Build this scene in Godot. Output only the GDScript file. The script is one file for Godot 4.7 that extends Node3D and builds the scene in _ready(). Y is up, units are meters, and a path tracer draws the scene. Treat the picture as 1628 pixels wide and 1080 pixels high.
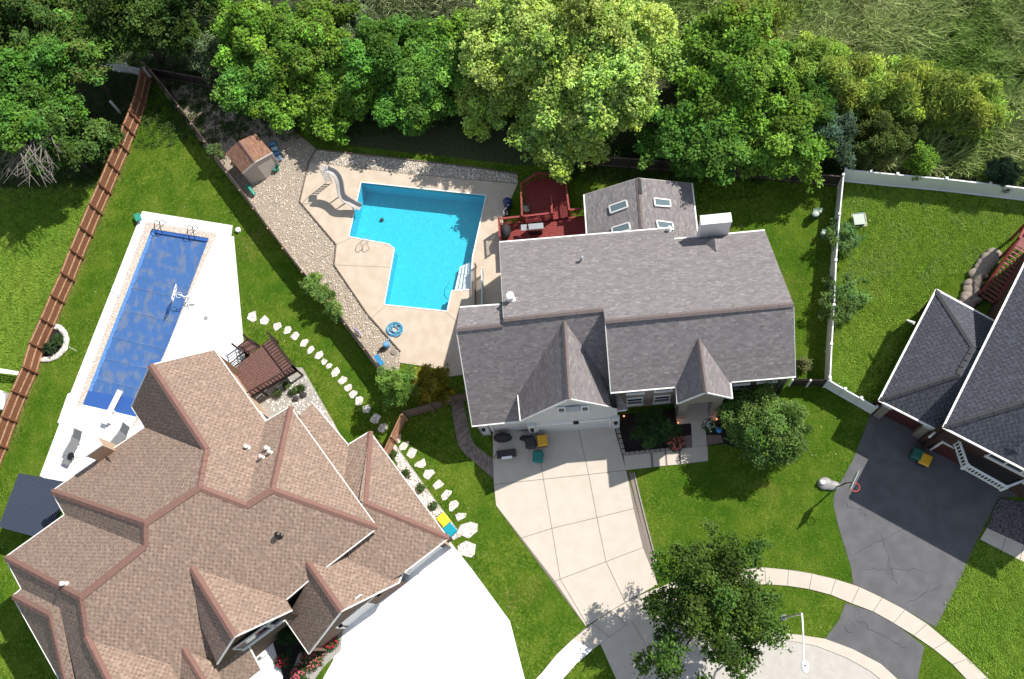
extends Node3D
# A suburban back-garden scene seen from a drone. World: y up, metres, camera above the origin.

const EYE := Vector3(0, 62, 0)
const FOCAL := 1500.0
var bx := Vector3()   # camera right, down and forward, in the world
var by := Vector3()
var bz := Vector3()
var M := {}           # materials
var T := {}           # textures
var bare := []        # ground outlines (PackedVector2Array) without grass
var rng := RandomNumberGenerator.new()
const ORD := ["first", "second", "third", "fourth", "fifth", "sixth", "seventh", "eighth", "ninth", "tenth", "eleventh", "twelfth", "thirteenth", "fourteenth", "fifteenth", "sixteenth", "seventeenth", "eighteenth", "nineteenth", "twentieth", "twenty-first", "twenty-second", "twenty-third", "twenty-fourth", "twenty-fifth", "twenty-sixth", "twenty-seventh", "twenty-eighth", "twenty-ninth", "thirtieth"]

# ---------------------------------------------------------------- mesh builder
class MB:
	var v := PackedVector3Array()
	var n := PackedVector3Array()
	var u := PackedVector2Array()
	func tri(a: Vector3, b: Vector3, c: Vector3, nn: Vector3, ua := Vector2(), ub := Vector2(), uc := Vector2()) -> void:
		if (b - a).cross(c - a).dot(nn) > 0.0:
			v.append_array([a, c, b]); u.append_array([ua, uc, ub])
		else:
			v.append_array([a, b, c]); u.append_array([ua, ub, uc])
		n.append_array([nn, nn, nn])
	func flat(a: Vector3, b: Vector3, c: Vector3, out: Vector3) -> void:
		var nn := (b - a).cross(c - a).normalized()
		if nn.dot(out) < 0.0: nn = -nn
		tri(a, b, c, nn, Vector2(a.x, a.z), Vector2(b.x, b.z), Vector2(c.x, c.z))
	func quad(a: Vector3, b: Vector3, c: Vector3, d: Vector3, out: Vector3) -> void:
		var nn := (c - a).cross(d - b).normalized()
		if nn.dot(out) < 0.0: nn = -nn
		var e := (b - a).normalized()
		var f := nn.cross(e)
		var q := [a, b, c, d]
		var w := []
		for p in q: w.append(Vector2(p.dot(e), p.dot(f)))
		tri(a, b, c, nn, w[0], w[1], w[2]); tri(a, c, d, nn, w[0], w[2], w[3])
	# polygon in a plane; u runs level, v up the slope, in metres
	func poly(pts: Array, out: Vector3) -> void:
		var nn := Vector3()
		for i in pts.size():
			var a: Vector3 = pts[i]; var b: Vector3 = pts[(i + 1) % pts.size()]
			nn += Vector3((a.y - b.y) * (a.z + b.z), (a.z - b.z) * (a.x + b.x), (a.x - b.x) * (a.y + b.y))
		nn = nn.normalized()
		if nn.dot(out) < 0.0: nn = -nn
		var e := Vector3.UP.cross(nn)
		e = e.normalized() if e.length() > 0.02 else Vector3.RIGHT
		var f := nn.cross(e)
		var w := PackedVector2Array()
		for p in pts: w.append(Vector2(p.dot(e), p.dot(f)))
		var t := Geometry2D.triangulate_polygon(w)
		for i in range(0, t.size(), 3):
			tri(pts[t[i]], pts[t[i + 1]], pts[t[i + 2]], nn, w[t[i]], w[t[i + 1]], w[t[i + 2]])
	# a polygon with thickness below it
	func slab(pts: Array, thick: float, down := Vector3.DOWN) -> void:
		poly(pts, -down)
		var low := []
		var mid := Vector3()
		for p in pts:
			low.append(p + down * thick); mid += p
		mid /= pts.size()
		poly(low, down)
		var area := 0.0
		for i in pts.size():
			var a: Vector3 = pts[i]; var b: Vector3 = pts[(i + 1) % pts.size()]
			area += (a - mid).cross(b - mid).dot(down)
		for i in pts.size():
			var j := (i + 1) % pts.size()
			var side: Vector3 = (pts[j] - pts[i]).cross(down) * (1.0 if area > 0.0 else -1.0)
			if side.length() > 1e-6: quad(pts[i], pts[j], low[j], low[i], side)
	func box(t: Transform3D, s: Vector3) -> void:
		var h := s * 0.5
		for ax in 3:
			for sg in [-1.0, 1.0]:
				var d := Vector3(); d[ax] = sg
				var e := Vector3(); e[(ax + 1) % 3] = 1.0
				var f := Vector3(); f[(ax + 2) % 3] = 1.0
				var q := []
				for k in [[-1, -1], [1, -1], [1, 1], [-1, 1]]:
					q.append(t * ((d + e * k[0] + f * k[1]) * h))
				quad(q[0], q[1], q[2], q[3], t.basis * d)
	# a bar of rectangular section from a to b; wide across, high along the given up
	func bar(a: Vector3, b: Vector3, wide: float, high: float, up := Vector3.UP) -> void:
		var z := b - a
		if z.length() < 1e-4: return
		var zz := z.normalized()
		if absf(zz.dot(up)) > 0.99: up = Vector3.RIGHT
		var x := up.cross(zz).normalized()
		box(Transform3D(Basis(x, zz.cross(x), zz), (a + b) * 0.5), Vector3(wide, high, z.length()))
	func tube(pts: Array, r0: float, r1: float, k := 8, caps := true) -> void:
		var rings := []
		for i in pts.size():
			var dir: Vector3 = (pts[mini(i + 1, pts.size() - 1)] - pts[maxi(i - 1, 0)]).normalized()
			var x := dir.cross(Vector3.UP if absf(dir.y) < 0.9 else Vector3.RIGHT).normalized()
			var y := dir.cross(x)
			var r := lerpf(r0, r1, float(i) / maxf(1.0, pts.size() - 1))
			var ring := []
			for j in k:
				var a := TAU * j / k
				ring.append([pts[i] + (x * cos(a) + y * sin(a)) * r, x * cos(a) + y * sin(a)])
			rings.append(ring)
		for i in pts.size() - 1:
			for j in k:
				var a = rings[i][j]; var b = rings[i][(j + 1) % k]; var c = rings[i + 1][(j + 1) % k]; var d = rings[i + 1][j]
				smooth(a, b, c); smooth(a, c, d)
		if caps:
			for e in [0, pts.size() - 1]:
				var out: Vector3 = pts[e] - pts[1 if e == 0 else e - 1]
				for j in k: flat(pts[e], rings[e][j][0], rings[e][(j + 1) % k][0], out)
	func smooth(a, b, c) -> void:
		var g: Vector3 = (b[0] - a[0]).cross(c[0] - a[0])
		if g.dot(a[1] + b[1] + c[1]) > 0.0:
			var t = b; b = c; c = t
		v.append_array([a[0], b[0], c[0]]); n.append_array([a[1], b[1], c[1]]); u.append_array([Vector2(), Vector2(), Vector2()])
	# turned shape: profile of (radius, height) round a vertical axis at c
	func lathe(c: Vector3, prof: Array, k := 16) -> void:
		for i in prof.size() - 1:
			var p: Vector2 = prof[i]; var q: Vector2 = prof[i + 1]
			var d := (q - p).normalized()
			for j in k:
				var w := []
				for e in [[p, j], [p, j + 1], [q, j + 1], [q, j]]:
					var a: float = TAU * e[1] / k
					var o := Vector3(cos(a), 0, sin(a))
					w.append([c + o * e[0].x + Vector3.UP * e[0].y, (o * d.y - Vector3.UP * d.x).normalized()])
				if p.x > 1e-5: smooth(w[0], w[1], w[2])
				if q.x > 1e-5: smooth(w[0], w[2], w[3])
	func blob(c: Vector3, r: Vector3, k := 10, rough := 0.0, seed_ := 0) -> void:
		var g := RandomNumberGenerator.new(); g.seed = seed_
		var grid := []
		for i in k + 1:
			var row := []
			for j in k * 2:
				var a := PI * i / k; var b := TAU * j / (k * 2)
				var o := Vector3(sin(a) * cos(b), cos(a), sin(a) * sin(b))
				var s := 1.0 + g.randf_range(-rough, rough)
				if i == 0 or i == k: s = 1.0
				row.append([c + o * r * s, (o / r).normalized()])
			grid.append(row)
		for i in k:
			for j in k * 2:
				var jj := (j + 1) % (k * 2)
				if i > 0: smooth(grid[i][j], grid[i][jj], grid[i + 1][jj])
				if i < k - 1: smooth(grid[i][j], grid[i + 1][jj], grid[i + 1][j])
	func mesh(m: Material, off := Vector3()) -> ArrayMesh:
		var w := PackedVector3Array(v)
		if off != Vector3():
			for i in w.size(): w[i] -= off
		var a := []
		a.resize(Mesh.ARRAY_MAX)
		a[Mesh.ARRAY_VERTEX] = w; a[Mesh.ARRAY_NORMAL] = n; a[Mesh.ARRAY_TEX_UV] = u
		var me := ArrayMesh.new()
		me.add_surface_from_arrays(Mesh.PRIMITIVE_TRIANGLES, a)
		me.surface_set_material(0, m)
		return me

# ---------------------------------------------------------------- places
func ray(px: float, py: float) -> Vector3:
	return bx * (px - 814.0) + by * (py - 540.0) + bz * FOCAL

# the point at height h that the survey photograph shows at (px, py)
func P(px: float, py: float, h := 0.0) -> Vector3:
	var d := ray(px, py)
	return EYE + d * ((h - EYE.y) / d.y)

func G(flat: Array, h := 0.0) -> Array:
	var out := []
	for i in range(0, flat.size(), 2): out.append(P(flat[i], flat[i + 1], h))
	return out

func on(p: Plane, px: float, py: float) -> Vector3:
	var d := ray(px, py)
	return EYE + d * ((p.d - p.normal.dot(EYE)) / p.normal.dot(d))

func ons(p: Plane, flat: Array) -> Array:
	var out := []
	for i in range(0, flat.size(), 2): out.append(on(p, flat[i], flat[i + 1]))
	return out

# the roof plane through the level line a-b that rises at the pitch towards t
func rise(a: Vector3, b: Vector3, pitch: float, t: Vector3) -> Plane:
	var e := (b - a).normalized()
	var i := Vector3(-e.z, 0, e.x).normalized()
	if i.dot(t - a) < 0.0: i = -i
	var nn := e.cross(i + Vector3.UP * pitch).normalized()
	if nn.y < 0.0: nn = -nn
	return Plane(nn, nn.dot(a))

func plane3(a: Vector3, b: Vector3, c: Vector3) -> Plane:
	var nn := (b - a).cross(c - a).normalized()
	if nn.y < 0.0: nn = -nn
	return Plane(nn, nn.dot(a))

func flat2(pts: Array) -> PackedVector2Array:
	var o := PackedVector2Array()
	for p in pts: o.append(Vector2(p.x, p.z))
	return o

func mid(pts: Array) -> Vector3:
	var s := Vector3()
	for p in pts: s += p
	return s / pts.size()

func no_grass(pts: Array, grow := 0.0) -> void:
	var f := flat2(pts)
	if grow != 0.0:
		var r := Geometry2D.offset_polygon(f, grow)
		if r.size(): f = r[0]
	bare.append(f)

# ---------------------------------------------------------------- nodes
var taken := {}
func numbered(s: String) -> String:
	if not taken.has(s):
		taken[s] = 0
		return s
	taken[s] += 1
	return "%s_%03d" % [s, taken[s]]

func tag(o: Node, label: String, cat: String, group := "", kind := "") -> Node:
	if label: o.set_meta("label", label)
	if cat: o.set_meta("category", cat)
	if group: o.set_meta("group", group)
	if kind: o.set_meta("kind", kind)
	return o

func thing(called: String, label: String, cat: String, at := Vector3(), group := "") -> Node3D:
	var o := Node3D.new()
	o.name = numbered(called)
	add_child(o)
	o.position = at
	tag(o, label, cat, group)
	return o

func place(node: Node3D) -> Vector3:
	var s := Vector3()
	var k: Node = node
	while k is Node3D and k != self:
		s += k.position
		k = k.get_parent()
	return s

func put(called: String, mb: MB, m: Material, parent: Node = null, kind := "", label := "") -> MeshInstance3D:
	var o := MeshInstance3D.new()
	o.mesh = mb.mesh(m, place(parent) if parent else Vector3())
	if parent:
		var nm := called
		var k := 0
		while parent.has_node(nm):
			k += 1
			nm = "%s_%03d" % [called, k]
		o.name = nm
		parent.add_child(o)
	else:
		o.name = numbered(called)
		add_child(o)
	if kind: o.set_meta("kind", kind)
	if label: o.set_meta("label", label)
	return o

func structure(called: String, mb: MB, m: Material) -> MeshInstance3D:
	return put(called, mb, m, null, "structure")

func dup(root: Node3D, at: Vector3, turn: float, label: String, group := "") -> Node3D:
	var r: Node3D = root.duplicate()
	r.name = numbered(str(root.name))
	add_child(r)
	r.position = at
	r.rotation.y = turn
	r.set_meta("label", label)
	if group: r.set_meta("group", group)
	return r

func copies(called: String, mesh: Mesh, where: Array, tints: Array, parent: Node = null, kind := "stuff") -> MultiMeshInstance3D:
	var mm := MultiMesh.new()
	mm.transform_format = MultiMesh.TRANSFORM_3D
	mm.use_colors = tints.size() > 0
	mm.mesh = mesh
	mm.instance_count = where.size()
	for i in where.size():
		mm.set_instance_transform(i, where[i])
		if tints.size(): mm.set_instance_color(i, tints[i])
	var o := MultiMeshInstance3D.new()
	o.multimesh = mm
	if parent:
		o.name = called
		parent.add_child(o, true)
	else:
		o.name = numbered(called)
		add_child(o)
	if kind: o.set_meta("kind", kind)
	return o

# ---------------------------------------------------------------- materials
func lin(r: float, g: float, b: float) -> Color:
	return Color(r, g, b).linear_to_srgb()

func mat(key: String, c: Color, rough := 0.85, metal := 0.0) -> StandardMaterial3D:
	var m := StandardMaterial3D.new()
	m.resource_name = key
	m.albedo_color = c.linear_to_srgb()
	m.roughness = rough
	m.metallic = metal
	M[key] = m
	return m

func noise_tex(freq: float, oct: int, seed_: int, lo: Color, hi: Color, size := 512, mids := []) -> NoiseTexture2D:
	var f := FastNoiseLite.new()
	f.noise_type = FastNoiseLite.TYPE_SIMPLEX_SMOOTH
	f.frequency = freq
	f.fractal_octaves = oct
	f.seed = seed_
	var g := Gradient.new()
	g.set_color(0, lo); g.set_color(1, hi)
	g.set_offset(0, 0.2); g.set_offset(1, 0.8)
	for k in mids: g.add_point(k[0], k[1])
	var t := NoiseTexture2D.new()
	t.width = size; t.height = size; t.seamless = true
	t.noise = f; t.color_ramp = g
	return t

func warped(t: NoiseTexture2D) -> NoiseTexture2D:
	t.noise.domain_warp_enabled = true
	t.noise.domain_warp_amplitude = 45.0
	t.noise.domain_warp_frequency = 0.012
	t.noise.domain_warp_fractal_octaves = 4
	return t

# cellular pattern painting the rippled light seen on the pool floor
func ripple_light_tex() -> NoiseTexture2D:
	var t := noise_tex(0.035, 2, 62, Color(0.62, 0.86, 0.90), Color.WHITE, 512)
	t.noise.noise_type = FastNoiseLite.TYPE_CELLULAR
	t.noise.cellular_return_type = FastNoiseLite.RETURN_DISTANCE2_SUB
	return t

func grain(m: StandardMaterial3D, t: Texture2D, metres: float, bump: Texture2D = null, depth := 1.0) -> StandardMaterial3D:
	m.albedo_texture = t
	m.uv1_triplanar = true
	m.uv1_world_triplanar = true
	m.uv1_scale = Vector3.ONE / metres
	if bump:
		m.heightmap_enabled = true
		m.heightmap_texture = bump
		m.heightmap_scale = depth
	return m

# rows of shingle tabs: [colour, relief]
func shingles(side: int, rows: int, tabs: int, tones: Array, weights: Array, seed_: int, jitter: float, three_d: bool) -> Array:
	var r := RandomNumberGenerator.new(); r.seed = seed_
	var col := PackedByteArray(); col.resize(side * side * 3)
	var hgt := PackedByteArray(); hgt.resize(side * side)
	var rh := float(side) / rows
	var speck := FastNoiseLite.new(); speck.frequency = 0.03; speck.seed = seed_; speck.fractal_octaves = 2
	for row in rows:
		var y0 := int(row * rh); var y1 := int((row + 1) * rh)
		var cuts := []
		var tone := []
		var shift := (row % 2) + r.randf_range(-0.3, 0.3) if three_d else r.randf()
		for k in tabs:
			var at := k + (0.3 if three_d and k % 2 else 0.0)
			cuts.append(int((at + shift + r.randf_range(-0.5, 0.5) * jitter) * side / tabs))
			var pick := r.randf(); var w := 0
			if three_d:   # laminated shingles: a light tab, then a narrow dark gap
				w = (0 if pick < 0.6 else 1) + (2 if k % 2 and r.randf() < 0.92 else 0)
			else:
				while w < weights.size() - 1 and pick > weights[w]:
					pick -= weights[w]; w += 1
			var c: Color = tones[w]
			var b := r.randf_range(0.93, 1.07)
			tone.append(Color(c.r * b, c.g * b, c.b * b))
		for k in tabs:
			var x0: int = cuts[k]; var x1: int = cuts[(k + 1) % tabs] + (side if k == tabs - 1 else 0)
			var up: bool = three_d and k % 2 == 0
			for x in range(x0, x1):
				var xx := posmod(x, side)
				for y in range(y0, y1):
					var q := (y * side + xx)
					var s := 1.0 + 0.05 * r.randf_range(-1, 1) + 0.07 * speck.get_noise_2d(xx, y)
					var c: Color = tone[k]
					col[q * 3] = clampi(int(c.r * s * 255), 0, 255); col[q * 3 + 1] = clampi(int(c.g * s * 255), 0, 255); col[q * 3 + 2] = clampi(int(c.b * s * 255), 0, 255)
					var ramp := 1.0 - float(y - y0) / maxf(1.0, y1 - y0)   # thick at the lower edge of each row
					hgt[q] = int(255 * clampf(0.15 + 0.55 * ramp + (0.3 if up else 0.0), 0, 1)) if x > x0 + 1 else 20
	return [ImageTexture.create_from_image(Image.create_from_data(side, side, false, Image.FORMAT_RGB8, col)), ImageTexture.create_from_image(Image.create_from_data(side, side, false, Image.FORMAT_L8, hgt))]

func shingled(key: String, t: Array, metres: float, depth: float) -> void:
	var m := mat(key, Color.WHITE, 0.92)
	m.albedo_texture = t[0]
	m.uv1_scale = Vector3(1.0 / metres, 1.0 / metres, 1)
	m.heightmap_enabled = true
	m.heightmap_texture = t[1]
	m.heightmap_scale = depth

func make_materials() -> void:
	var w := Color.WHITE
	T.fine = noise_tex(0.09, 4, 3, Color(0.86, 0.86, 0.86), w)
	T.blotch = noise_tex(0.012, 5, 5, Color(0.972, 0.967, 0.96), w)
	T.bump = noise_tex(0.08, 4, 9, Color.BLACK, w)
	T.dirt = noise_tex(0.02, 6, 11, Color(0.72, 0.69, 0.66), w)
	T.stone = noise_tex(0.05, 4, 21, Color(0.55, 0.53, 0.5), w)
	var lawn := noise_tex(0.010, 7, 31, lin(0.058, 0.135, 0.011), lin(0.14, 0.205, 0.025), 2048, [[0.5, lin(0.088, 0.165, 0.014)]])
	T.lawn = lawn
	T.lawn_fine = noise_tex(0.11, 3, 33, Color(0.6, 0.64, 0.55), w)
	var m := mat("lawn", w, 0.95)
	grain(m, T.lawn, 47.0, T.bump, 3.0)
	m.metallic_specular = 0.1
	m.detail_enabled = true; m.detail_albedo = T.lawn_fine; m.detail_blend_mode = BaseMaterial3D.BLEND_MODE_MUL
	m.detail_uv_layer = BaseMaterial3D.DETAIL_UV_2
	m.uv2_triplanar = true; m.uv2_world_triplanar = true; m.uv2_scale = Vector3.ONE / 5.3
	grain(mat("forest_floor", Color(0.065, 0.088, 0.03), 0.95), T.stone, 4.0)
	grain(mat("concrete", Color(0.525, 0.47, 0.405), 0.9), T.blotch, 7.0)
	grain(mat("white_concrete", Color(0.87, 0.86, 0.845), 0.85), T.fine, 5.0)
	M.white_concrete.albedo_texture = noise_tex(0.02, 4, 6, Color(0.96, 0.96, 0.96), w)
	grain(mat("pool_deck", Color(0.53, 0.445, 0.355), 0.9), noise_tex(0.014, 6, 7, Color(0.95, 0.94, 0.93), w), 8.0)
	grain(mat("street", Color(0.46, 0.435, 0.405), 0.95), T.dirt, 6.0)
	M.street.albedo_texture = noise_tex(0.02, 6, 12, Color(0.965, 0.96, 0.95), w)
	grain(mat("asphalt", Color(0.110, 0.110, 0.118), 0.85), noise_tex(0.012, 6, 14, Color(0.90, 0.90, 0.905), w), 8.0)
	grain(mat("coping", Color(0.70, 0.62, 0.56), 0.85), T.dirt, 1.6)
	grain(mat("white_paint", Color(0.80, 0.80, 0.79), 0.5), T.fine, 1.0)
	mat("white_vinyl", Color(0.78, 0.80, 0.81), 0.4)
	mat("gutter", Color(0.80, 0.79, 0.77), 0.35)
	grain(mat("siding", Color(0.62, 0.63, 0.65), 0.7), T.fine, 2.0)
	grain(mat("tan_stucco", Color(0.52, 0.38, 0.27), 0.9), T.fine, 2.0)
	grain(mat("brown_brick", Color(0.22, 0.15, 0.11), 0.9), T.stone, 1.0)
	grain(mat("grey_brick", Color(0.40, 0.355, 0.32), 0.9), T.stone, 1.0)
	grain(mat("dark_red_brick", Color(0.10, 0.045, 0.035), 0.9), T.stone, 1.0)
	mat("garage_red", Color(0.07, 0.016, 0.016), 0.55)
	mat("glass_dark", Color(0.02, 0.025, 0.03), 0.06)
	mat("skylight_glass", Color(0.11, 0.16, 0.18), 0.05)
	mat("black_metal", Color(0.015, 0.015, 0.017), 0.4, 0.3)
	mat("black_plastic", Color(0.018, 0.018, 0.02), 0.45)
	mat("black_cloth", Color(0.02, 0.02, 0.024), 0.8)
	mat("steel", Color(0.45, 0.46, 0.47), 0.35, 0.6)
	grain(mat("brown_wood", Color(0.29, 0.125, 0.065), 0.8), noise_tex(0.03, 5, 41, Color(0.74, 0.72, 0.7), w), 2.0)
	grain(mat("tan_wood", Color(0.62, 0.37, 0.24), 0.75), T.dirt, 2.0)
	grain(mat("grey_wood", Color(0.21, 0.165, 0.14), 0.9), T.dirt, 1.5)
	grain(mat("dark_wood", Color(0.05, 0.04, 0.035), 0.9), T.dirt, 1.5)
	grain(mat("red_wood", Color(0.29, 0.035, 0.032), 0.7), T.dirt, 1.5)
	grain(mat("red_rail", Color(0.36, 0.06, 0.055), 0.7), T.dirt, 1.5)
	grain(mat("maroon_wood", Color(0.19, 0.095, 0.082), 0.75), T.dirt, 1.5)
	grain(mat("pink_wood", Color(0.34, 0.12, 0.115), 0.75), T.dirt, 1.5)
	mat("maroon_rail", Color(0.035, 0.016, 0.014), 0.6)
	grain(mat("bark", Color(0.11, 0.085, 0.06), 0.95), T.stone, 0.7)
	grain(mat("dead_wood", Color(0.34, 0.31, 0.28), 0.95), T.stone, 0.7)
	grain(mat("mulch", Color(0.045, 0.034, 0.042), 0.95), T.stone, 0.6, T.bump, 4.0)
	grain(mat("pink_mulch", Color(0.36, 0.25, 0.23), 0.95), T.stone, 0.5)
	grain(mat("gravel_bed", Color(0.66, 0.57, 0.47), 0.95), noise_tex(0.16, 3, 51, Color(0.55, 0.53, 0.5), w), 4.0, T.bump, 4.0)
	grain(mat("white_gravel", Color(0.80, 0.77, 0.73), 0.95), noise_tex(0.16, 3, 52, Color(0.5, 0.48, 0.46), w), 3.0, T.bump, 4.0)
	grain(mat("dark_gravel", Color(0.13, 0.12, 0.125), 0.95), T.stone, 1.0, T.bump, 4.0)
	grain(mat("sand", Color(0.40, 0.34, 0.28), 0.95), T.dirt, 3.0)
	grain(mat("flagstone", Color(0.84, 0.82, 0.79), 0.85), T.dirt, 2.6)
	grain(mat("paver", Color(0.38, 0.315, 0.285), 0.9), T.stone, 0.5)
	grain(mat("paver_light", Color(0.46, 0.39, 0.355), 0.9), T.stone, 0.5)
	grain(mat("paver_dark", Color(0.29, 0.235, 0.215), 0.9), T.stone, 0.5)
	grain(mat("boulder", Color(0.48, 0.41, 0.35), 0.95), T.stone, 1.0)
	grain(mat("edging", Color(0.52, 0.47, 0.43), 0.95), T.stone, 0.5)
	grain(mat("liner", Color(0.014, 0.57, 0.67), 0.7), ripple_light_tex(), 3.2)  # liner blue with water-ripple light painted into its colour
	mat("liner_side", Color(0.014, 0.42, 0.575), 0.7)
	grain(mat("pool_step", Color(0.72, 0.80, 0.82), 0.5), T.fine, 1.0)
	var water := mat("water", Color(0.2, 0.7, 0.9, 0.015), 0.02)
	water.transparency = BaseMaterial3D.TRANSPARENCY_ALPHA
	var rip := noise_tex(0.035, 3, 61, Color.BLACK, w)
	rip.as_normal_map = true; rip.bump_strength = 3.0; rip.color_ramp = null
	water.normal_enabled = true; water.normal_texture = rip; water.normal_scale = 0.35
	water.uv1_triplanar = true; water.uv1_world_triplanar = true; water.uv1_scale = Vector3.ONE / 3.0
	var cover := grain(mat("pool_cover", w, 0.45), warped(noise_tex(0.006, 7, 74, lin(0.055, 0.13, 0.30), lin(0.115, 0.165, 0.275), 1024, [[0.42, lin(0.045, 0.125, 0.34)], [0.6, lin(0.08, 0.145, 0.30)], [0.72, lin(0.115, 0.155, 0.265)]])), 12.0)
	cover.uv1_scale = Vector3(1.0 / 6.0, 0.1, 1.0 / 8.0)
	cover.metallic_specular = 0.4
	mat("cover_edge", Color(0.085, 0.21, 0.50), 0.45)
	mat("cover_seam", Color(0.16, 0.22, 0.36), 0.5)
	mat("cover_dark", Color(0.028, 0.095, 0.33), 0.45)
	mat("plastic_white", Color(0.82, 0.82, 0.81), 0.4)
	mat("slide_grey", Color(0.37, 0.355, 0.345), 0.45)
	mat("hoop_base", Color(0.24, 0.235, 0.235), 0.5)
	mat("dark_steel", Color(0.05, 0.05, 0.055), 0.35, 0.5)
	mat("yellow_lid", Color(0.62, 0.33, 0.012), 0.45)
	mat("bright_yellow_lid", Color(0.75, 0.62, 0.03), 0.45)
	mat("teal_lid", Color(0.0, 0.15, 0.135), 0.45)
	mat("green_lid", Color(0.008, 0.085, 0.07), 0.5)
	mat("blue_lid", Color(0.0, 0.28, 0.38), 0.45)
	mat("bin_body", Color(0.03, 0.032, 0.035), 0.6)
	mat("utility_green", Color(0.045, 0.115, 0.085), 0.5)
	mat("utility_pale", Color(0.36, 0.42, 0.36), 0.5)
	mat("hose_blue", Color(0.06, 0.32, 0.52), 0.5)
	mat("float_blue", Color(0.12, 0.30, 0.55), 0.5)
	mat("float_pale", Color(0.45, 0.62, 0.78), 0.5)
	mat("lavender", Color(0.42, 0.40, 0.55), 0.6)
	mat("toy_teal", Color(0.03, 0.26, 0.20), 0.5)
	mat("bright_blue", Color(0.05, 0.30, 0.60), 0.5)
	mat("navy_metal", Color(0.055, 0.07, 0.105), 0.45, 0.2)
	mat("lounger_cloth", Color(0.17, 0.175, 0.185), 0.8)
	mat("light_trim", Color(0.62, 0.62, 0.60), 0.5)
	grain(mat("shed_siding", Color(0.50, 0.44, 0.40), 0.8), T.fine, 1.0)
	mat("shed_trim", Color(0.70, 0.67, 0.63), 0.7)
	mat("hoop_orange", Color(0.62, 0.06, 0.035), 0.5)
	mat("net", Color(0.6, 0.58, 0.55), 0.9)
	mat("chalk", Color(0.42, 0.41, 0.42), 0.95)
	mat("crack", Color(0.045, 0.045, 0.048), 0.95)
	mat("joint", Color(0.20, 0.17, 0.15), 0.95)
	mat("clear_board", Color(0.45, 0.47, 0.5), 0.3)
	var bulb := mat("bulb", Color(0.9, 0.7, 0.5), 0.5)
	bulb.emission_enabled = true; bulb.emission = Color(1.0, 0.62, 0.36); bulb.emission_energy_multiplier = 1.6
	shingled("grey_roof", shingles(1024, 46, 23, [Color(0.465, 0.445, 0.45), Color(0.452, 0.432, 0.437), Color(0.478, 0.457, 0.462), Color(0.508, 0.49, 0.49)], [0.4, 0.3, 0.2, 0.1], 5, 0.6, false), 6.2, 0.5)
	shingled("brown_roof", shingles(1024, 36, 38, [Color(0.545, 0.47, 0.42), Color(0.56, 0.48, 0.43), Color(0.475, 0.405, 0.36), Color(0.455, 0.385, 0.34)], [0.6, 0.4, 0.5, 0.5], 8, 0.15, true), 6.2, 0.7)
	shingled("navy_roof", shingles(1024, 36, 38, [Color(0.285, 0.295, 0.33), Color(0.30, 0.31, 0.345), Color(0.225, 0.235, 0.27), Color(0.215, 0.225, 0.255)], [0.6, 0.4, 0.5, 0.5], 9, 0.15, true), 6.2, 1.2)
	shingled("shed_roof", shingles(512, 22, 12, [Color(0.50, 0.37, 0.30), Color(0.53, 0.39, 0.315), Color(0.47, 0.345, 0.28)], [0.4, 0.3, 0.3], 10, 0.7, false), 3.1, 1.5)
	grain(mat("brown_cap", Color(0.275, 0.155, 0.13), 0.92), T.dirt, 0.6)
	grain(mat("grey_cap", Color(0.20, 0.165, 0.165), 0.92), T.dirt, 0.6)
	grain(mat("navy_cap", Color(0.08, 0.085, 0.10), 0.92), T.dirt, 0.6)
	for k in [["leaf", 0.42, 0.9], ["petal", 0.2, 0.8]]:
		var l := mat(k[0], w, 0.6)
		l.vertex_color_use_as_albedo = true
		l.metallic_specular = 0.15
		l.backlight_enabled = true
		l.backlight = Color(k[1], k[1], k[1])
	var s := mat("stones", w, 0.9)
	s.vertex_color_use_as_albedo = true

# ---------------------------------------------------------------- building helpers
func pierced(outer: PackedVector2Array, holes: Array) -> Array:
	var pieces := [outer]
	for h in holes:
		var cx := 0.0
		for p in h: cx += p.x / h.size()
		var next := []
		for p in pieces:
			for side in [-1, 1]:
				var far: float = cx + side * 2000.0
				var half := PackedVector2Array([Vector2(cx, -2000), Vector2(far, -2000), Vector2(far, 2000), Vector2(cx, 2000)])
				for q in Geometry2D.intersect_polygons(p, half):
					next.append_array(Geometry2D.clip_polygons(q, h))
		pieces = next
	return pieces

func raise3(p: PackedVector2Array, y: float) -> Array:
	var o := []
	for k in p: o.append(Vector3(k.x, y, k.y))
	return o

# a paved area: a slab with its top at y, pierced by the holes, one grass-free outline
func pad(called: String, pts: Array, y: float, thick: float, m: Material, holes := []) -> MeshInstance3D:
	var mb := MB.new()
	for p in pierced(flat2(pts), holes): mb.slab(raise3(p, y), thick)
	no_grass(pts)
	return structure(called, mb, m)

func curtain(mb: MB, edge: Array, shift: Vector3, out: Vector3, y0 := 0.0, drop := 0.12) -> void:
	for i in edge.size() - 1:
		var a: Vector3 = edge[i] + shift; var b: Vector3 = edge[i + 1] + shift
		mb.quad(Vector3(a.x, a.y - drop, a.z), Vector3(b.x, b.y - drop, b.z), Vector3(b.x, y0, b.z), Vector3(a.x, y0, a.z), out)

func level(v: Vector3) -> Vector3:
	return Vector3(v.x, 0, v.z).normalized()

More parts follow.
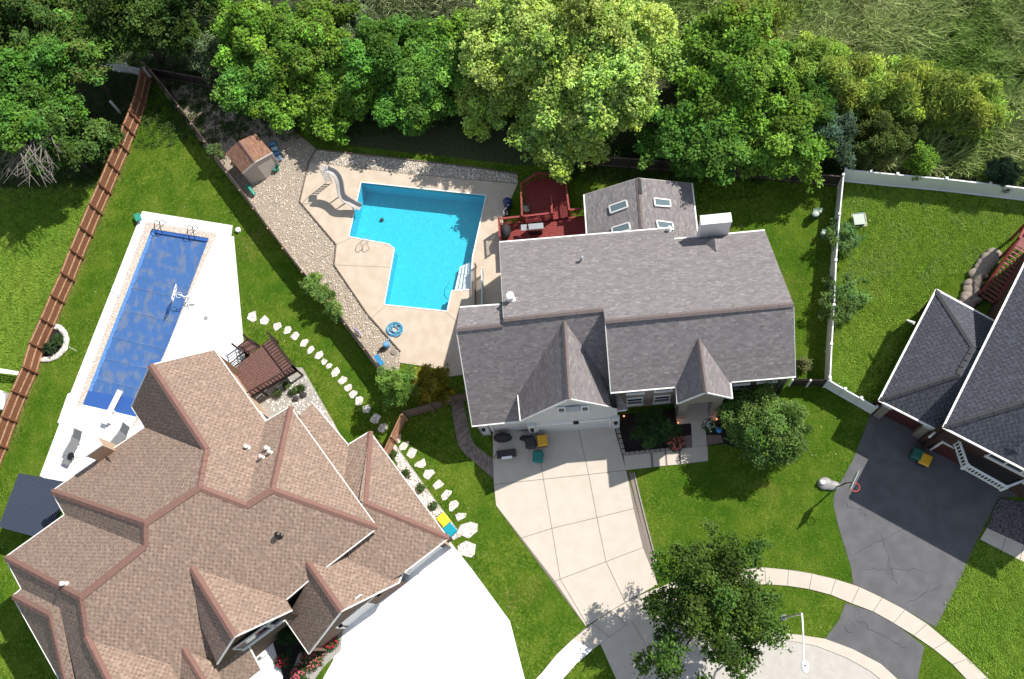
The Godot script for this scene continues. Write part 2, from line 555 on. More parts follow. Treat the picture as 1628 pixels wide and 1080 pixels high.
func window(parent: Node, c: Vector3, right: Vector3, out: Vector3, w: float, h: float, bars := 1) -> void:
	var up := Vector3.UP
	var b := Basis(right, up, out)
	var f := MB.new()
	for s in [-1, 1]:
		f.box(Transform3D(b, c + right * s * (w * 0.5) + out * 0.05), Vector3(0.07, h + 0.07, 0.1))
		f.box(Transform3D(b, c + up * s * (h * 0.5) + out * 0.052), Vector3(w - 0.07, 0.07, 0.1))
	for k in bars:
		f.box(Transform3D(b, c + out * 0.045), Vector3(w - 0.09, 0.05, 0.06))
	var o := put("window", f, M.gutter, parent)
	var g := MB.new()
	g.box(Transform3D(b, c + out * 0.03), Vector3(w, h, 0.03))
	put("pane", g, M.glass_dark, o)
	var s := MB.new()
	s.box(Transform3D(b, c - up * (h * 0.5 + 0.09) + out * 0.08), Vector3(w + 0.2, 0.07, 0.16))
	put("sill", s, M.gutter, o)

func garage_door(parent: Node, a: Vector3, b: Vector3, out: Vector3, h: float, m: Material) -> void:
	var e := (b - a).normalized()
	var w := (b - a).length()
	var base := MB.new()
	base.box(Transform3D(Basis(e, Vector3.UP, out), (a + b) * 0.5 + Vector3.UP * h * 0.5 + out * 0.01), Vector3(w, h, 0.04))
	var o := put("garage_door", base, m, parent)
	for r in 4:
		var p := MB.new()
		p.box(Transform3D(Basis(e, Vector3.UP, out), (a + b) * 0.5 + Vector3.UP * h * (r + 0.5) / 4.0 + out * 0.045), Vector3(w - 0.04, h / 4.0 - 0.03, 0.03))
		put("panel", p, m, o)
	var t := MB.new()
	for k in [[a, 1], [b, -1]]:
		t.box(Transform3D(Basis(e, Vector3.UP, out), k[0] - e * k[1] * 0.07 + Vector3.UP * h * 0.5 + out * 0.05), Vector3(0.13, h, 0.1))
	t.box(Transform3D(Basis(e, Vector3.UP, out), (a + b) * 0.5 + Vector3.UP * (h + 0.07) + out * 0.052), Vector3(w + 0.26, 0.14, 0.1))
	put("door_frame", t, M.gutter, parent)

var cap_mesh := {}
# ridge shingles one by one along a-b
func caps(parent: Node, a: Vector3, b: Vector3, m: Material, step: float, wide: float, joined := false, fall := 0.5) -> void:
	var d := b - a
	var n := maxi(1, int(d.length() / step))
	var z := d.normalized()
	var x := Vector3.UP.cross(z).normalized()
	var y := z.cross(x)
	if y.y < 0: y = -y; x = -x
	var key := "%s%.2f%.2f" % [m.resource_name, wide, fall]
	if not cap_mesh.has(key):
		var mb := MB.new()
		var l := step * 1.08
		for s in [-1, 1]:
			mb.slab([Vector3(0, 0.05, -l / 2), Vector3(s * wide / 2, 0.05 - wide / 2 * fall, -l / 2), Vector3(s * wide / 2, 0.05 - wide / 2 * fall, l / 2), Vector3(0, 0.05, l / 2)], 0.04)
		cap_mesh[key] = mb
	var all := MB.new()
	var base := place(parent)
	for i in n:
		var t := Transform3D(Basis(x, y, z), a + d * (i + 0.5) / n + y * (0.014 * (i % 2)))
		if joined:
			for k in range(0, cap_mesh[key].v.size(), 3):
				var q = cap_mesh[key]
				all.tri(t * q.v[k], t * q.v[k + 1], t * q.v[k + 2], t.basis * q.n[k])
			continue
		if not (cap_mesh.has(key + "m")): cap_mesh[key + "m"] = cap_mesh[key].mesh(m)
		var o := MeshInstance3D.new()
		o.mesh = cap_mesh[key + "m"]
		o.transform = Transform3D(t.basis, t.origin - base)
		var nm := "ridge_shingle"
		var count: int = parent.get_meta("caps", 0)
		if count: nm = "ridge_shingle_%03d" % count
		parent.set_meta("caps", count + 1)
		o.name = nm
		parent.add_child(o)
	if joined: put("ridge_cap", all, m, parent)

func trim(mb: MB, pts: Array, wide := 0.11, high := 0.13, lift := -0.07) -> void:
	for i in pts.size() - 1:
		mb.bar(pts[i] + Vector3.UP * lift, pts[i + 1] + Vector3.UP * lift, wide, high)

func vent(parent: Node, at: Vector3, r: float, h: float, m: Material) -> void:
	var mb := MB.new()
	mb.lathe(at, [Vector2(r * 1.8, -0.05), Vector2(r * 1.7, 0.05), Vector2(r, 0.1), Vector2(r, h), Vector2(r * 1.5, h), Vector2(r * 1.5, h + 0.12), Vector2(0, h + 0.2)], 10)
	put("roof_vent", mb, m, parent)

func skylight(parent: Node, pl: Plane, px: Array) -> void:
	var p := ons(pl, px)
	var up := pl.normal
	var f := MB.new()
	var c := mid(p)
	for i in 4: f.bar(p[i] + up * 0.07, p[(i + 1) % 4] + up * 0.07, 0.09, 0.16, up)
	var o := put("skylight", f, M.light_trim, parent)
	var g := MB.new()
	var q := []
	for k in p: q.append(c + (k - c) * 0.93 + up * 0.12)
	g.slab(q, 0.02)
	put("pane", g, M.skylight_glass, o)

# ---------------------------------------------------------------- the grey house
func grey_house() -> void:
	var h := thing("grey_house", "large grey-shingled house with white chimney and two front gables beside the bright blue pool", "house", P(1010, 540))
	var rm: Material = M.grey_roof
	var bpl := plane3(P(794, 385, 4.5), P(1062, 363, 4.5), P(1262, 484, 8.9))
	var RR := on(bpl, 1262, 484); var RL := on(bpl, 962, 511)
	var FR := P(1265, 599.4, 6.0); var FL := P(971, 625, 6.0)
	var fpl := plane3(RR, P(1265, 599.4, 6.0), FL)
	var ridge_l := on(bpl, 959, 492); var ridge_ll := on(bpl, 800.7, 508)
	var mb := MB.new()
	mb.slab(ons(bpl, [794, 385, 1061.5, 362.5, 1072, 379.8, 1216, 366, 1262, 484, 975, 510, 962, 509.5, 959, 492, 800.7, 508]), 0.16)
	put("roof", mb, rm, h, "", "long rear roof slope with weathered pale streaks")
	mb = MB.new()
	mb.slab([RR, FR, FL, on(fpl, 962, 511)], 0.16)
	put("roof", mb, rm, h)
	# garage roof
	var gpl := plane3(P(750.4, 678, 3.3), P(996, 652, 3.3), ridge_l)
	mb = MB.new()
	mb.slab(ons(gpl, [725.2, 524, 796.3, 516.6, 800.7, 508, 959, 492, 974, 575, 985, 628, 999, 651.5, 750.4, 678]), 0.15)
	put("roof", mb, rm, h)
	var sa := on(gpl, 725.2, 524); var sb := on(gpl, 800, 516)
	var spl := rise(sa, sb, -0.6, P(740, 489, 6))
	mb = MB.new()
	mb.slab([sa, sb, on(spl, 799, 484), on(spl, 731, 488.5)], 0.14)
	put("roof", mb, rm, h)
	var e := level(FR - FL)
	var s := Vector3(-e.z, 0, e.x)
	if s.z < 0: s = -s
	# big front gable
	var ap := on(gpl, 897, 510.7); var tip := P(904.4, 634, ap.y)
	var hl := on(gpl, 823, 626).y
	var cl := P(827.4, 669.2, hl); var cr := P(971, 647, hl)
	var lpl := plane3(ap, tip, cl); var rpl := plane3(ap, tip, cr)
	mb = MB.new()
	mb.slab([ap + Vector3.UP * 0.03, tip, cl, on(lpl, 823, 626)], 0.14)
	put("roof", mb, rm, h)
	mb = MB.new()
	mb.slab([ap + Vector3.UP * 0.03, tip, cr, on(rpl, 968, 629), on(rpl, 943, 567)], 0.14)
	put("roof", mb, rm, h)
	# portico
	var pa := on(fpl, 1111, 538.5); var pt := P(1122.3, 624, pa.y)
	var pl_ := P(1077, 642, 5.95); var pr := P(1164.4, 633.3, 5.95)
	mb = MB.new()
	mb.slab([pa + Vector3.UP * 0.03, pt, pl_, on(plane3(pa, pt, pl_), 1075, 614)], 0.12)
	put("roof", mb, rm, h)
	mb = MB.new()
	mb.slab([pa + Vector3.UP * 0.03, pt, pr, on(plane3(pa, pt, pr), 1161.4, 606)], 0.12)
	put("roof", mb, rm, h)
	# rear room with skylights
	var q0 := P(928.3, 309.6, 2.8); var q1 := P(1014, 283, 4.2); var q2 := P(1100.5, 291.5, 2.8)
	var kl := plane3(q0, q1, P(1020, 363, 4.2)); var kr := plane3(q2, q1, P(1020, 363, 4.2))
	mb = MB.new(); mb.slab([q0, q1, on(kl, 1022, 392), on(kl, 935, 392)], 0.14); put("roof", mb, rm, h)
	mb = MB.new(); mb.slab([q2, q1, on(kr, 1022, 392), on(kr, 1114, 392)], 0.14); put("roof", mb, rm, h)
	skylight(h, kl, [969.5, 328.9, 996.2, 319.4, 998.6, 330.3, 971.9, 340])
	skylight(h, kl, [973.5, 363.5, 1000.6, 355, 1003, 366, 976, 374])
	skylight(h, kr, [1039, 316.4, 1064.3, 319.4, 1065, 329.8, 1040.6, 328])
	skylight(h, kr, [1043, 352, 1067.9, 355.5, 1069.7, 366, 1045, 363])
	mb = MB.new()
	mb.slab(ons(kr, [1015, 284.5, 1018.5, 285, 1021.5, 309, 1016, 309.5]).map(func(p): return p + Vector3.UP * 0.1), 0.05)
	put("ridge_patch", mb, M.black_cloth, h)
	# ridge caps
	caps(h, RL, RR, M.grey_cap, 0.4, 0.3, true)
	caps(h, ridge_ll, ridge_l, M.grey_cap, 0.4, 0.3, true)
	caps(h, sa, sb, M.grey_cap, 0.4, 0.3, true)
	caps(h, ap, tip, M.grey_cap, 0.4, 0.28, true, 0.9)
	caps(h, pa, pt, M.grey_cap, 0.4, 0.26, true, 0.9)
	caps(h, q1, on(kl, 1020, 363), M.grey_cap, 0.4, 0.28, true)
	# gutters and rake boards
	var be := ons(bpl, [794, 385, 1061.5, 362.5]); var be2 := ons(bpl, [1072, 379.8, 1216, 366])
	for run in [be, be2, [FL, P(1072.6, 616.2, 6)], [P(1163, 607.6, 6), FR], [on(lpl, 823, 626), cl], [P(750.4, 678, 3.3), P(842, 668.4, 3.3)], [P(979, 653.6, 3.3), P(996, 652, 3.3)], [on(spl, 731, 488.5), on(spl, 796, 484)], [P(1075.3, 615, 5.95), pl_], [P(1161.6, 607, 5.95), pr], [q0, on(kl, 932.6, 372)], [q2, on(kr, 1110, 374)]]:
		var gt := MB.new()
		trim(gt, run, 0.09, 0.11, -0.03)
		put("gutter", gt, M.gutter, h)
	for run in [[P(750.4, 678, 3.3), sa], [q0, q1], [q1, q2], [cl, tip], [tip, cr], [pl_, pt], [pt, pr], [FL, RL], [FR, RR], [on(bpl, 794, 385), ridge_ll]]:
		var gt := MB.new()
		trim(gt, run, 0.05, 0.16, -0.11)
		put("rake_board", gt, M.gutter, h)
	# walls
	var w := MB.new()
	curtain(w, [FL, P(1265, 599.4, 6)], -s * 0.5 - e * 0.0, s)
	curtain(w, [FR, RR, on(bpl, 1216, 366)], -e * 0.35, e)
	curtain(w, [on(bpl, 1216, 366), on(bpl, 1072, 379.8)], s * 0.4, -s)
	curtain(w, [on(bpl, 1061.5, 362.5), on(bpl, 794, 385)], s * 0.4, -s)
	put("wall", w, M.grey_brick, h)
	w = MB.new()
	curtain(w, [on(bpl, 794, 385), ridge_ll], e * 0.3, -e)
	curtain(w, [on(spl, 731, 488.5), sa, P(750.4, 678, 3.3)], e * 0.3, -e)
	curtain(w, [on(spl, 731, 488.5), on(spl, 799, 484)], s * 0.3, -s)
	curtain(w, [FL, RL], e * 0.3, -e)
	put("wall", w, M.siding, h, "", "grey side wall facing the pool")
	w = MB.new()
	curtain(w, [q0, on(kl, 935, 392)], e * 0.3, -e)
	curtain(w, [q2, on(kr, 1114, 392)], -e * 0.3, e)
	curtain(w, [q0, q1, q2], s * 0.3, -s)
	put("wall", w, M.siding, h)
	# garage front: projecting double bay and a single bay to its left
	var d0 := P(851, 688.3); var d1 := d0 + e * ((P(975.5, 677.5) - d0).dot(e))
	var g0 := P(783, 687); var g1 := g0 + e * ((P(842, 680) - g0).dot(e))
	w = MB.new()
	var wa := d0 - e * 0.35; var wb := d1 + e * 0.25
	var fwall := Plane(s, s.dot(d0))
	var in0 := tip - s * (tip.dot(s) - d0.dot(s) + 0.06)
	w.poly([wa, wb, Vector3(wb.x, hl - 0.1, wb.z), in0 - Vector3.UP * 0.25, Vector3(wa.x, hl - 0.1, wa.z)], s)
	w.quad(wa, Vector3(wa.x, hl - 0.1, wa.z), Vector3(wa.x, hl, wa.z) - s * 1.2, wa - s * 1.2, -e)
	w.quad(wb, Vector3(wb.x, hl - 0.1, wb.z), Vector3(wb.x, hl, wb.z) - s * 4.0, wb - s * 4.0, e)
	put("wall", w, M.siding, h, "", "white gable wall over the double garage door")
	w = MB.new()
	var ga := g0 - e * 0.7
	w.quad(ga, g1 + e * 0.6, g1 + e * 0.6 + Vector3.UP * 3.1, ga + Vector3.UP * 3.1, s)
	put("wall", w, M.siding, h)
	garage_door(h, d0 + e * 0.35, d1 - e * 0.3, s, 2.2, M.siding)
	garage_door(h, g0 + e * 0.2, g1, s, 2.2, M.siding)
	for k in [d0 - e * 0.05, d1 + e * 0.12, g0 - e * 0.35]:
		var pil := MB.new()
		pil.box(Transform3D(Basis(e, Vector3.UP, s), k + Vector3.UP * 1.45 + s * 0.09), Vector3(0.52, 2.9, 0.22))
		var po := put("pilaster", pil, M.siding, h)
		var lt := MB.new()
		lt.box(Transform3D(Basis(e, Vector3.UP, s), k + Vector3.UP * 1.95 + s * 0.28), Vector3(0.17, 0.34, 0.16))
		lt.box(Transform3D(Basis(e, Vector3.UP, s), k + Vector3.UP * 2.14 + s * 0.28), Vector3(0.24, 0.05, 0.22))
		put("wall_lantern", lt, M.black_metal, po)
	# gable windows: two small square ones beside a louvred vent
	for k in [[892.6, 650.5], [930, 648.5]]:
		window(h, on(fwall, k[0], k[1]), e, s, 0.42, 1.05, 0)
	var lv := MB.new()
	var vc := on(fwall, 911, 649)
	for k in 6:
		lv.box(Transform3D(Basis(e, Vector3.UP, s).rotated(e, 0.5), vc + Vector3.UP * (k - 2.5) * 0.2 + s * 0.06), Vector3(0.85, 0.17, 0.04))
	put("gable_louvre", lv, M.siding, h)
	var fx := MB.new()
	fx.box(Transform3D(Basis(e, Vector3.UP, s), on(fwall, 915.6, 670) + s * 0.1), Vector3(0.35, 0.12, 0.2))
	put("door_light", fx, M.black_metal, h)
	# front windows, two storeys
	var house := Plane(s, s.dot(FL - s * 0.5))
	for k in [[1008.9, 639.2, 1.0], [1051.8, 635.6, 1.0], [1173, 621.6, 0.9], [1212, 618.8, 1.1]]:
		var c := on(house, k[0], k[1])
		c.y = 1.75
		window(h, c, e, s, k[2], 1.5)
		window(h, c + Vector3.UP * 2.75, e, s, k[2], 1.3)
	# portico walls, recessed door, columns
	w = MB.new()
	var a0 := pl_ + e * 0.3 - s * 0.35; var a1 := pr - e * 0.3 - s * 0.35
	var top := pt - s * 0.35
	w.poly([Vector3(a0.x, 4.2, a0.z), Vector3(a1.x, 4.2, a1.z), a1 - Vector3.UP * 0.1, top - Vector3.UP * 0.2, a0 - Vector3.UP * 0.1], s)
	w.quad(Vector3(a0.x, 4.2, a0.z), a0, a0 - s * 1.4, Vector3(a0.x, 4.2, a0.z) - s * 1.4, -e)
	w.quad(Vector3(a1.x, 4.2, a1.z), a1, a1 - s * 1.4, Vector3(a1.x, 4.2, a1.z) - s * 1.4, e)
	w.quad(Vector3(a0.x, 4.2, a0.z), Vector3(a1.x, 4.2, a1.z), Vector3(a1.x, 4.2, a1.z) - s * 1.4, Vector3(a0.x, 4.2, a0.z) - s * 1.4, Vector3.DOWN)
	put("portico_gable", w, M.grey_brick, h)
	var av := MB.new()
	av.box(Transform3D(Basis(e, Vector3.UP, s), top - Vector3.UP * 1.1 + s * 0.05), Vector3(0.9, 0.4, 0.08))
	put("gable_vent", av, M.gutter, h)
	for k in [[a0 + e * 0.28, 1], [a1 - e * 0.28, -1]]:
		var co := MB.new()
		var b: Vector3 = k[0] - s * 0.3
		co.box(Transform3D(Basis(e, Vector3.UP, s), Vector3(b.x, 2.1, b.z)), Vector3(0.55, 4.2, 0.55))
		put("porch_column", co, M.grey_brick, h)
	var dc := (a0 + a1) * 0.5 - s * 1.05
	var dr := MB.new()
	dr.box(Transform3D(Basis(e, Vector3.UP, s), Vector3(dc.x, 1.25, dc.z)), Vector3(1.0, 2.2, 0.08))
	var door := put("front_door", dr, M.garage_red, h)
	var fr := MB.new()
	for k in [-1, 1]:
		fr.box(Transform3D(Basis(e, Vector3.UP, s), Vector3(dc.x, 1.25, dc.z) + e * k * 0.72), Vector3(0.4, 2.3, 0.1))
	put("sidelight", fr, M.gutter, door)
	window(h, Vector3(dc.x, 3.4, dc.z), e, s, 1.7, 0.9, 0)
	var fl := MB.new()
	fl.box(Transform3D(Basis(e, Vector3.UP, s), (a0 + a1) * 0.5 - s * 0.45 - Vector3.UP * ((a0.y) - 0.09)), Vector3(2.6, 0.18, 1.5))
	put("porch_floor", fl, M.concrete, h)
	# chimney with its cricket
	var ch := MB.new()
	var t0 := P(1114.4, 357.8, 7.1); var t1 := P(1164, 352.9, 7.1); var t2 := P(1162.7, 337.8, 7.1); var t3 := P(1113.3, 342.7, 7.1)
	var tc := mid([t0, t1, t2, t3])
	var cw := (t1 - t0).length(); var cd := (t3 - t0).length()
	var ce := level(t1 - t0)
	ch.box(Transform3D(Basis(ce, Vector3.UP, Vector3(-ce.z, 0, ce.x)), Vector3(tc.x, 3.5, tc.z)), Vector3(cw - 0.06, 7.0, cd - 0.06))
	var co2 := put("chimney", ch, M.white_paint, h)
	ch = MB.new()
	ch.box(Transform3D(Basis(ce, Vector3.UP, Vector3(-ce.z, 0, ce.x)), Vector3(tc.x, 7.05, tc.z)), Vector3(cw, 0.1, cd))
	put("chimney_cap", ch, M.white_paint, co2)
	ch = MB.new()
	var k1 := on(bpl, 1139, 401) + Vector3.UP * 0.03
	var k0 := P(1136, 379.5, k1.y + 0.02)
	ch.slab([k1, k0, on(bpl, 1118, 385)], 0.1)
	ch.slab([k1, k0, on(bpl, 1157.8, 379.6)], 0.1)
	put("chimney_cricket", ch, rm, h)
	vent(h, on(bpl, 813, 477), 0.16, 0.7, M.plastic_white)
	vent(h, on(bpl, 925, 414), 0.08, 0.4, M.steel)
	vent(h, on(bpl, 1064, 366), 0.09, 0.3, M.plastic_white)
	for pr2 in [[FL, 0.1], [P(1264, 599.5, 6), -0.3], [P(752, 678, 3.3), 0.3]]:
		var ds := MB.new()
		var b: Vector3 = pr2[0] - s * 0.42 + e * pr2[1]
		ds.bar(Vector3(b.x, 0.1, b.z), b - Vector3.UP * 0.15, 0.08, 0.1)
		put("downspout", ds, M.gutter, h)
	no_grass([P(783, 687), P(851, 688), P(975, 678), P(1000, 655), P(1265, 640), P(1235, 440), P(830, 460), P(760, 520)])

# ---------------------------------------------------------------- the brown house
func brown_house() -> void:
	var h := thing("brown_house", "big brown-shingled house of many hips and gables between the covered lap pool and white driveway", "house", P(380, 820))
	var rm: Material = M.brown_roof
	var E := 5.6
	var PT := 0.65
	var spl := rise(P(600.3, 839.4, E), P(455, 954, E), PT, P(431, 779, 8))
	var w1 := rise(P(81.5, 781.3, E), P(229.6, 679.4, E), PT, P(315, 775, 8))
	var V315 := on(spl, 315.5, 775); var Va := on(spl, 229.6, 832); var Vb := on(spl, 229.6, 868); var V127 := on(spl, 127, 950)
	var V391 := on(spl, 391, 804); var V431 := on(spl, 431.5, 779); var V327 := on(w1, 327, 714); var V238 := P(238.4, 580.7, V327.y)
	var A0 := P(461, 646.5, E); var A1 := P(600.3, 839.4, E); var K0 := P(340.6, 556, E); var K1 := P(421.8, 670, E)
	var N0 := P(208.8, 646.8, E); var N1 := P(229.6, 679.4, E); var E0 := P(81.5, 781.3, E); var F0 := P(7.4, 886.5, E); var F1 := P(102.2, 818.6, E)
	var V142 := on(spl, 142, 1018); var sw := plane3(F0, P(33, 935.5, E), V127)
	var faces := [
		[V238, K0, K1, V391, V315, V327], [V238, N0, N1, V327], [N1, V327, V315, Va, E0], [E0, Va, Vb, F1], [F1, Vb, V127, F0],
		[K1, A0, V431, V391], [A0, A1, V431],
		[F0, V127, on(sw, 136, 1012), on(sw, 142, 1022), on(sw, 190, 1120), on(sw, 130, 1120), on(sw, 95, 970), on(sw, 33, 935.5)]]
	for f in faces:
		var mb := MB.new(); mb.slab(f, 0.16); put("roof", mb, rm, h)
	var mb := MB.new()
	mb.slab([V315, V391, V431, A1, on(spl, 518.8, 902.2), on(spl, 491.6, 922.8), on(spl, 455, 954), on(spl, 345, 1040), on(spl, 290, 1086), on(spl, 230, 1075), V142, V127, Vb, Va], 0.16)
	put("roof", mb, rm, h, "", "widest roof slope facing the driveway")
	# garage wing on the east side, lower
	var B0 := P(587.7, 686.2, 3.4); var B1 := P(713, 856.3, 3.4); var C1 := P(643.2, 910, 3.4)
	var bpl := rise(B0, B1, 0.75, P(520, 800, 3.4)); var cpl := rise(B1, C1, 0.65, P(560, 800, 3.4))
	var apex := on(bpl, 579, 800)
	cpl = plane3(B1, C1, apex)
	var D0 := P(555, 706, 3.4)
	mb = MB.new(); mb.slab([B0, B1, apex, on(bpl, 571, 795)], 0.14); put("roof", mb, rm, h)
	var dpl := plane3(B0, D0, apex)
	mb = MB.new(); mb.slab([B0, apex, on(dpl, 562, 805), on(dpl, 538, 768), on(dpl, 548, 762), D0], 0.14); put("roof", mb, rm, h)
	mb = MB.new(); mb.slab([B1, C1, on(cpl, 620, 924), on(cpl, 556, 895), on(cpl, 540, 800), apex], 0.14); put("roof", mb, rm, h)
	# small wing between (with its own eave)
	var z0 := P(497, 641, 3.4); var z1 := P(555, 709, 3.4)
	var vz := on(dpl, 548, 762)
	var zpl := plane3(z0, z1, vz)
	mb = MB.new(); mb.slab([z0, z1, vz, on(zpl, 532, 765), on(zpl, 480, 690), on(zpl, 476, 660)], 0.14); put("roof", mb, rm, h)
	# garage gable
	var ga := on(spl, 487.7, 893.3); var gt := P(542.5, 972.5, ga.y)
	var gl := P(490.7, 1040, 3.2); var gr := P(634, 927, 3.2)
	var gll := plane3(ga, gt, gl); var grr := plane3(ga, gt, gr)
	mb = MB.new(); mb.slab([ga, gt, gl, on(gll, 453.7, 986.6), on(gll, 464, 968), on(gll, 490.7, 922)], 0.14); put("roof", mb, rm, h)
	mb = MB.new(); mb.slab([ga, gt, gr, on(grr, 641.5, 908), on(grr, 566, 873), on(grr, 516, 895)], 0.14); put("roof", mb, rm, h)
	# entry gable
	var ea := on(spl, 303.6, 902.2); var et := P(372.2, 1013.5, ea.y)
	var el := P(345, 1056, 6.4); var er := P(446, 979.5, 6.4)
	var ell := plane3(ea, et, el); var err := plane3(ea, et, er)
	mb = MB.new(); mb.slab([ea + Vector3.UP * 0.03, et, el, on(ell, 320, 997)], 0.14); put("roof", mb, rm, h)
	mb = MB.new(); mb.slab([ea + Vector3.UP * 0.03, et, er, P(464, 971, 6.0), on(err, 453.7, 953)], 0.14); put("roof", mb, rm, h)
	# porch roof and the lower front gable
	var pp := [P(391.5, 1020.7, 4.3), P(414.5, 1064, 3.1), P(345, 1120, 3.1), P(322, 1070, 4.3)]
	var ppl := plane3(pp[0], pp[1], pp[3])
	mb = MB.new(); mb.slab([pp[0], pp[1], on(ppl, 345, 1120), pp[3]], 0.14); put("roof", mb, rm, h)
	var la := on(spl, 290.3, 1031); var lt := P(345, 1120, la.y)
	mb = MB.new(); mb.slab([la + Vector3.UP * 0.03, lt, P(300, 1150, 5.3), P(283, 1081, 5.6)], 0.14); put("roof", mb, rm, h)
	mb = MB.new(); mb.slab([la + Vector3.UP * 0.03, lt, P(372, 1112, 5.6), P(335, 1052, 5.9)], 0.14); put("roof", mb, rm, h)
	# cross gable at the lower left edge
	var xp := plane3(V142, on(spl, 271, 1057), P(170, 1082, V142.y))
	mb = MB.new(); mb.slab([V142, on(spl, 271, 1057), on(xp, 300, 1120), on(xp, 190, 1120)], 0.14); put("roof", mb, rm, h)
	# low side wing
	var s0 := P(19.3, 948.1, 5.55); var s1 := P(93.3, 1080, 5.55)
	var sv := P(78.5, 979, 7.9)
	var sp := plane3(s0, s1, sv)
	mb = MB.new(); mb.slab([s0, sv, on(sp, 106, 1095), on(sp, 102, 1096)], 0.14); put("roof", mb, rm, h)
	mb = MB.new(); mb.slab([s0, on(sw, 36, 937), on(sw, 94.8, 967), sv], 0.14); put("roof", mb, rm, h)
	mb = MB.new(); mb.slab([sv, on(sw, 95, 967), on(sw, 121, 1095), on(sp, 106, 1095)], 0.14); put("roof", mb, rm, h)
	for c in [[V238, V327], [V327, V315], [V315, Va], [Va, Vb], [Vb, V127], [V315, V391], [V391, V431], [V431, A0], [V431, A1], [Va, E0], [V127, F0], [V127, on(sw, 136, 1012)], [on(sw, 136, 1012), on(sw, 190, 1120)], [apex, B0], [apex, B1], [ga, gt], [ea, et], [la, lt], [s0, sv], [sv, on(sp, 106, 1095)]]:
		caps(h, c[0], c[1], M.brown_cap, 0.42, 0.42)
	# eave boards
	for run in [[N0, N1, E0, F1, F0, P(33, 935.5, E)], [K0, K1, A0, A1, on(spl, 518.8, 902.2)], [on(spl, 491.6, 922.8), on(spl, 455, 954)], [B0, B1, C1], [B0, D0], [gl, on(gll, 453.7, 986.6)], [s0, s1], [s0, P(34, 936, 5.6)], [gr, on(grr, 641.5, 908)], [er, P(464, 971, 6.0)], [pp[0], pp[1]], [z0, z1], [V238, K0], [V238, N0], [gt, gl], [gt, gr], [et, el], [et, er]]:
		for i in run.size() - 1:
			var tb := MB.new()
			trim(tb, [run[i], run[i + 1]], 0.07, 0.13, -0.05)
			put("eave_gutter", tb, M.gutter, h)
	# walls under the eaves
	var ax := level(A1 - A0); var ex := level(N1 - E0)
	var w := MB.new()
	for run in [[K0, K1, ex * -0.45, ex], [A0, A1, ex * -0.45, ex], [K1, A0, ax * 0.45, -ax], [N0, N1, ex * 0.45, -ex], [N1, E0, ax * 0.45, -ax], [E0, F1, ex * 0.45, -ex], [F1, F0, ax * 0.45, -ax], [F0, P(33, 935.5, E), ex * 0.45, -ex], [P(33, 935.5, E), P(120, 1120, E), ex * 0.45, -ex]]:
		curtain(w, [run[0], run[1]], run[2], run[3])
	curtain(w, [K0, V238, N0], ax * 0.35, -ax)
	curtain(w, [A1, on(spl, 455, 954)], -ax * 0.45, ax)
	curtain(w, [z0, z1], -ex * 0.4, ex)
	curtain(w, [B0, B1], -ex * 0.4, ex)
	curtain(w, [B0, D0], ax * 0.3, -ax)
	put("wall", w, M.tan_stucco, h)
	w = MB.new()
	curtain(w, [B1, C1], -ax * 0.4, ax)
	curtain(w, [gr, gt, gl], -ax * 0.3, ax)
	curtain(w, [gl, on(gll, 453.7, 986.6)], ex * 0.3, -ex)
	curtain(w, [er, et, el], -ax * 0.3, ax)
	curtain(w, [er, P(464, 971, 6.0)], -ex * 0.3, ex)
	curtain(w, [P(464, 971, 3.4), P(345, 1056, 3.4)], -ax * 0.5, ax)
	curtain(w, [P(470, 960, E), P(250, 1120, E)], -ax * 0.8, ax)
	put("wall", w, M.brown_brick, h, "", "brown brick front wall")
	# garage doors, lanterns, gable window
	var cw := Plane(ax, ax.dot(C1 - ax * 0.4))
	var m0 := P(700, 871); var m1 := P(652, 908)
	var prj := func(v: Vector3) -> Vector3: return v - ax * (v.dot(ax) - cw.d)
	garage_door(h, prj.call(P(655, 914)), prj.call(P(704, 877)), ax, 2.3, M.white_paint)
	var gw := Plane(ax, ax.dot(gt - ax * 0.3))
	var gp := func(v: Vector3) -> Vector3: return v - ax * (v.dot(ax) - gw.d)
	garage_door(h, gp.call(P(548, 992)), gp.call(P(622, 938)), ax, 2.3, M.white_paint)
	window(h, gp.call(P(572, 965, 4.9)), ex, ax, 1.0, 0.8, 0)
	for px in [[650, 905], [602, 944], [540, 992], [711, 868]]:
		var ln := MB.new()
		var c: Vector3 = P(px[0], px[1], 2.2)
		c = c - ax * (c.dot(ax) - (cw.d if px[0] > 640 else gw.d)) + ax * 0.15
		ln.box(Transform3D(Basis(ex, Vector3.UP, ax), c), Vector3(0.18, 0.36, 0.2))
		ln.box(Transform3D(Basis(ex, Vector3.UP, ax), c + Vector3.UP * 0.2), Vector3(0.26, 0.05, 0.26))
		put("wall_lantern", ln, M.black_metal, h)
	# entry glass under the tall gable
	var ep := gt
	var ec := (el + er) * 0.5 - ax * 0.22
	window(h, Vector3(ec.x, 5.4, ec.z), ex, ax, 2.2, 1.5, 0)
	window(h, Vector3(ec.x, 5.4, ec.z) + ex * 1.7, ex, ax, 0.9, 1.5, 0)
	# french window on the rear pool deck
	var kc := (K1 + K0) * 0.5 - ex * 0.42
	window(h, Vector3(kc.x, 1.6, kc.z) + ax * 2.2, -ax, ex, 2.2, 2.0, 0)
	# chimney on the pool side
	var cb := P(142.5, 709, 7.6)
	var ch := MB.new()
	ch.box(Transform3D(Basis(ex, Vector3.UP, -ax), Vector3(cb.x, 3.75, cb.z)), Vector3(1.15, 7.5, 0.75))
	var co := put("chimney", ch, M.tan_stucco, h)
	ch = MB.new()
	ch.box(Transform3D(Basis(ex, Vector3.UP, -ax), Vector3(cb.x, 7.55, cb.z)), Vector3(1.3, 0.12, 0.9))
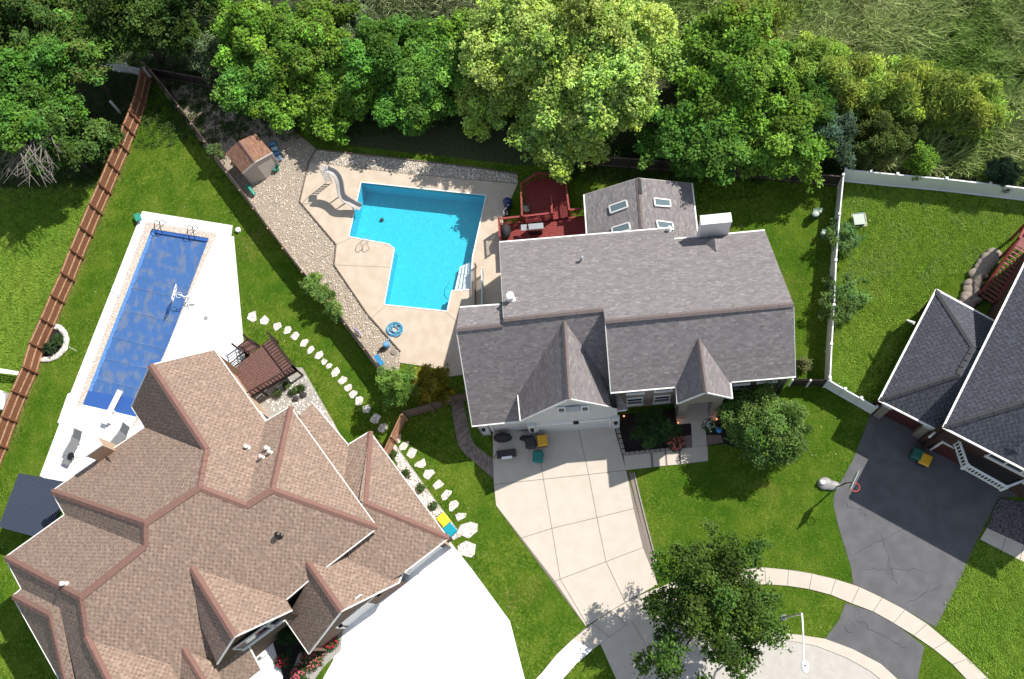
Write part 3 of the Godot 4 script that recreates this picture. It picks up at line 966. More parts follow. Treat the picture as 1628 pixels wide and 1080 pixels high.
	put("chimney_cap", ch, M.white_paint, co)
	var ck := MB.new()
	var ct := on(w1, 175, 728) + Vector3.UP * 0.3
	ck.slab([ct, on(w1, 166, 727), on(w1, 178, 737)], 0.08)
	put("chimney_cricket", ck, rm, h)
	var kw := plane3(K0, K1, V327)
	vent(h, on(kw, 394.5, 712), 0.08, 0.35, M.plastic_white)
	vent(h, on(plane3(K1, A0, V431), 426, 714), 0.08, 0.3, M.plastic_white)
	vent(h, on(plane3(K1, A0, V431), 431, 720), 0.07, 0.3, M.plastic_white)
	vent(h, on(plane3(K1, A0, V431), 418, 728), 0.07, 0.4, M.plastic_white)
	vent(h, on(plane3(F1, V127, F0), 105, 929), 0.09, 0.4, M.plastic_white)
	vent(h, on(spl, 445, 852), 0.11, 0.45, M.black_metal)
	no_grass([K0, A0, P(497, 641, 3.4), B0, B1, gl, P(345, 1120, 3), P(93, 1120, 3), s0, F0, E0, N0])

# ---------------------------------------------------------------- the navy house
func navy_house() -> void:
	var h := thing("navy_house", "dark slate-blue hip-roofed house with brick front at the right edge beside the asphalt driveway", "house", P(1560, 640))
	var rm: Material = M.navy_roof
	var a := P(1488.8, 460.7, 3.2); var b := P(1397.6, 637, 3.2); var c := P(1490.9, 684.4, 3.2); var d := P(1581, 511, 3.2)
	var e := level(c - b); var s := level(b - a)
	var wp := rise(a, b, 0.72, c); var fp := rise(b, c, 0.72, a); var bp := rise(a, d, 0.72, b)
	var r0 := on(wp, 1549, 553); var r1 := on(wp, 1524, 596)
	fp = plane3(b, c, r1); bp = plane3(a, d, r0)
	var mb := MB.new(); mb.slab([a, b, r1, r0], 0.15); put("roof", mb, rm, h)
	mb = MB.new(); mb.slab([b, c + e * 1.2, on(fp, 1560, 620), r1], 0.15); put("roof", mb, rm, h)
	mb = MB.new(); mb.slab([a, r0, on(bp, 1600, 560), on(bp, 1600, 521)], 0.15); put("roof", mb, rm, h)
	mb = MB.new(); mb.slab([r0, r1, r1 + e * 3, r0 + e * 3], 0.15); put("roof", mb, rm, h)
	var ma := P(1660, 357, 5.9); var mc := P(1499.8, 680, 5.9); var md := P(1760, 815, 5.9)
	var mw := rise(ma, mc, 0.75, md); var mf := rise(mc, md, 0.75, ma)
	var t := on(mw, 1640, 637)
	mf = plane3(mc, md, t)
	mb = MB.new(); mb.slab([ma, mc, t, on(mw, 1700, 520)], 0.16); put("roof", mb, rm, h)
	mb = MB.new(); mb.slab([mc, md, on(mf, 1830, 735), t], 0.16); put("roof", mb, rm, h)
	var far := on(mw, 1700, 520)
	mb = MB.new(); mb.slab([t, on(mf, 1830, 735), far + e * 8, far], 0.16); put("roof", mb, rm, h)
	# small front gable
	var ga := on(mf, 1640, 690); var gt := P(1614, 716, ga.y - 0.2)
	mb = MB.new(); mb.slab([P(1568, 705, 5.9), P(1614, 716, 6.5), P(1640, 690, 7.2), P(1600, 700, 6.6)], 0.1); put("roof", mb, rm, h)
	mb = MB.new(); mb.slab([P(1614, 716, 6.5), P(1632, 735, 5.9), P(1660, 730, 6.0), P(1640, 690, 7.2)], 0.1); put("roof", mb, rm, h)
	for k in [[b, r1], [a, r0], [r0, r1], [mc, t]]: caps(h, k[0], k[1], M.navy_cap, 0.4, 0.34, true)
	for run in [[a, b], [b, c], [a, on(bp, 1597, 519.5)], [ma, mc], [mc, md], [c, mc - Vector3.UP * 2.6]]:
		var g := MB.new(); trim(g, run, 0.12, 0.13, -0.03); put("gutter", g, M.gutter, h)
	var w := MB.new()
	curtain(w, [a, b], e * 0.4, -e); curtain(w, [b, c + e * 2], -s * 0.45, s); curtain(w, [a, d], s * 0.4, -s)
	curtain(w, [ma, mc], e * 0.4, -e); curtain(w, [mc, md], -s * 0.5, s)
	put("wall", w, M.dark_red_brick, h)
	var fw := Plane(s, s.dot(b - s * 0.45))
	var mw2 := Plane(s, s.dot(mc - s * 0.5))
	var prj := func(v: Vector3, pl: Plane) -> Vector3: return v - s * (v.dot(s) - pl.d)
	garage_door(h, prj.call(P(1404, 662), fw), prj.call(P(1450, 690), fw), s, 2.3, M.garage_red)
	# the projecting second garage bay
	var g0: Vector3 = prj.call(P(1480, 718), mw2); var g1: Vector3 = prj.call(P(1528, 745), mw2)
	garage_door(h, g0, g1, s, 2.3, M.garage_red)
	for k in [prj.call(P(1395, 659), fw), prj.call(P(1456, 693), fw)]:
		var pi := MB.new()
		pi.box(Transform3D(Basis(e, Vector3.UP, s), k + Vector3.UP * 1.35 + s * 0.2), Vector3(0.5, 2.7, 0.4))
		put("pilaster", pi, M.grey_brick, h)
		pi = MB.new()
		pi.box(Transform3D(Basis(e, Vector3.UP, s), k + Vector3.UP * 2.74 + s * 0.2), Vector3(0.62, 0.08, 0.52))
		put("pilaster_cap", pi, M.gutter, h)
	for k in [1585, 1612, 1640]:
		window(h, prj.call(P(k, 735 + (k - 1585) * 0.53, 4.4), mw2), e, s, 1.0, 1.2, 0)
	no_grass([a, b, P(1383, 658), P(1628, 790), P(1700, 800), P(1700, 400), d])
	# front porch rail (white) on its stone base
	var rl := thing("porch_railing", "white balcony railing with close balusters bending along the brick front of the navy house", "railing", P(1529, 745, 2.75))
	var path := [P(1515, 702, 2.75), P(1529.5, 744.6, 2.75), P(1591, 779, 2.75)]
	for i in 2:
		var p0: Vector3 = path[i]; var p1: Vector3 = path[i + 1]
		for y in [0.1, 1.0]:
			var r := MB.new()
			r.bar(p0 + Vector3.UP * y, p1 + Vector3.UP * y, 0.13 if y > 0.5 else 0.1, 0.09)
			put("rail", r, M.white_vinyl, rl)
		var n := int((p1 - p0).length() / 0.2)
		for k in range(1, n):
			var bl := MB.new()
			var at := p0.lerp(p1, float(k) / n)
			bl.bar(at + Vector3.UP * 0.1, at + Vector3.UP * 1.0, 0.06, 0.06, Vector3.RIGHT)
			put("baluster", bl, M.white_vinyl, rl)
	for p in path + [P(1628, 768, 2.75)]:
		var po := MB.new()
		po.box(Transform3D(Basis(e, Vector3.UP, s), p + Vector3.UP * 0.55), Vector3(0.15, 1.2, 0.15))
		put("post", po, M.white_vinyl, rl)
	for y in [0.1, 1.0]:
		var sr := MB.new(); sr.bar(path[2] + Vector3.UP * y, P(1640, 760, 2.75) + Vector3.UP * y, 0.12, 0.09); put("rail", sr, M.white_vinyl, rl)
	var pf := MB.new()
	pf.slab([P(1515, 700, 2.74), P(1529.5, 746, 2.74), P(1591, 781, 2.74), P(1650, 758, 2.74), P(1640, 730, 2.74), P(1560, 690, 2.74)], 0.25)
	put("balcony_floor", pf, M.dark_gravel, h)
	var fl2 := MB.new(); fl2.tube([P(1442, 509, 2.6), P(1454, 514, 2.9)], 0.05, 0.11, 8); put("flood_light", fl2, M.plastic_white, h)

# ---------------------------------------------------------------- fences
# boards between two ground points; opts: h, board, gap, m, post, rails, rail, side (+1/-1 which face the rails are on)
func bay(f: Node, a: Vector3, b: Vector3, o: Dictionary) -> void:
	var d := (b - a).normalized()
	var side: Vector3 = Vector3(-d.z, 0, d.x) * o.side
	var n := int((b - a).length() / (o.board + o.gap))
	var bw: float = (b - a).length() / n - o.gap
	var mb := MB.new()
	var r := RandomNumberGenerator.new(); r.seed = int(absf(a.x * 131.0 + a.z * 17.0))
	for k in n:
		var c := a.lerp(b, (k + 0.5) / n)
		var hh: float = o.h + r.randf_range(-0.012, 0.012)
		var bs := Basis(d, Vector3.UP, side).rotated(d, r.randf_range(-0.006, 0.006))
		if o.get("peak", false):
			var w: float = bw * 0.5
			var q := [c - d * w, c + d * w, c + d * w + Vector3.UP * (hh - 0.08), c + Vector3.UP * hh, c - d * w + Vector3.UP * (hh - 0.08)]
			mb.slab(q, 0.022, -side)
		else:
			mb.box(Transform3D(bs, c + Vector3.UP * hh * 0.5), Vector3(bw, hh, 0.022))
	put("pickets", mb, M[o.m], f, "stuff")
	for y in o.rails:
		mb = MB.new()
		mb.bar(a + Vector3.UP * y + side * 0.045, b + Vector3.UP * y + side * 0.045, 0.05, o.get("rail_h", 0.09))
		put("rail", mb, M[o.rail], f)

func fence(called: String, label: String, pts: Array, o: Dictionary, group := "") -> Node3D:
	var f := thing(called, label, "fence", pts[0], group)
	for i in pts.size() - 1: bay(f, pts[i], pts[i + 1], o)
	var post := MB.new()
	var ph: float = o.h + o.get("post_up", 0.06)
	post.box(Transform3D(Basis(), Vector3.UP * ph * 0.5), Vector3(o.get("post_w", 0.11), ph, o.get("post_w", 0.11)))
	if o.get("cap", false): post.box(Transform3D(Basis(), Vector3.UP * (ph + 0.03)), Vector3(0.17, 0.06, 0.17))
	var pm := post.mesh(M[o.post])
	for i in pts.size():
		var d: Vector3 = (pts[mini(i + 1, pts.size() - 1)] - pts[maxi(i - 1, 0)]).normalized()
		var side: Vector3 = Vector3(-d.z, 0, d.x) * o.side
		var p := MeshInstance3D.new()
		p.mesh = pm
		p.name = "post" if i == 0 else "post_%03d" % i
		f.add_child(p)
		p.position = pts[i] - pts[0] + side * o.get("post_off", 0.08)
		p.rotation.y = atan2(-d.z, d.x)
	return f

func split(pts: Array, step: float) -> Array:
	var out := [pts[0]]
	for i in pts.size() - 1:
		var n := maxi(1, roundi((pts[i + 1] - pts[i]).length() / step))
		for k in range(1, n + 1): out.append(pts[i].lerp(pts[i + 1], float(k) / n))
	return out

func fences() -> void:
	fence("board_fence", "long red-brown board fence with three pale rails along the left lawn", G([240, 132, 231, 172, 222, 197, 213.9, 217, 203.8, 243, 189.6, 275.5, 175.7, 309, 161.4, 341, 146.6, 376.3, 131.8, 411.8, 117.9, 447.4, 102.2, 482.3, 86.8, 519, 70, 557, 59.2, 594, 42.5, 631, 26.7, 671, 11.8, 712.5, -3, 750, -18, 790]),
		{"h": 1.9, "board": 0.14, "gap": 0.006, "m": "brown_wood", "post": "brown_wood", "rail": "tan_wood", "rails": [0.25, 0.98, 1.80], "side": -1.0, "post_off": 0.1, "post_w": 0.12, "rail_h": 0.1})
	fence("board_fence", "weathered grey-brown fence seen edge-on between the two pool gardens", split(G([243, 118, 255, 130, 280, 161, 340, 242, 375, 290, 417, 347, 463, 409, 493, 446, 534, 491, 560, 527, 590, 566, 616, 602, 636, 640]), 2.2),
		{"h": 1.75, "board": 0.14, "gap": 0.006, "m": "grey_wood", "post": "tan_wood", "rail": "grey_wood", "rails": [0.25, 0.95, 1.6], "side": 1.0, "post_off": 0.09, "post_w": 0.1, "post_up": 0.02})
	fence("board_fence", "short tan fence return ending at the stepping-stone path", split(G([646, 668, 630, 702, 617, 730]), 1.7),
		{"h": 1.75, "board": 0.14, "gap": 0.006, "m": "tan_wood", "post": "tan_wood", "rail": "brown_wood", "rails": [0.3, 1.5], "side": -1.0, "post_off": 0.09})
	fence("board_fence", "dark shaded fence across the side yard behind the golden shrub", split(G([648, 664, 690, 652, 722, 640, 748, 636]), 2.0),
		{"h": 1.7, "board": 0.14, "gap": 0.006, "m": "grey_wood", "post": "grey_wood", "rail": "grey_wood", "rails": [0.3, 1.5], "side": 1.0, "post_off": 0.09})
	fence("picket_fence", "pale picket fence with pointed tops at the back corner under the trees", split(G([160, 106, 184, 113, 212, 118, 240, 124]), 2.4),
		{"h": 1.25, "board": 0.1, "gap": 0.07, "m": "white_vinyl", "post": "white_vinyl", "rail": "white_vinyl", "rails": [0.3, 0.95], "side": -1.0, "peak": true, "cap": true})
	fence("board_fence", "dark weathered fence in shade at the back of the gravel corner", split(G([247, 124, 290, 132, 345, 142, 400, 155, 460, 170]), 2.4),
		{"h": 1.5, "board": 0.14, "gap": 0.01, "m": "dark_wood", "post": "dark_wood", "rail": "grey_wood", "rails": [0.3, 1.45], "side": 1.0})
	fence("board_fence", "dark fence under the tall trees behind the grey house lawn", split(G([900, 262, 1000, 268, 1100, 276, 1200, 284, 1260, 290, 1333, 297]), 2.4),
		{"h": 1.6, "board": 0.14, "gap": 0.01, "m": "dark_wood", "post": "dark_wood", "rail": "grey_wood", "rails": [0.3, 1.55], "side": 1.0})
	fence("vinyl_fence", "pale vinyl fence running down between the grey house lawn and the rough right lawn", split(G([1332, 297, 1326, 358, 1320, 430, 1317, 500, 1313, 560, 1310.5, 612]), 2.4),
		{"h": 1.75, "board": 0.16, "gap": 0.004, "m": "white_vinyl", "post": "white_vinyl", "rail": "white_vinyl", "rails": [0.12, 1.7], "side": -1.0, "cap": true, "post_off": 0.0})
	fence("vinyl_fence", "white vinyl fence along the tall meadow at the back right", split(G([1336, 288, 1375, 292, 1416, 296, 1492, 303, 1560, 311, 1628, 319, 1700, 328]), 2.4),
		{"h": 1.75, "board": 0.3, "gap": 0.004, "m": "white_vinyl", "post": "white_vinyl", "rail": "white_vinyl", "rails": [0.12, 1.7], "side": 1.0, "cap": true, "post_off": 0.0})
	fence("vinyl_fence", "three-panel white vinyl fence joining the navy house corner", split(G([1311, 615, 1335, 629, 1360, 643, 1384, 657]), 2.0),
		{"h": 1.6, "board": 0.3, "gap": 0.004, "m": "white_vinyl", "post": "white_vinyl", "rail": "white_vinyl", "rails": [0.12, 1.55], "side": 1.0, "cap": true, "post_off": 0.0})
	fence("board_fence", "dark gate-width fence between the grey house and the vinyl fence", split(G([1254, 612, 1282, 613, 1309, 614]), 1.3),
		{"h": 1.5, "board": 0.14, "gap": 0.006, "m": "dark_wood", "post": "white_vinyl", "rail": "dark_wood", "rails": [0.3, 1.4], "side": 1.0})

# a balustrade along points: two rails, balusters and posts, every piece a part
func balustrade(f: Node, pts: Array, h: float, m: Material, gap := 0.14, thick := 0.035, rail_w := 0.09) -> void:
	for i in pts.size() - 1:
		var a: Vector3 = pts[i]; var b: Vector3 = pts[i + 1]
		for y in [0.12, h]:
			var r := MB.new(); r.bar(a + Vector3.UP * y, b + Vector3.UP * y, rail_w if y > 0.5 else 0.05, 0.05)
			put("rail", r, m, f)
		var n := int((b - a).length() / gap)
		var bm := MB.new()
		bm.bar(Vector3.UP * 0.12, Vector3.UP * h, thick, thick, Vector3.RIGHT)
		var me := bm.mesh(m)
		for k in range(1, n):
			var o := MeshInstance3D.new()
			o.mesh = me
			o.position = a.lerp(b, float(k) / n) - place(f)
			var cnt: int = f.get_meta("bal", 0)
			o.name = "baluster" if cnt == 0 else "baluster_%03d" % cnt
			f.set_meta("bal", cnt + 1)
			f.add_child(o)
	for p in pts:
		var po := MB.new(); po.box(Transform3D(Basis(), p + Vector3.UP * (h + 0.08) * 0.5), Vector3(0.1, h + 0.08, 0.1))
		put("post", po, m, f)

func boards(f: Node, pts: Array, dir: Vector3, m: Material, w := 0.14, thick := 0.03) -> void:
	var side := Vector3(-dir.z, 0, dir.x)
	var lo := 1e9; var hi := -1e9
	var y: float = pts[0].y
	for p in pts:
		lo = minf(lo, p.dot(side)); hi = maxf(hi, p.dot(side))
	var poly := flat2(pts)
	var x := lo
	while x < hi:
		var a := side * (x + 0.05 * w); var b := side * (x + w - 0.05 * w)
		var q := PackedVector2Array([Vector2(a.x, a.z) - Vector2(dir.x, dir.z) * 200, Vector2(a.x, a.z) + Vector2(dir.x, dir.z) * 200, Vector2(b.x, b.z) + Vector2(dir.x, dir.z) * 200, Vector2(b.x, b.z) - Vector2(dir.x, dir.z) * 200])
		for r in Geometry2D.intersect_polygons(poly, q):
			var mb := MB.new(); mb.slab(raise3(r, y), thick)
			put("board", mb, m, f)
		x += w

# ---------------------------------------------------------------- pools
var left_pool := []
var right_pool := []

func pools() -> void:
	# left: covered lap pool
	var c := left_pool
	var t := thing("lap_pool", "long narrow lap pool under a blue cover stained with brown leaf litter", "pool", mid(c))
	var mb := MB.new()
	for i in 4:
		var a: Vector3 = c[i]; var b: Vector3 = c[(i + 1) % 4]
		mb.quad(a + Vector3.UP * 0.06, b + Vector3.UP * 0.06, b - Vector3.UP * 1.2, a - Vector3.UP * 1.2, mid(c) - (a + b) / 2)
	mb.poly([c[0] - Vector3.UP * 1.2, c[1] - Vector3.UP * 1.2, c[2] - Vector3.UP * 1.2, c[3] - Vector3.UP * 1.2], Vector3.UP)
	put("basin", mb, M.liner_side, t)
	# the cover sags and wrinkles
	mb = MB.new()
	var f := FastNoiseLite.new(); f.seed = 4; f.frequency = 0.35; f.fractal_octaves = 4
	var g2 := FastNoiseLite.new(); g2.seed = 5; g2.frequency = 0.9; g2.fractal_octaves = 3
	var nu := 50; var nv := 150
	var grid := []
	for i in nv + 1:
		var row := []
		for j in nu + 1:
			var u := float(j) / nu; var v := float(i) / nv
			var p: Vector3 = c[0].lerp(c[1], u).lerp(c[3].lerp(c[2], u), v)
			var edge := minf(minf(u, 1 - u) * 12.0, 1.0)
			p.y = -0.09 + 0.035 * f.get_noise_2d(p.x * 1.0, p.z) + 0.022 * absf(g2.get_noise_2d(p.x * 3.0 + p.z * 1.2, p.z * 0.8 - p.x * 0.5)) + 0.04 * (1.0 - edge)
			for k in [0.27, 0.47, 0.62, 0.74, 0.85]:
				p.y += 0.02 * exp(-pow((v - k - 0.01 * u) * 90.0, 2.0))
			row.append(p)
		grid.append(row)
	for i in nv:
		for j in nu:
			var q := [grid[i][j], grid[i][j + 1], grid[i + 1][j + 1], grid[i + 1][j]]
			var w := []
			for e in [[i, j], [i, j + 1], [i + 1, j + 1], [i + 1, j]]:
				var dx: Vector3 = grid[e[0]][mini(e[1] + 1, nu)] - grid[e[0]][maxi(e[1] - 1, 0)]
				var dz: Vector3 = grid[mini(e[0] + 1, nv)][e[1]] - grid[maxi(e[0] - 1, 0)][e[1]]
				var nn := dx.cross(dz).normalized()
				w.append(nn if nn.y > 0 else -nn)
			for k in [[0, 1, 2], [0, 2, 3]]: mb.smooth([q[k[0]], w[k[0]]], [q[k[1]], w[k[1]]], [q[k[2]], w[k[2]]])
	var cov := put("pool_cover", mb, M.pool_cover, t)
	# pale welt along the left edge, dark loose end at the bottom, white seams
	mb = MB.new()
	var rows := 40
	for i in rows:
		var v0 := float(i) / rows; var v1 := float(i + 1) / rows
		var wob := 0.03 * sin(i * 1.7); var wob1 := 0.03 * sin((i + 1) * 1.7)
		var a0: Vector3 = c[0].lerp(c[3], v0); var a1: Vector3 = c[0].lerp(c[3], v1)
		var b0: Vector3 = c[0].lerp(c[3], v0).lerp(c[1].lerp(c[2], v0), 0.055 + wob * 0.4); var b1: Vector3 = c[0].lerp(c[3], v1).lerp(c[1].lerp(c[2], v1), 0.055 + wob1 * 0.4)
		mb.quad(a0 + Vector3.UP * 0.02, a1 + Vector3.UP * 0.02, b1 + Vector3.UP * (-0.01 + wob), b0 + Vector3.UP * (-0.01 + wob1), Vector3.UP)
	put("cover_edge", mb, M.cover_edge, cov)
	for k in [0.34, 0.47, 0.62, 0.74, 0.85]:
		mb = MB.new()
		for i in 12:
			var u0 := i / 12.0; var u1 := (i + 1) / 12.0
			var sa: Vector3 = c[0].lerp(c[1], u0).lerp(c[3].lerp(c[2], u0), k + 0.01 * u0); var sb: Vector3 = c[0].lerp(c[1], u1).lerp(c[3].lerp(c[2], u1), k + 0.01 * u1)
			mb.bar(sa - Vector3.UP * 0.055, sb - Vector3.UP * 0.055, 0.03, 0.02)
		put("cover_seam", mb, M.cover_seam, cov)
	mb = MB.new()
	var e0: Vector3 = c[3].lerp(c[0], 0.075); var e1: Vector3 = c[2].lerp(c[1], 0.095)
	mb.poly([c[3], c[2], e1, e0].map(func(p): return p + Vector3.UP * 0.03), Vector3.UP)
	put("cover_end", mb, M.cover_dark, cov)
	mb = MB.new()
	e0 = c[0].lerp(c[3], 0.018); e1 = c[1].lerp(c[2], 0.02)
	mb.poly([c[0], c[1], e1, e0].map(func(p): return p + Vector3.UP * 0.022), Vector3.UP)
	put("cover_end", mb, M.cover_dark, cov)
	# coping stones round the edge
	var o := []
	for p in [[232, 352.5], [345.5, 371], [205.5, 687], [119.5, 648.5]]: o.append(P(p[0], p[1], 0.066))
	for i in [0, 1, 3]:
		var a: Vector3 = c[i] + Vector3.UP * 0.066; var b: Vector3 = c[(i + 1) % 4] + Vector3.UP * 0.066
		var oa: Vector3 = o[i]; var ob: Vector3 = o[(i + 1) % 4]
		var n := int((b - a).length() / 0.62)
		for k in n:
			mb = MB.new()
			var s0 := (k + 0.012) / n; var s1 := (k + 0.988) / n
			mb.slab([a.lerp(b, s0), a.lerp(b, s1), oa.lerp(ob, s1), oa.lerp(ob, s0)], 0.05)
			put("coping_stone", mb, M.coping, t)
	# right: open pool, deep end to the north
	c = right_pool
	t = thing("swimming_pool", "bright turquoise L-shaped swimming pool with slide in the tan pool deck", "pool", mid(c))
	var deep := [1.6, 1.6, 1.3, 1.15, 1.15, 1.1, 1.1, 1.3, 1.35, 1.5]
	mb = MB.new()
	for i in c.size():
		var j := (i + 1) % c.size()
		var a: Vector3 = c[i]; var b: Vector3 = c[j]
		var out := Vector3(-(b - a).z, 0, (b - a).x)
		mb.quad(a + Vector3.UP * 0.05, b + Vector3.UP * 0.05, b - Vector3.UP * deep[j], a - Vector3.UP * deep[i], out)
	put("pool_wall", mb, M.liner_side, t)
	mb = MB.new()
	var fl := []
	for i in c.size(): fl.append(c[i] - Vector3.UP * deep[i])
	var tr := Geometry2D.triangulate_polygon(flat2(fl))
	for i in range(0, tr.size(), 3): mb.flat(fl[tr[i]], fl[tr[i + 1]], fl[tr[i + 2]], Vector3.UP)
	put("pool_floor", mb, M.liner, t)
	for i in c.size():
		mb = MB.new()
		var a: Vector3 = c[i]; var b: Vector3 = c[(i + 1) % c.size()]
		mb.bar(a + Vector3.UP * 0.05, b + Vector3.UP * 0.05, 0.09, 0.06)
		put("pool_edge", mb, M.white_paint, t)
	# white steps in the eastern corner
	var st := G([729, 417, 750, 415, 748, 459, 719, 459])
	for k in 4:
		mb = MB.new()
		var s0 := k / 4.0
		mb.slab([st[0].lerp(st[1], s0), st[1], st[2], st[3].lerp(st[2], s0)].map(func(p): return p + Vector3.UP * (-0.75 + k * 0.17)), 0.17)
		put("pool_step", mb, M.pool_step, t)
	mb = MB.new()
	var hr := [P(748, 436, 0.05), P(748, 436, 0.8), P(736, 436, 0.85), P(727, 437, 0.5), P(722, 437, 0.0), P(722, 437, -0.6)]
	mb.tube(hr, 0.022, 0.022)
	put("handrail", mb, M.steel, t)
	mb = MB.new()
	mb.lathe(P(607, 350, -1.5), [Vector2(0.0, 0.0), Vector2(0.16, 0.0), Vector2(0.14, 0.08), Vector2(0, 0.1)], 12)
	put("floor_drain", mb, M.black_plastic, t)
	# water
	mb = MB.new()
	var wf := FastNoiseLite.new(); wf.seed = 9; wf.frequency = 0.7; wf.fractal_octaves = 2
	var poly := Geometry2D.offset_polygon(flat2(c), 0.02)[0]
	var lo := Vector2(1e9, 1e9); var hi := -lo
	for p in poly:
		lo = lo.min(p); hi = hi.max(p)
	var step := 0.09
	var src := P(690, 440); var hgt := func(x: float, z: float) -> float:
		var d := Vector2(x - src.x, z - src.z).length()
		return 0.006 * wf.get_noise_2d(x, z) + 0.009 * sin(d * 13.0 + 1.2 * wf.get_noise_2d(x * 0.5, z * 0.5)) * exp(-d * 0.22)
	var nx := int((hi.x - lo.x) / step) + 1; var nz := int((hi.y - lo.y) / step) + 1
	for i in nx:
		for j in nz:
			var x := lo.x + i * step; var z := lo.y + j * step
			if not Geometry2D.is_point_in_polygon(Vector2(x + step / 2, z + step / 2), poly): continue
			var w := []
			for k in [[0, 0], [1, 0], [1, 1], [0, 1]]:
				var a: float = x + k[0] * step; var b: float = z + k[1] * step
				var h0: float = hgt.call(a, b)
				var nn := Vector3(h0 - hgt.call(a + 0.03, b), 0.03, h0 - hgt.call(a, b + 0.03)).normalized()
				w.append([Vector3(a, -0.08 + h0, b), nn])
			mb.smooth(w[0], w[1], w[2]); mb.smooth(w[0], w[2], w[3])
	structure("pool_water", mb, M.water)

func pool_things() -> void:
	# slide
	var t := thing("pool_slide", "grey curving water slide with ladder at the corner of the turquoise pool", "slide", P(525, 300))
	var path := [P(519.5, 271, 2.35), P(524, 273, 2.3), P(532, 277, 2.15), P(538, 284, 1.95), P(541.5, 293, 1.7), P(543, 302, 1.45), P(545, 311, 1.2), P(550, 318, 0.95), P(557, 323, 0.72), P(564, 327, 0.55), P(573, 331, 0.45)]
	var curve := Curve3D.new()
	for i in path.size():
		var d: Vector3 = (path[mini(i + 1, path.size() - 1)] - path[maxi(i - 1, 0)]) * 0.17
		curve.add_point(path[i], -d, d)
	var cs := curve.tessellate_even_length(5, 0.12)
	var mb := MB.new()
	var prof := [Vector2(-0.27, 0.26), Vector2(-0.25, 0.2), Vector2(-0.2, 0.06), Vector2(-0.1, 0.0), Vector2(0.1, 0.0), Vector2(0.2, 0.06), Vector2(0.25, 0.2), Vector2(0.27, 0.26)]
	var rings := []
	for i in cs.size():
		var d: Vector3 = cs[mini(i + 1, cs.size() - 1)] - cs[maxi(i - 1, 0)]
		var side := d.cross(Vector3.UP).normalized()
		var up := side.cross(d).normalized()
		var r := []
		for q in prof: r.append(cs[i] + side * q.x + up * q.y)
		rings.append([r, up])
	for i in rings.size() - 1:
		for k in prof.size() - 1:
			mb.quad(rings[i][0][k], rings[i][0][k + 1], rings[i + 1][0][k + 1], rings[i + 1][0][k], rings[i][1])
			mb.quad(rings[i][0][k] - rings[i][1] * 0.03, rings[i][0][k + 1] - rings[i][1] * 0.03, rings[i + 1][0][k + 1] - rings[i + 1][1] * 0.03, rings[i + 1][0][k] - rings[i + 1][1] * 0.03, -rings[i][1])
	put("flume", mb, M.slide_grey, t)
	for k in [0, 7]:
		mb = MB.new()
		var lip := []
		for r in rings: lip.append(r[0][k])
		mb.tube(lip, 0.035, 0.035, 6)
		put("flume_rim", mb, M.slide_grey, t)
	for p in [[538, 290, 1.75], [544, 312, 1.1], [560, 330, 0.6]]:
		mb = MB.new()
		var a := P(p[0], p[1], p[2])
		mb.tube([a, Vector3(a.x, 0.05, a.z)], 0.05, 0.06)
		put("leg", mb, M.slide_grey, t)
	var top := P(518, 270, 2.25)
	mb = MB.new()
	mb.box(Transform3D(Basis(), top), Vector3(0.6, 0.08, 0.5)); put("platform", mb, M.slide_grey, t)
	for s in [-0.24, 0.24]:
		mb = MB.new()
		var x := Vector3(s, 0, 0)
		mb.tube([top + x + Vector3(0.35, 0.55, 0.1), top + x + Vector3(0.0, 0.75, 0), top + x + Vector3(-0.2, 0.3, 0), top + x + Vector3(-0.3, -1.0, -0.1), Vector3(top.x + s - 0.4, 0.05, top.z - 0.15)], 0.024, 0.024)
		put("ladder_rail", mb, M.steel, t)
	for k in 6:
		mb = MB.new()
		var y := 0.35 + k * 0.32
		var off := Vector3(-0.4 + 0.2 * y / 2.2, y, -0.13)
		mb.bar(Vector3(top.x, 0, top.z) + off - Vector3(0.24, 0, 0), Vector3(top.x, 0, top.z) + off + Vector3(0.24, 0, 0), 0.1, 0.03)
		put("ladder_rung", mb, M.steel, t)
	# ladder into the pool
	t = thing("pool_ladder", "curved metal grab rails of the pool ladder on the inner corner of the L-shaped pool", "ladder", P(583, 385))
	for s in [-0.24, 0.24]:
		mb = MB.new()
		var o := P(583, 386) + Vector3(s, 0, 0)
		mb.tube([o + Vector3(0.0, 0.05, 0.55), o + Vector3(0, 0.6, 0.5), o + Vector3(0, 0.85, 0.2), o + Vector3(0.0, 0.75, -0.12), o + Vector3(0.0, 0.0, -0.25), o + Vector3(0.0, -1.0, -0.25)], 0.024, 0.024)
		put("grab_rail", mb, M.steel, t)
	for k in 3:
		mb = MB.new()
		mb.box(Transform3D(Basis(), P(583, 386) + Vector3(0, -0.25 - k * 0.3, -0.25)), Vector3(0.46, 0.04, 0.1)); put("tread", mb, M.plastic_white, t)
	# swim-lane hand rails at the head of the lap pool
	for k in 2:
		t = thing("pool_handrail", ["dark looped handrail at the left head corner of the covered lap pool", "dark looped handrail at the right head corner of the covered lap pool"][k], "handrail", P(256 if k == 0 else 308, 366 if k == 0 else 374), "handrails of the lap pool")
		for s in [-0.22, 0.22]:
			mb = MB.new()
			var o: Vector3 = t.position + Vector3(s, 0, 0)
			mb.tube([o + Vector3(0.1, 0.06, -0.55), o + Vector3(0.1, 0.75, -0.5), o + Vector3(0.05, 0.9, -0.3), o + Vector3(0, 0.6, 0.1), o + Vector3(-0.05, 0.1, 0.3)], 0.03, 0.03)
			put("grab_rail", mb, M.dark_steel, t)
	# diving board
	t = thing("diving_board", "white diving board over the foot of the covered lap pool", "diving board", P(179, 657))
	var d0 := P(176, 651, 0.5); var d1 := P(191, 621, 0.55)
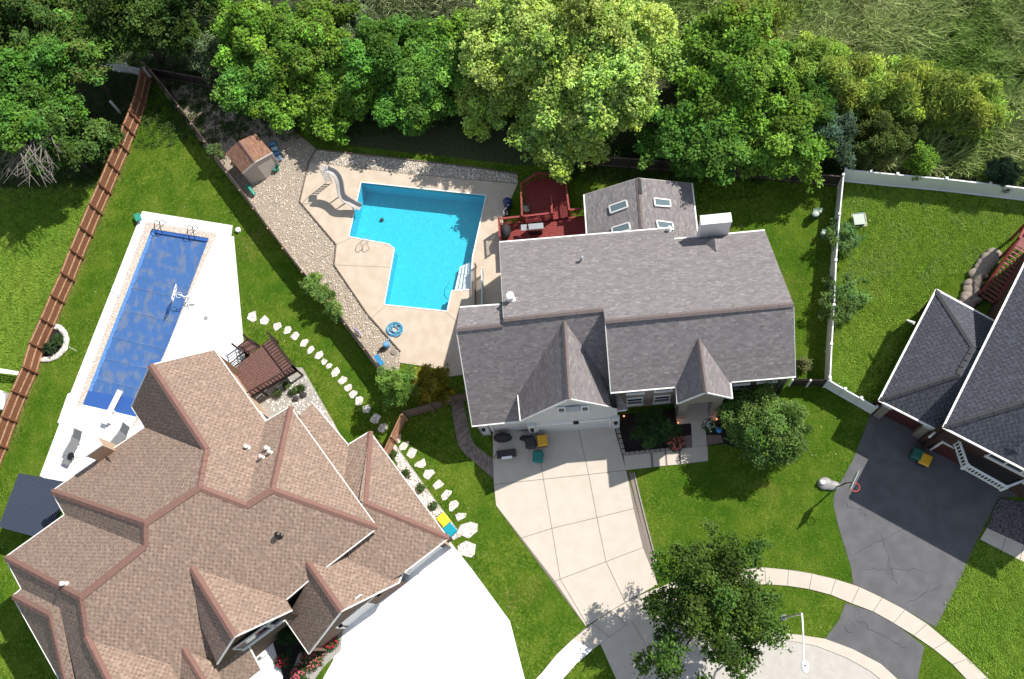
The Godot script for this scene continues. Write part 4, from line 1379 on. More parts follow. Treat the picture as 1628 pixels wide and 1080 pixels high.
	mb = MB.new(); mb.bar(d0 + (d0 - d1) * 0.75, d1, 0.42, 0.06); put("board", mb, M.plastic_white, t)
	mb = MB.new(); mb.box(Transform3D(Basis(), P(171, 667, 0.28)), Vector3(0.5, 0.44, 0.6)); put("stand", mb, M.plastic_white, t)
	mb = MB.new(); mb.box(Transform3D(Basis(), P(176, 654, 0.25)), Vector3(0.45, 0.4, 0.12)); put("fulcrum", mb, M.plastic_white, t)
	# pool basketball
	var base := P(305, 476)
	t = thing("pool_basketball_hoop", "white poolside basketball hoop leaning over the blue pool cover", "basketball hoop", base)
	mb = MB.new()
	mb.tube([base + Vector3.UP * 0.06, base + Vector3.UP * 0.7, P(293, 472, 1.15), P(283, 468, 1.25)], 0.045, 0.035); put("pole", mb, M.plastic_white, t)
	mb = MB.new()
	mb.tube([P(302, 490, 0.08), P(296, 478, 0.5), P(289, 470, 1.1)], 0.03, 0.03); put("brace", mb, M.plastic_white, t)
	mb = MB.new()
	mb.box(Transform3D(Basis(), base + Vector3(0.1, 0.16, 0.1)), Vector3(0.5, 0.24, 0.7)); put("base", mb, M.plastic_white, t)
	var bc := P(277, 466, 1.45)
	var bd := level(P(281, 455) - P(274, 478)); var bn := Vector3(bd.z, 0, -bd.x)
	var bs := Basis(bd, Vector3.UP, bn).rotated(bd, 0.35)
	mb = MB.new()
	for k in [-1, 1]:
		mb.box(Transform3D(bs, bc + bs.x * k * 0.52), Vector3(0.09, 0.8, 0.05))
		mb.box(Transform3D(bs, bc + bs.y * k * 0.36), Vector3(1.1, 0.09, 0.049))
		mb.box(Transform3D(bs, bc + bs.x * k * 0.16 - bs.y * 0.1), Vector3(0.06, 0.4, 0.045))
	mb.box(Transform3D(bs, bc + bs.y * 0.08), Vector3(0.36, 0.06, 0.044))
	var bb := put("backboard", mb, M.plastic_white, t)
	mb = MB.new()
	var ring := []
	for k in 17: ring.append(bc - bs.y * 0.25 - bs.z * 0.3 + Vector3(cos(TAU * k / 16.0), 0, sin(TAU * k / 16.0)) * 0.22)
	mb.tube(ring, 0.015, 0.015, 6, false); put("rim", mb, M.plastic_white, bb)
	# volleyball poles: slim white stakes on the deck
	for k in [[176, 462, 189, 471, "thin white net pole on the left edge of the lap pool deck, upper one"], [174, 479, 189, 471, "thin white net pole on the left edge of the lap pool deck, lower one"], [120, 526, 110, 552, "thin pale stake in the grass beside the curved stone bed"]]:
		mb = MB.new()
		var a := P(k[0], k[1], 0.12); var b := P(k[2], k[3], 0.12 if k[4].begins_with("thin white") else 1.0)
		if not k[4].begins_with("thin white"): a = Vector3(b.x, 0, b.z)
		mb.tube([a, b], 0.022, 0.022)
		tag(put("net_pole", mb, M.plastic_white), k[4], "pole")
	mb = MB.new(); mb.tube([P(355.4, 481, 0.11), P(338, 529, 0.11)], 0.02, 0.02)
	tag(put("skimmer_pole", mb, M.steel), "long grey skimmer pole lying on the white pool deck", "pole")
	mb = MB.new(); mb.lathe(P(327, 506, 0.06), [Vector2(0.17, 0.0), Vector2(0.16, 0.02), Vector2(0, 0.025)], 14)
	tag(put("deck_drain", mb, M.steel), "round grey drain cover in the white pool deck", "drain")
	mb = MB.new(); mb.lathe(P(379.7, 367, 0.0), [Vector2(0.16, 0.0), Vector2(0.16, 0.22), Vector2(0.2, 0.24), Vector2(0.1, 0.3), Vector2(0, 0.31)], 14)
	tag(put("garden_light", mb, M.plastic_white), "small round white light on the grass by the pool deck corner", "light")
	mb = MB.new(); mb.box(Transform3D(Basis().rotated(Vector3.UP, 0.4), P(219, 346, 0.2)), Vector3(0.4, 0.4, 0.5))
	mb.box(Transform3D(Basis().rotated(Vector3.UP, 0.4), P(219, 346, 0.42)), Vector3(0.44, 0.05, 0.54))
	tag(put("valve_box", mb, M.toy_teal), "teal box on the grass at the pool deck's upper left corner", "box")
	# loungers
	var l := thing("sun_lounger", "grey mesh sun lounger left of the brown house chimney", "lounger", Vector3(), "loungers on the white deck")
	mb = MB.new(); mb.slab([Vector3(-0.32, 0.36, -0.35), Vector3(0.32, 0.36, -0.35), Vector3(0.32, 0.36, 0.95), Vector3(-0.32, 0.36, 0.95)], 0.03); put("seat", mb, M.lounger_cloth, l)
	mb = MB.new(); mb.slab([Vector3(-0.32, 0.37, -0.36), Vector3(0.32, 0.37, -0.36), Vector3(0.32, 0.72, -0.98), Vector3(-0.32, 0.72, -0.98)], 0.03); put("backrest", mb, M.lounger_cloth, l)
	for s in [-0.35, 0.35]:
		mb = MB.new(); mb.tube([Vector3(s, 0.37, 0.97), Vector3(s, 0.37, -0.36), Vector3(s, 0.74, -1.0)], 0.022, 0.022, 6); put("frame", mb, M.steel, l)
		for z in [-0.3, 0.85]:
			mb = MB.new(); mb.tube([Vector3(s, 0.0, z), Vector3(s, 0.36, z)], 0.02, 0.02, 6); put("leg", mb, M.steel, l)
	l.position = P(121, 707, 0.06); l.rotation.y = -0.42
	dup(l, P(194, 697, 0.06), -0.62, "grey mesh sun lounger tucked against the brown eave")
	var fo := thing("footstool", "small grey mesh footstool at the end of the left lounger", "footstool", P(106, 732, 0.06))
	mb = MB.new(); mb.box(Transform3D(Basis().rotated(Vector3.UP, -0.42), P(106, 732, 0.38)), Vector3(0.6, 0.04, 0.6)); put("seat", mb, M.lounger_cloth, fo)
	for s in [[-0.25, -0.25], [0.25, -0.25], [0.25, 0.25], [-0.25, 0.25]]:
		mb = MB.new(); mb.tube([P(106, 732, 0.36) + Vector3(s[0], 0, s[1]), P(106, 732, 0.06) + Vector3(s[0], 0, s[1])], 0.018, 0.018, 6); put("leg", mb, M.steel, fo)
	var ta := thing("side_table", "small black round side table between the loungers", "table", P(118, 727, 0.06))
	mb = MB.new(); mb.lathe(P(118, 727, 0.06), [Vector2(0.02, 0), Vector2(0.02, 0.46), Vector2(0.24, 0.46), Vector2(0.24, 0.49), Vector2(0, 0.49)], 14); put("top", mb, M.black_metal, ta)
	for k in 3:
		mb = MB.new(); mb.tube([P(118, 727, 0.3), P(118, 727, 0.06) + Vector3(cos(k * 2.1), 0, sin(k * 2.1)) * 0.3], 0.02, 0.015, 6); put("leg", mb, M.black_metal, ta)
	# pergola with ribbed metal roof
	var pg := thing("pergola", "dark blue ribbed metal pergola roof left of the brown house", "pergola", P(60, 790))
	var q := [P(29.6, 752.5, 2.9), P(108, 767, 2.9), P(104, 800, 2.8), P(75, 856, 2.7), P(48, 852, 2.7), P(-2, 838, 2.7)]
	q = [P(29.6, 752.5, 2.9), P(112, 768, 2.9), P(75, 859, 2.6), P(-3, 838, 2.6)]
	mb = MB.new(); mb.slab(q, 0.05); put("roof_sheet", mb, M.navy_metal, pg)
	for k in 26:
		mb = MB.new()
		mb.bar(q[0].lerp(q[1], (k + 0.5) / 26.0) + Vector3.UP * 0.02, q[3].lerp(q[2], (k + 0.5) / 26.0) + Vector3.UP * 0.02, 0.045, 0.05)
		put("roof_rib", mb, M.navy_metal, pg)
	for k in q:
		mb = MB.new()
		var p: Vector3 = k.lerp(mid(q), 0.08)
		mb.box(Transform3D(Basis(), Vector3(p.x, p.y / 2, p.z)), Vector3(0.14, p.y - 0.1, 0.14)); put("post", mb, M.navy_metal, pg)
	no_grass([q[3], q[2], q[1]])

# ---------------------------------------------------------------- garden things
func bin_proto() -> Node3D:
	var b := Node3D.new()
	return b

func wheelie(label: String, at: Vector3, turn: float, lid: String, group := "") -> void:
	var t := thing("wheelie_bin", label, "bin", Vector3(), group)
	var mb := MB.new()
	var lo := [Vector3(-0.24, 0.06, -0.26), Vector3(0.24, 0.06, -0.26), Vector3(0.24, 0.06, 0.24), Vector3(-0.24, 0.06, 0.24)]
	var hi := [Vector3(-0.31, 1.0, -0.36), Vector3(0.31, 1.0, -0.36), Vector3(0.31, 1.0, 0.34), Vector3(-0.31, 1.0, 0.34)]
	for i in 4:
		var j := (i + 1) % 4
		mb.quad(lo[i], lo[j], hi[j], hi[i], (lo[i] + lo[j]) * Vector3(1, 0, 1))
	mb.poly(lo, Vector3.DOWN)
	put("body", mb, M.bin_body if lid != "teal_lid" and lid != "green_lid" else M[lid], t)
	mb = MB.new()
	var rim := [Vector3(-0.34, 1.0, -0.40), Vector3(0.34, 1.0, -0.40), Vector3(0.34, 1.0, 0.38), Vector3(-0.34, 1.0, 0.38)]
	var dome := [Vector3(-0.27, 1.09, -0.30), Vector3(0.27, 1.09, -0.30), Vector3(0.27, 1.08, 0.28), Vector3(-0.27, 1.08, 0.28)]
	for i in 4:
		var j := (i + 1) % 4
		mb.quad(rim[i], rim[j], dome[j], dome[i], (rim[i] + rim[j]) * Vector3(1, 0, 1) + Vector3.UP * 0.3)
	mb.poly(dome, Vector3.UP)
	mb.poly(rim, Vector3.DOWN)
	put("lid", mb, M[lid], t)
	mb = MB.new(); mb.tube([Vector3(-0.26, 0.97, -0.45), Vector3(0.26, 0.97, -0.45)], 0.022, 0.022, 6); put("handle", mb, M.black_plastic, t)
	for s in [-0.27, 0.27]:
		mb = MB.new(); mb.tube([Vector3(s - 0.03, 0.11, -0.3), Vector3(s + 0.03, 0.11, -0.3)], 0.11, 0.11, 12); put("wheel", mb, M.black_plastic, t)
	t.position = at; t.rotation.y = turn

func garden() -> void:
	wheelie("black bin with a yellow lid in the shade before the grey house garage", P(864, 706), 0.12, "yellow_lid")
	wheelie("teal wheelie bin out on the driveway of the grey house", P(857, 731), -0.05, "teal_lid")
	wheelie("all-black wheelie bin beside the yellow-lidded one at the grey garage", P(845, 709), 0.1, "black_plastic")
	wheelie("bright yellow-lidded bin at the brown house corner", P(709, 830), 0.7, "bright_yellow_lid")
	wheelie("bright blue-lidded bin at the brown house corner by the white slabs", P(719, 846), 0.75, "blue_lid")
	wheelie("dark green bin against the navy house brick front", P(1452, 727), -0.5, "green_lid")
	wheelie("bin with orange-yellow lid on the asphalt before the navy house", P(1464, 736), -0.5, "yellow_lid")
	# covered grill and dolly in front of the grey garage
	var t := thing("covered_grill", "barbecue grill under a black cover beside the single garage door", "grill", P(801, 697))
	var mb := MB.new()
	mb.blob(P(799, 696, 0.55), Vector3(0.62, 0.58, 0.34), 8, 0.06, 3); put("cover", mb, M.black_cloth, t)
	for k in [[-0.5, 0.0], [0.5, 0.0]]:
		mb = MB.new(); mb.box(Transform3D(Basis(), P(799, 697, 0.15) + Vector3(k[0], 0, k[1])), Vector3(0.1, 0.3, 0.3)); put("leg", mb, M.black_metal, t)
	t = thing("utility_cart", "dark folded utility cart with a white load on the garage driveway", "cart", P(806, 724))
	var cb := Basis().rotated(Vector3.UP, 0.1)
	mb = MB.new(); mb.box(Transform3D(cb, P(805, 721, 0.42)), Vector3(1.25, 0.08, 0.5)); put("bed", mb, M.black_plastic, t)
	mb = MB.new(); mb.box(Transform3D(cb, P(806, 728, 0.5)), Vector3(0.7, 0.16, 0.16)); put("white_bar", mb, M.plastic_white, t)
	for s in [[-0.5, -0.2], [0.5, -0.2], [0.5, 0.2], [-0.5, 0.2]]:
		mb = MB.new()
		var w: Vector3 = P(805, 722, 0.16) + cb * Vector3(s[0], 0, s[1])
		mb.tube([w - cb.z * 0.04, w + cb.z * 0.04], 0.16, 0.16, 12); put("wheel", mb, M.black_plastic, t)
	mb = MB.new(); mb.tube([P(790, 722, 0.45), P(786, 726, 0.8), P(787, 730, 0.85)], 0.025, 0.025, 6); put("handle", mb, M.black_metal, t)
	t = thing("cardboard_pile", "dark crumpled bag on the ground behind the black bin", "bag", P(842, 697))
	mb = MB.new(); mb.blob(P(836, 697, 0.2), Vector3(0.45, 0.22, 0.2), 7, 0.12, 8); put("bag", mb, M.black_cloth, t)
	# shed
	t = thing("garden_shed", "small shed with red-brown shingle roof and pale double doors at the back fence", "shed", P(403, 262))
	var a := P(358.1, 243.7, 1.95); var rb := P(379.8, 224.4, 2.75); var c := P(405.5, 212, 1.95)
	var cf := P(432.2, 242.2, 1.95); var rf := P(404, 257.6, 2.75); var af := P(384.8, 275, 1.95)
	mb = MB.new(); mb.slab([a, rb, rf, af], 0.09); put("roof", mb, M.shed_roof, t)
	mb = MB.new(); mb.slab([c, rb, rf, cf], 0.09); put("roof", mb, M.shed_roof, t)
	caps(t, rb, rf, M.brown_cap, 0.3, 0.22, true, 0.7)
	var fx := level(cf - af); var fz := level(rf - rb)
	mb = MB.new()
	curtain(mb, [af, rf, cf], -fz * 0.08, fz, 0.0, 0.09); curtain(mb, [a, rb, c], fz * 0.08, -fz, 0.0, 0.09)
	curtain(mb, [a, af], fx * 0.1, -fx, 0.0, 0.09); curtain(mb, [c, cf], -fx * 0.1, fx, 0.0, 0.09)
	put("wall", mb, M.shed_siding, t)
	mb = MB.new(); trim(mb, [af, rf, cf], 0.05, 0.12, -0.08); put("rake_board", mb, M.shed_trim, t)
	var fm := (af + cf) * 0.5 - fz * 0.06
	for k in [-1, 1]:
		mb = MB.new()
		mb.box(Transform3D(Basis(fx, Vector3.UP, fz), Vector3(fm.x, 0.93, fm.z) + fx * k * 0.41), Vector3(0.79, 1.7, 0.04))
		var d := put("door", mb, M.shed_siding, t)
		for e in [[0, 0.85, 0.79, 0.09], [0, -0.85, 0.79, 0.09], [0, 0.0, 0.79, 0.09]]:
			mb = MB.new(); mb.box(Transform3D(Basis(fx, Vector3.UP, fz), Vector3(fm.x, 0.93 + e[1] * 0.95, fm.z) + fx * k * 0.41 + fz * 0.03), Vector3(e[2], e[3], 0.03)); put("door_rail", mb, M.shed_trim, d)
		for s in [-0.36, 0.36]:
			mb = MB.new(); mb.box(Transform3D(Basis(fx, Vector3.UP, fz), Vector3(fm.x, 0.93, fm.z) + fx * (k * 0.41 + s) + fz * 0.028), Vector3(0.08, 1.52, 0.03)); put("door_stile", mb, M.shed_trim, d)
	no_grass([a, c, cf, P(444, 263), P(401, 294), af])
	# things round the shed
	t = thing("pool_float", "blue and white folded pool floats leaning by the shed wall", "pool float", P(440, 246))
	for k in 4:
		mb = MB.new()
		var u := k / 3.0
		mb.tube([P(429 + u * 9, 230 + u * 24, 0.25), P(438 + u * 9, 228 + u * 22, 0.25)], 0.2, 0.2, 8)
		put("float_tube", mb, [M.float_blue, M.float_pale, M.float_blue, M.float_pale][k], t)
	mb = MB.new(); mb.lathe(P(440, 270), [Vector2(0.22, 0.0), Vector2(0.28, 0.42), Vector2(0.25, 0.42), Vector2(0.2, 0.1), Vector2(0, 0.1)], 16)
	tag(put("bucket", mb, M.toy_teal), "round teal bucket at the front corner of the shed", "bucket")
	t = thing("toy_animal", "teal ride-on garden toy lying by the fence below the shed", "toy", P(400, 306))
	mb = MB.new(); mb.tube([P(393, 296, 0.3), P(398, 302, 0.4), P(404, 310, 0.25)], 0.16, 0.12, 8); put("body", mb, M.toy_teal, t)
	mb = MB.new(); mb.tube([P(394, 297, 0.35), P(390, 295, 0.62)], 0.1, 0.07, 8); put("neck", mb, M.toy_teal, t)
	for k in [[395, 300], [402, 309], [398, 299], [405, 306]]:
		mb = MB.new(); mb.tube([P(k[0], k[1], 0.3), P(k[0], k[1], 0.0)], 0.05, 0.045, 6); put("leg", mb, M.toy_teal, t)
	# hose and pump
	t = thing("vacuum_hose", "coil of light blue pool vacuum hose on the tan deck", "hose", P(627.7, 523))
	mb = MB.new()
	var ring := []
	for k in 90:
		var an := k * TAU / 17.0
		var rr := 0.38 + 0.16 * sin(k * 0.23)
		ring.append(P(627.7, 523.5, 0.1 + 0.012 * (k / 10)) + Vector3(cos(an) * rr * 1.15 + 0.06 * sin(k * 0.11), 0, sin(an) * rr))
	mb.tube(ring, 0.035, 0.035, 6); put("coil", mb, M.hose_blue, t)
	t = thing("pool_pump", "blue and black pool pump standing by the gravel edge", "pump", P(616, 552))
	mb = MB.new(); mb.lathe(P(615.8, 551, 0.05), [Vector2(0.2, 0), Vector2(0.22, 0.5), Vector2(0.16, 0.6), Vector2(0, 0.62)], 14); put("tank", mb, M.float_blue, t)
	mb = MB.new(); mb.tube([P(610, 553, 0.2), P(603, 557, 0.2)], 0.12, 0.12, 10); put("motor", mb, M.black_plastic, t)
	mb = MB.new(); mb.tube([P(617, 548, 0.5), P(617, 541, 0.3), P(621, 535, 0.1), P(627, 530, 0.1)], 0.03, 0.03, 6); put("pipe", mb, M.hose_blue, t)
	mb = MB.new(); mb.lathe(P(626, 560, 0.06), [Vector2(0.22, 0), Vector2(0.2, 0.04), Vector2(0, 0.05)], 14)
	tag(put("deck_cover", mb, M.pilaster_dark if M.has("pilaster_dark") else M.grey_brick), "dark round cover plate on the deck beside the pump", "drain cover")
	t = thing("pool_noodles", "pale lavender pool toys leaning on the fence above the gravel", "pool toy", P(568, 528))
	for k in 3:
		mb = MB.new(); mb.tube([P(560 + k * 4, 519 + k * 3, 0.5), P(567 + k * 4, 529 + k * 3, 0.12)], 0.05, 0.05, 6); put("noodle", mb, M.lavender, t)
	mb = MB.new(); mb.bar(P(597, 565, 0.7), P(608, 580, 0.12), 0.35, 0.06)
	tag(put("kickboard", mb, M.bright_blue), "bright blue board leaning on the fence beside the pool deck", "board")
	# utility boxes
	for k in [[1296.9, 340, 0.5, "large rounded green utility pedestal on the grey house lawn"], [1303.5, 337, 0.26, "slim green utility pedestal touching the larger one"], [1308.7, 371, 0.32, "lone green utility pedestal near the vinyl fence shadow"]]:
		t = thing("utility_pedestal", k[3], "utility box", P(k[0], k[1]))
		var w: float = k[2]
		mb = MB.new(); mb.box(Transform3D(Basis(), P(k[0], k[1], 0.4)), Vector3(w * 0.9, 0.8, w * 0.8)); put("body", mb, M.utility_green, t)
		mb = MB.new(); mb.blob(P(k[0], k[1], 0.82), Vector3(w * 0.52, 0.14, w * 0.48), 8); put("cap", mb, M.utility_pale, t)
	t = thing("transformer_box", "square pale green transformer box on the rough lawn by the vinyl fence", "utility box", P(1366, 349))
	mb = MB.new(); mb.box(Transform3D(Basis().rotated(Vector3.UP, 0.06), P(1366, 349, 0.36)), Vector3(0.66, 0.72, 0.72)); put("body", mb, M.utility_green, t)
	mb = MB.new(); mb.box(Transform3D(Basis().rotated(Vector3.UP, 0.06), P(1366, 349, 0.75)), Vector3(0.72, 0.08, 0.78)); put("lid", mb, M.utility_pale, t)
	mb = MB.new(); mb.box(Transform3D(Basis(), P(1366, 350, 0.03)), Vector3(1.0, 0.08, 1.0)); put("plinth", mb, M.concrete, t)
	mb = MB.new(); mb.tube([P(192, 180), P(192, 180) + Vector3(0, 1.7, 0)], 0.11, 0.1, 10)
	tag(put("marker_post", mb, M.plastic_white), "short pale post standing in the shade left of the brown fence", "post")
	# street lamp
	var lb := P(1250, 982)
	t = thing("street_lamp", "white street lamp whose arm reaches over the cul-de-sac", "street lamp", lb)
	var lt := P(1275, 976, 6.0)
	lb = Vector3(lt.x, 0, lt.z)
	t.position = lb
	mb = MB.new(); mb.tube([lb, lt], 0.1, 0.06, 10); put("pole", mb, M.steel, t)
	var le := P(1278, 1050, 6.5)
	mb = MB.new(); mb.tube([lt, lt.lerp(le, 0.3) + Vector3.UP * 0.15, lt.lerp(le, 0.7) + Vector3.UP * 0.12, le], 0.06, 0.035, 8); put("arm", mb, M.plastic_white, t)
	mb = MB.new()
	var lh := P(1280, 1060, 6.5)
	mb.blob(lh, Vector3(0.21, 0.1, 0.36), 10); put("lamp_head", mb, M.plastic_white, t)
	mb = MB.new(); mb.lathe(lh + Vector3(0, 0.08, -0.05), [Vector2(0.04, 0), Vector2(0.04, 0.08), Vector2(0, 0.08)], 8); put("photocell", mb, M.black_plastic, t)
	mb = MB.new(); mb.lathe(lb, [Vector2(0.2, 0), Vector2(0.2, 0.08), Vector2(0.12, 0.14)], 10); put("base_plate", mb, M.steel, t)
	# driveway basketball hoop
	var hb := P(1318, 772)
	t = thing("basketball_hoop", "free-standing basketball hoop with red rim at the asphalt driveway edge", "basketball hoop", hb)
	mb = MB.new()
	mb.blob(P(1312, 769, 0.12), Vector3(0.48, 0.2, 0.42), 8, 0.02, 1); mb.blob(P(1322, 772, 0.12), Vector3(0.55, 0.17, 0.32), 8, 0.02, 2); put("base", mb, M.hoop_base, t)
	mb = MB.new(); mb.blob(P(1308, 767, 0.35), Vector3(0.2, 0.1, 0.18), 7, 0.1, 4); put("weight", mb, M.light_trim, t)
	mb = MB.new(); var ht := P(1345, 768, 2.7); mb.tube([P(1331, 774, 0.1), P(1338, 772, 1.6), ht], 0.05, 0.045); put("pole", mb, M.black_metal, t)
	for y in [2.65, 3.0]:
		mb = MB.new(); mb.bar(P(1340, 770, y - 0.6), P(1353, 767, y), 0.05, 0.05); put("arm", mb, M.black_metal, t)
	var b0 := P(1362, 752, 3.05); var b1 := P(1349, 780, 3.05)
	var be := level(b1 - b0); var bnn := Vector3(be.z, 0, -be.x)
	if bnn.x < 0: bnn = -bnn
	mb = MB.new(); mb.box(Transform3D(Basis(be, Vector3.UP, bnn), (b0 + b1) * 0.5 + Vector3.UP * 0.2), Vector3((b1 - b0).length(), 0.9, 0.03))
	var bbd := put("backboard", mb, M.clear_board, t)
	var rc := P(1360, 775, 3.05)
	mb = MB.new()
	ring = []
	for k in 21: ring.append(rc + Vector3(cos(TAU * k / 20.0), 0, sin(TAU * k / 20.0)) * 0.26)
	mb.tube(ring, 0.022, 0.022, 6, false); put("rim", mb, M.hoop_orange, bbd)
	mb = MB.new()
	for k in 10:
		var an := TAU * k / 10.0
		mb.tube([rc + Vector3(cos(an), 0, sin(an)) * 0.25, rc + Vector3(cos(an + 0.3) * 0.15, -0.4, sin(an + 0.3) * 0.15)], 0.008, 0.008, 4)
	put("net", mb, M.net, bbd)
	# manhole on the apron
	t = thing("manhole", "round ribbed manhole cover in the grey driveway apron", "manhole", P(1352.5, 997))
	mb = MB.new(); mb.lathe(P(1352.5, 997, 0.02), [Vector2(0.34, 0.0), Vector2(0.34, 0.02), Vector2(0.29, 0.022), Vector2(0.28, 0.012), Vector2(0, 0.012)], 24); put("cover", mb, M.asphalt, t)
	for k in 3:
		mb = MB.new(); mb.bar(P(1352.5, 997, 0.035) + Vector3(-0.2, 0, -0.12 + k * 0.12), P(1352.5, 997, 0.035) + Vector3(0.2, 0, -0.12 + k * 0.12), 0.05, 0.015); put("rib", mb, M.asphalt, t)
	# chalk doodles on the asphalt
	var ch := thing("chalk_drawing", "pale chalk squiggles drawn on the asphalt driveway", "chalk drawing", P(1517, 876))
	var g := RandomNumberGenerator.new(); g.seed = 77
	for k in 16:
		mb = MB.new()
		var c0 := P(1500 + g.randf() * 34, 866 + g.randf() * 26, 0.012)
		c0 = P(1499 + k * 2.3 + g.randf() * 5, 895 - k * 2.1 + g.randf() * 8, 0.012)
		var pts := []
		var a0 := g.randf() * TAU
		var cv := g.randf_range(-0.9, 0.9)
		for i in 7:
			pts.append(c0); a0 += cv
			c0 += Vector3(cos(a0), 0, sin(a0)) * 0.085
		for i in pts.size() - 1: mb.bar(pts[i], pts[i + 1], 0.03, 0.006)
		put("chalk_line", mb, M.chalk, ch)

func decks() -> void:
	# red cedar deck by the right pool
	var t := thing("red_deck", "two-level red wooden deck with railings beside the turquoise pool", "deck", P(850, 345))
	var dir := level(P(905, 352) - P(795, 362))
	var lowp := G([795, 357, 905, 345, 935, 342, 950, 420, 798, 420], 0.75)
	boards(t, lowp, dir, M.red_wood)
	var upp := G([834, 293, 858, 285, 898, 290, 906, 345, 880, 349, 836, 355], 0.95)
	boards(t, upp, dir, M.red_wood)
	balustrade(t, G([795, 357, 834, 353, 879, 348], 0.75), 0.95, M.red_rail, 0.14, 0.04, 0.13)
	balustrade(t, G([795, 357, 797, 385], 0.75), 0.95, M.red_rail, 0.14, 0.04, 0.13)
	balustrade(t, G([832, 352, 830, 302, 856, 285, 899, 290, 906, 343, 931, 341], 0.95), 0.95, M.red_rail, 0.14, 0.04, 0.13)
	balustrade(t, G([879, 348, 878, 322], 0.95), 0.95, M.red_rail, 0.14, 0.04, 0.13)
	var sk := MB.new()
	for run in [[lowp[0], lowp[1]], [upp[0], upp[5]], [lowp[0], lowp[4]]]:
		sk.quad(run[0] - Vector3.UP * 0.03, run[1] - Vector3.UP * 0.03, Vector3(run[1].x, 0, run[1].z), Vector3(run[0].x, 0, run[0].z), Vector3(-1, 0, 0.5))
	put("skirt", sk, M.red_wood, t)
	no_grass(G([795, 357, 834, 293, 858, 285, 898, 290, 950, 342, 950, 420, 798, 420]))
	var g := thing("barbecue_grill", "grey gas barbecue with side shelves on the red deck", "grill", P(850, 366, 0.75))
	var b := Basis(dir, Vector3.UP, Vector3(-dir.z, 0, dir.x))
	var mb := MB.new()
	mb.box(Transform3D(b, P(851, 364, 1.2)), Vector3(0.95, 0.8, 0.5)); put("cabinet", mb, M.black_metal, g)
	mb = MB.new()
	mb.box(Transform3D(b, P(852, 361, 1.72)), Vector3(1.05, 0.22, 0.46)); mb.box(Transform3D(b, P(852, 361, 1.85)), Vector3(0.98, 0.08, 0.34)); put("lid", mb, M.steel, g)
	mb = MB.new(); mb.box(Transform3D(b, P(833, 362, 1.6)), Vector3(0.42, 0.05, 0.46)); put("side_shelf", mb, M.steel, g)
	mb = MB.new(); mb.tube([P(838, 366, 1.75), P(866, 363, 1.75)], 0.02, 0.02, 6); put("handle", mb, M.steel, g)
	g = thing("covered_chair", "deck furniture under a dark grey cover in the corner of the red deck", "furniture", P(804, 372, 0.75))
	mb = MB.new(); mb.blob(P(804, 368, 1.2), Vector3(0.36, 0.5, 0.55), 9, 0.08, 12); put("cover", mb, M.black_cloth, g)
	g = thing("patio_chair", "black patio chair in the shade of the upper red deck", "chair", P(836, 335, 0.95))
	mb = MB.new(); mb.box(Transform3D(b, P(836, 332, 1.35)), Vector3(0.5, 0.06, 0.5)); put("seat", mb, M.black_plastic, g)
	mb = MB.new(); mb.box(Transform3D(b, P(832, 331, 1.65)), Vector3(0.06, 0.6, 0.5)); put("backrest", mb, M.black_plastic, g)
	for s in [[-0.22, -0.22], [0.22, -0.22], [0.22, 0.22], [-0.22, 0.22]]:
		mb = MB.new(); mb.box(Transform3D(b, P(836, 332, 1.13) + b * Vector3(s[0], 0, s[1])), Vector3(0.04, 0.4, 0.04)); put("leg", mb, M.black_plastic, g)
	g = thing("pool_filter", "dark blue domed pool filter tank left of the red deck", "filter tank", P(808, 327))
	mb = MB.new(); mb.lathe(P(808, 327, 0.05), [Vector2(0.3, 0), Vector2(0.33, 0.2), Vector2(0.33, 0.7), Vector2(0.2, 0.9), Vector2(0.08, 0.95), Vector2(0, 1.0)], 18); put("tank", mb, mat("filter_blue", Color(0.015, 0.03, 0.12), 0.35), g)
	mb = MB.new(); mb.lathe(P(808, 327, 1.0), [Vector2(0.1, 0), Vector2(0.1, 0.12), Vector2(0, 0.14)], 10); put("valve", mb, M.black_plastic, g)
	mb = MB.new(); mb.tube([P(806, 333, 0.3), P(806, 343, 0.3)], 0.16, 0.16, 10); put("motor", mb, M.black_plastic, g)
	mb = MB.new(); mb.tube([P(802, 343, 0.2), P(800, 335, 0.4), P(806, 330, 0.6)], 0.035, 0.035, 6); put("pipe", mb, M.plastic_white, g)
	# slatted rail beside the pool steps
	var rl := thing("slatted_railing", "brown slatted rail between the pool steps and the grey house", "railing", P(762, 450))
	balustrade(rl, G([769, 436, 769.5, 498], 0.06), 1.1, M.light_trim, 0.15, 0.06, 0.08)
	rl = thing("slatted_railing", "low dark rail on the pool side of the slatted one", "railing", P(755, 450))
	balustrade(rl, G([757, 425, 757, 492], 0.06), 0.6, M.grey_wood, 0.15, 0.05, 0.07)
	# maroon raised deck of the brown house
	t = thing("maroon_deck", "maroon raised deck with dark railings and stairs on the brown house", "deck", P(420, 570))
	var q := G([366, 592, 395, 566, 432, 536, 472, 589, 415, 622, 398, 632], 1.3)
	boards(t, q, level(q[2] - q[0]), M.maroon_wood, 0.2)
	balustrade(t, [q[2], q[3]], 0.95, M.maroon_rail, 0.24, 0.055, 0.08)
	balustrade(t, [q[3], q[4], q[5]], 0.95, M.maroon_rail, 0.24, 0.055, 0.08)
	balustrade(t, [q[1], q[0]], 0.95, M.maroon_rail, 0.13, 0.03, 0.07)
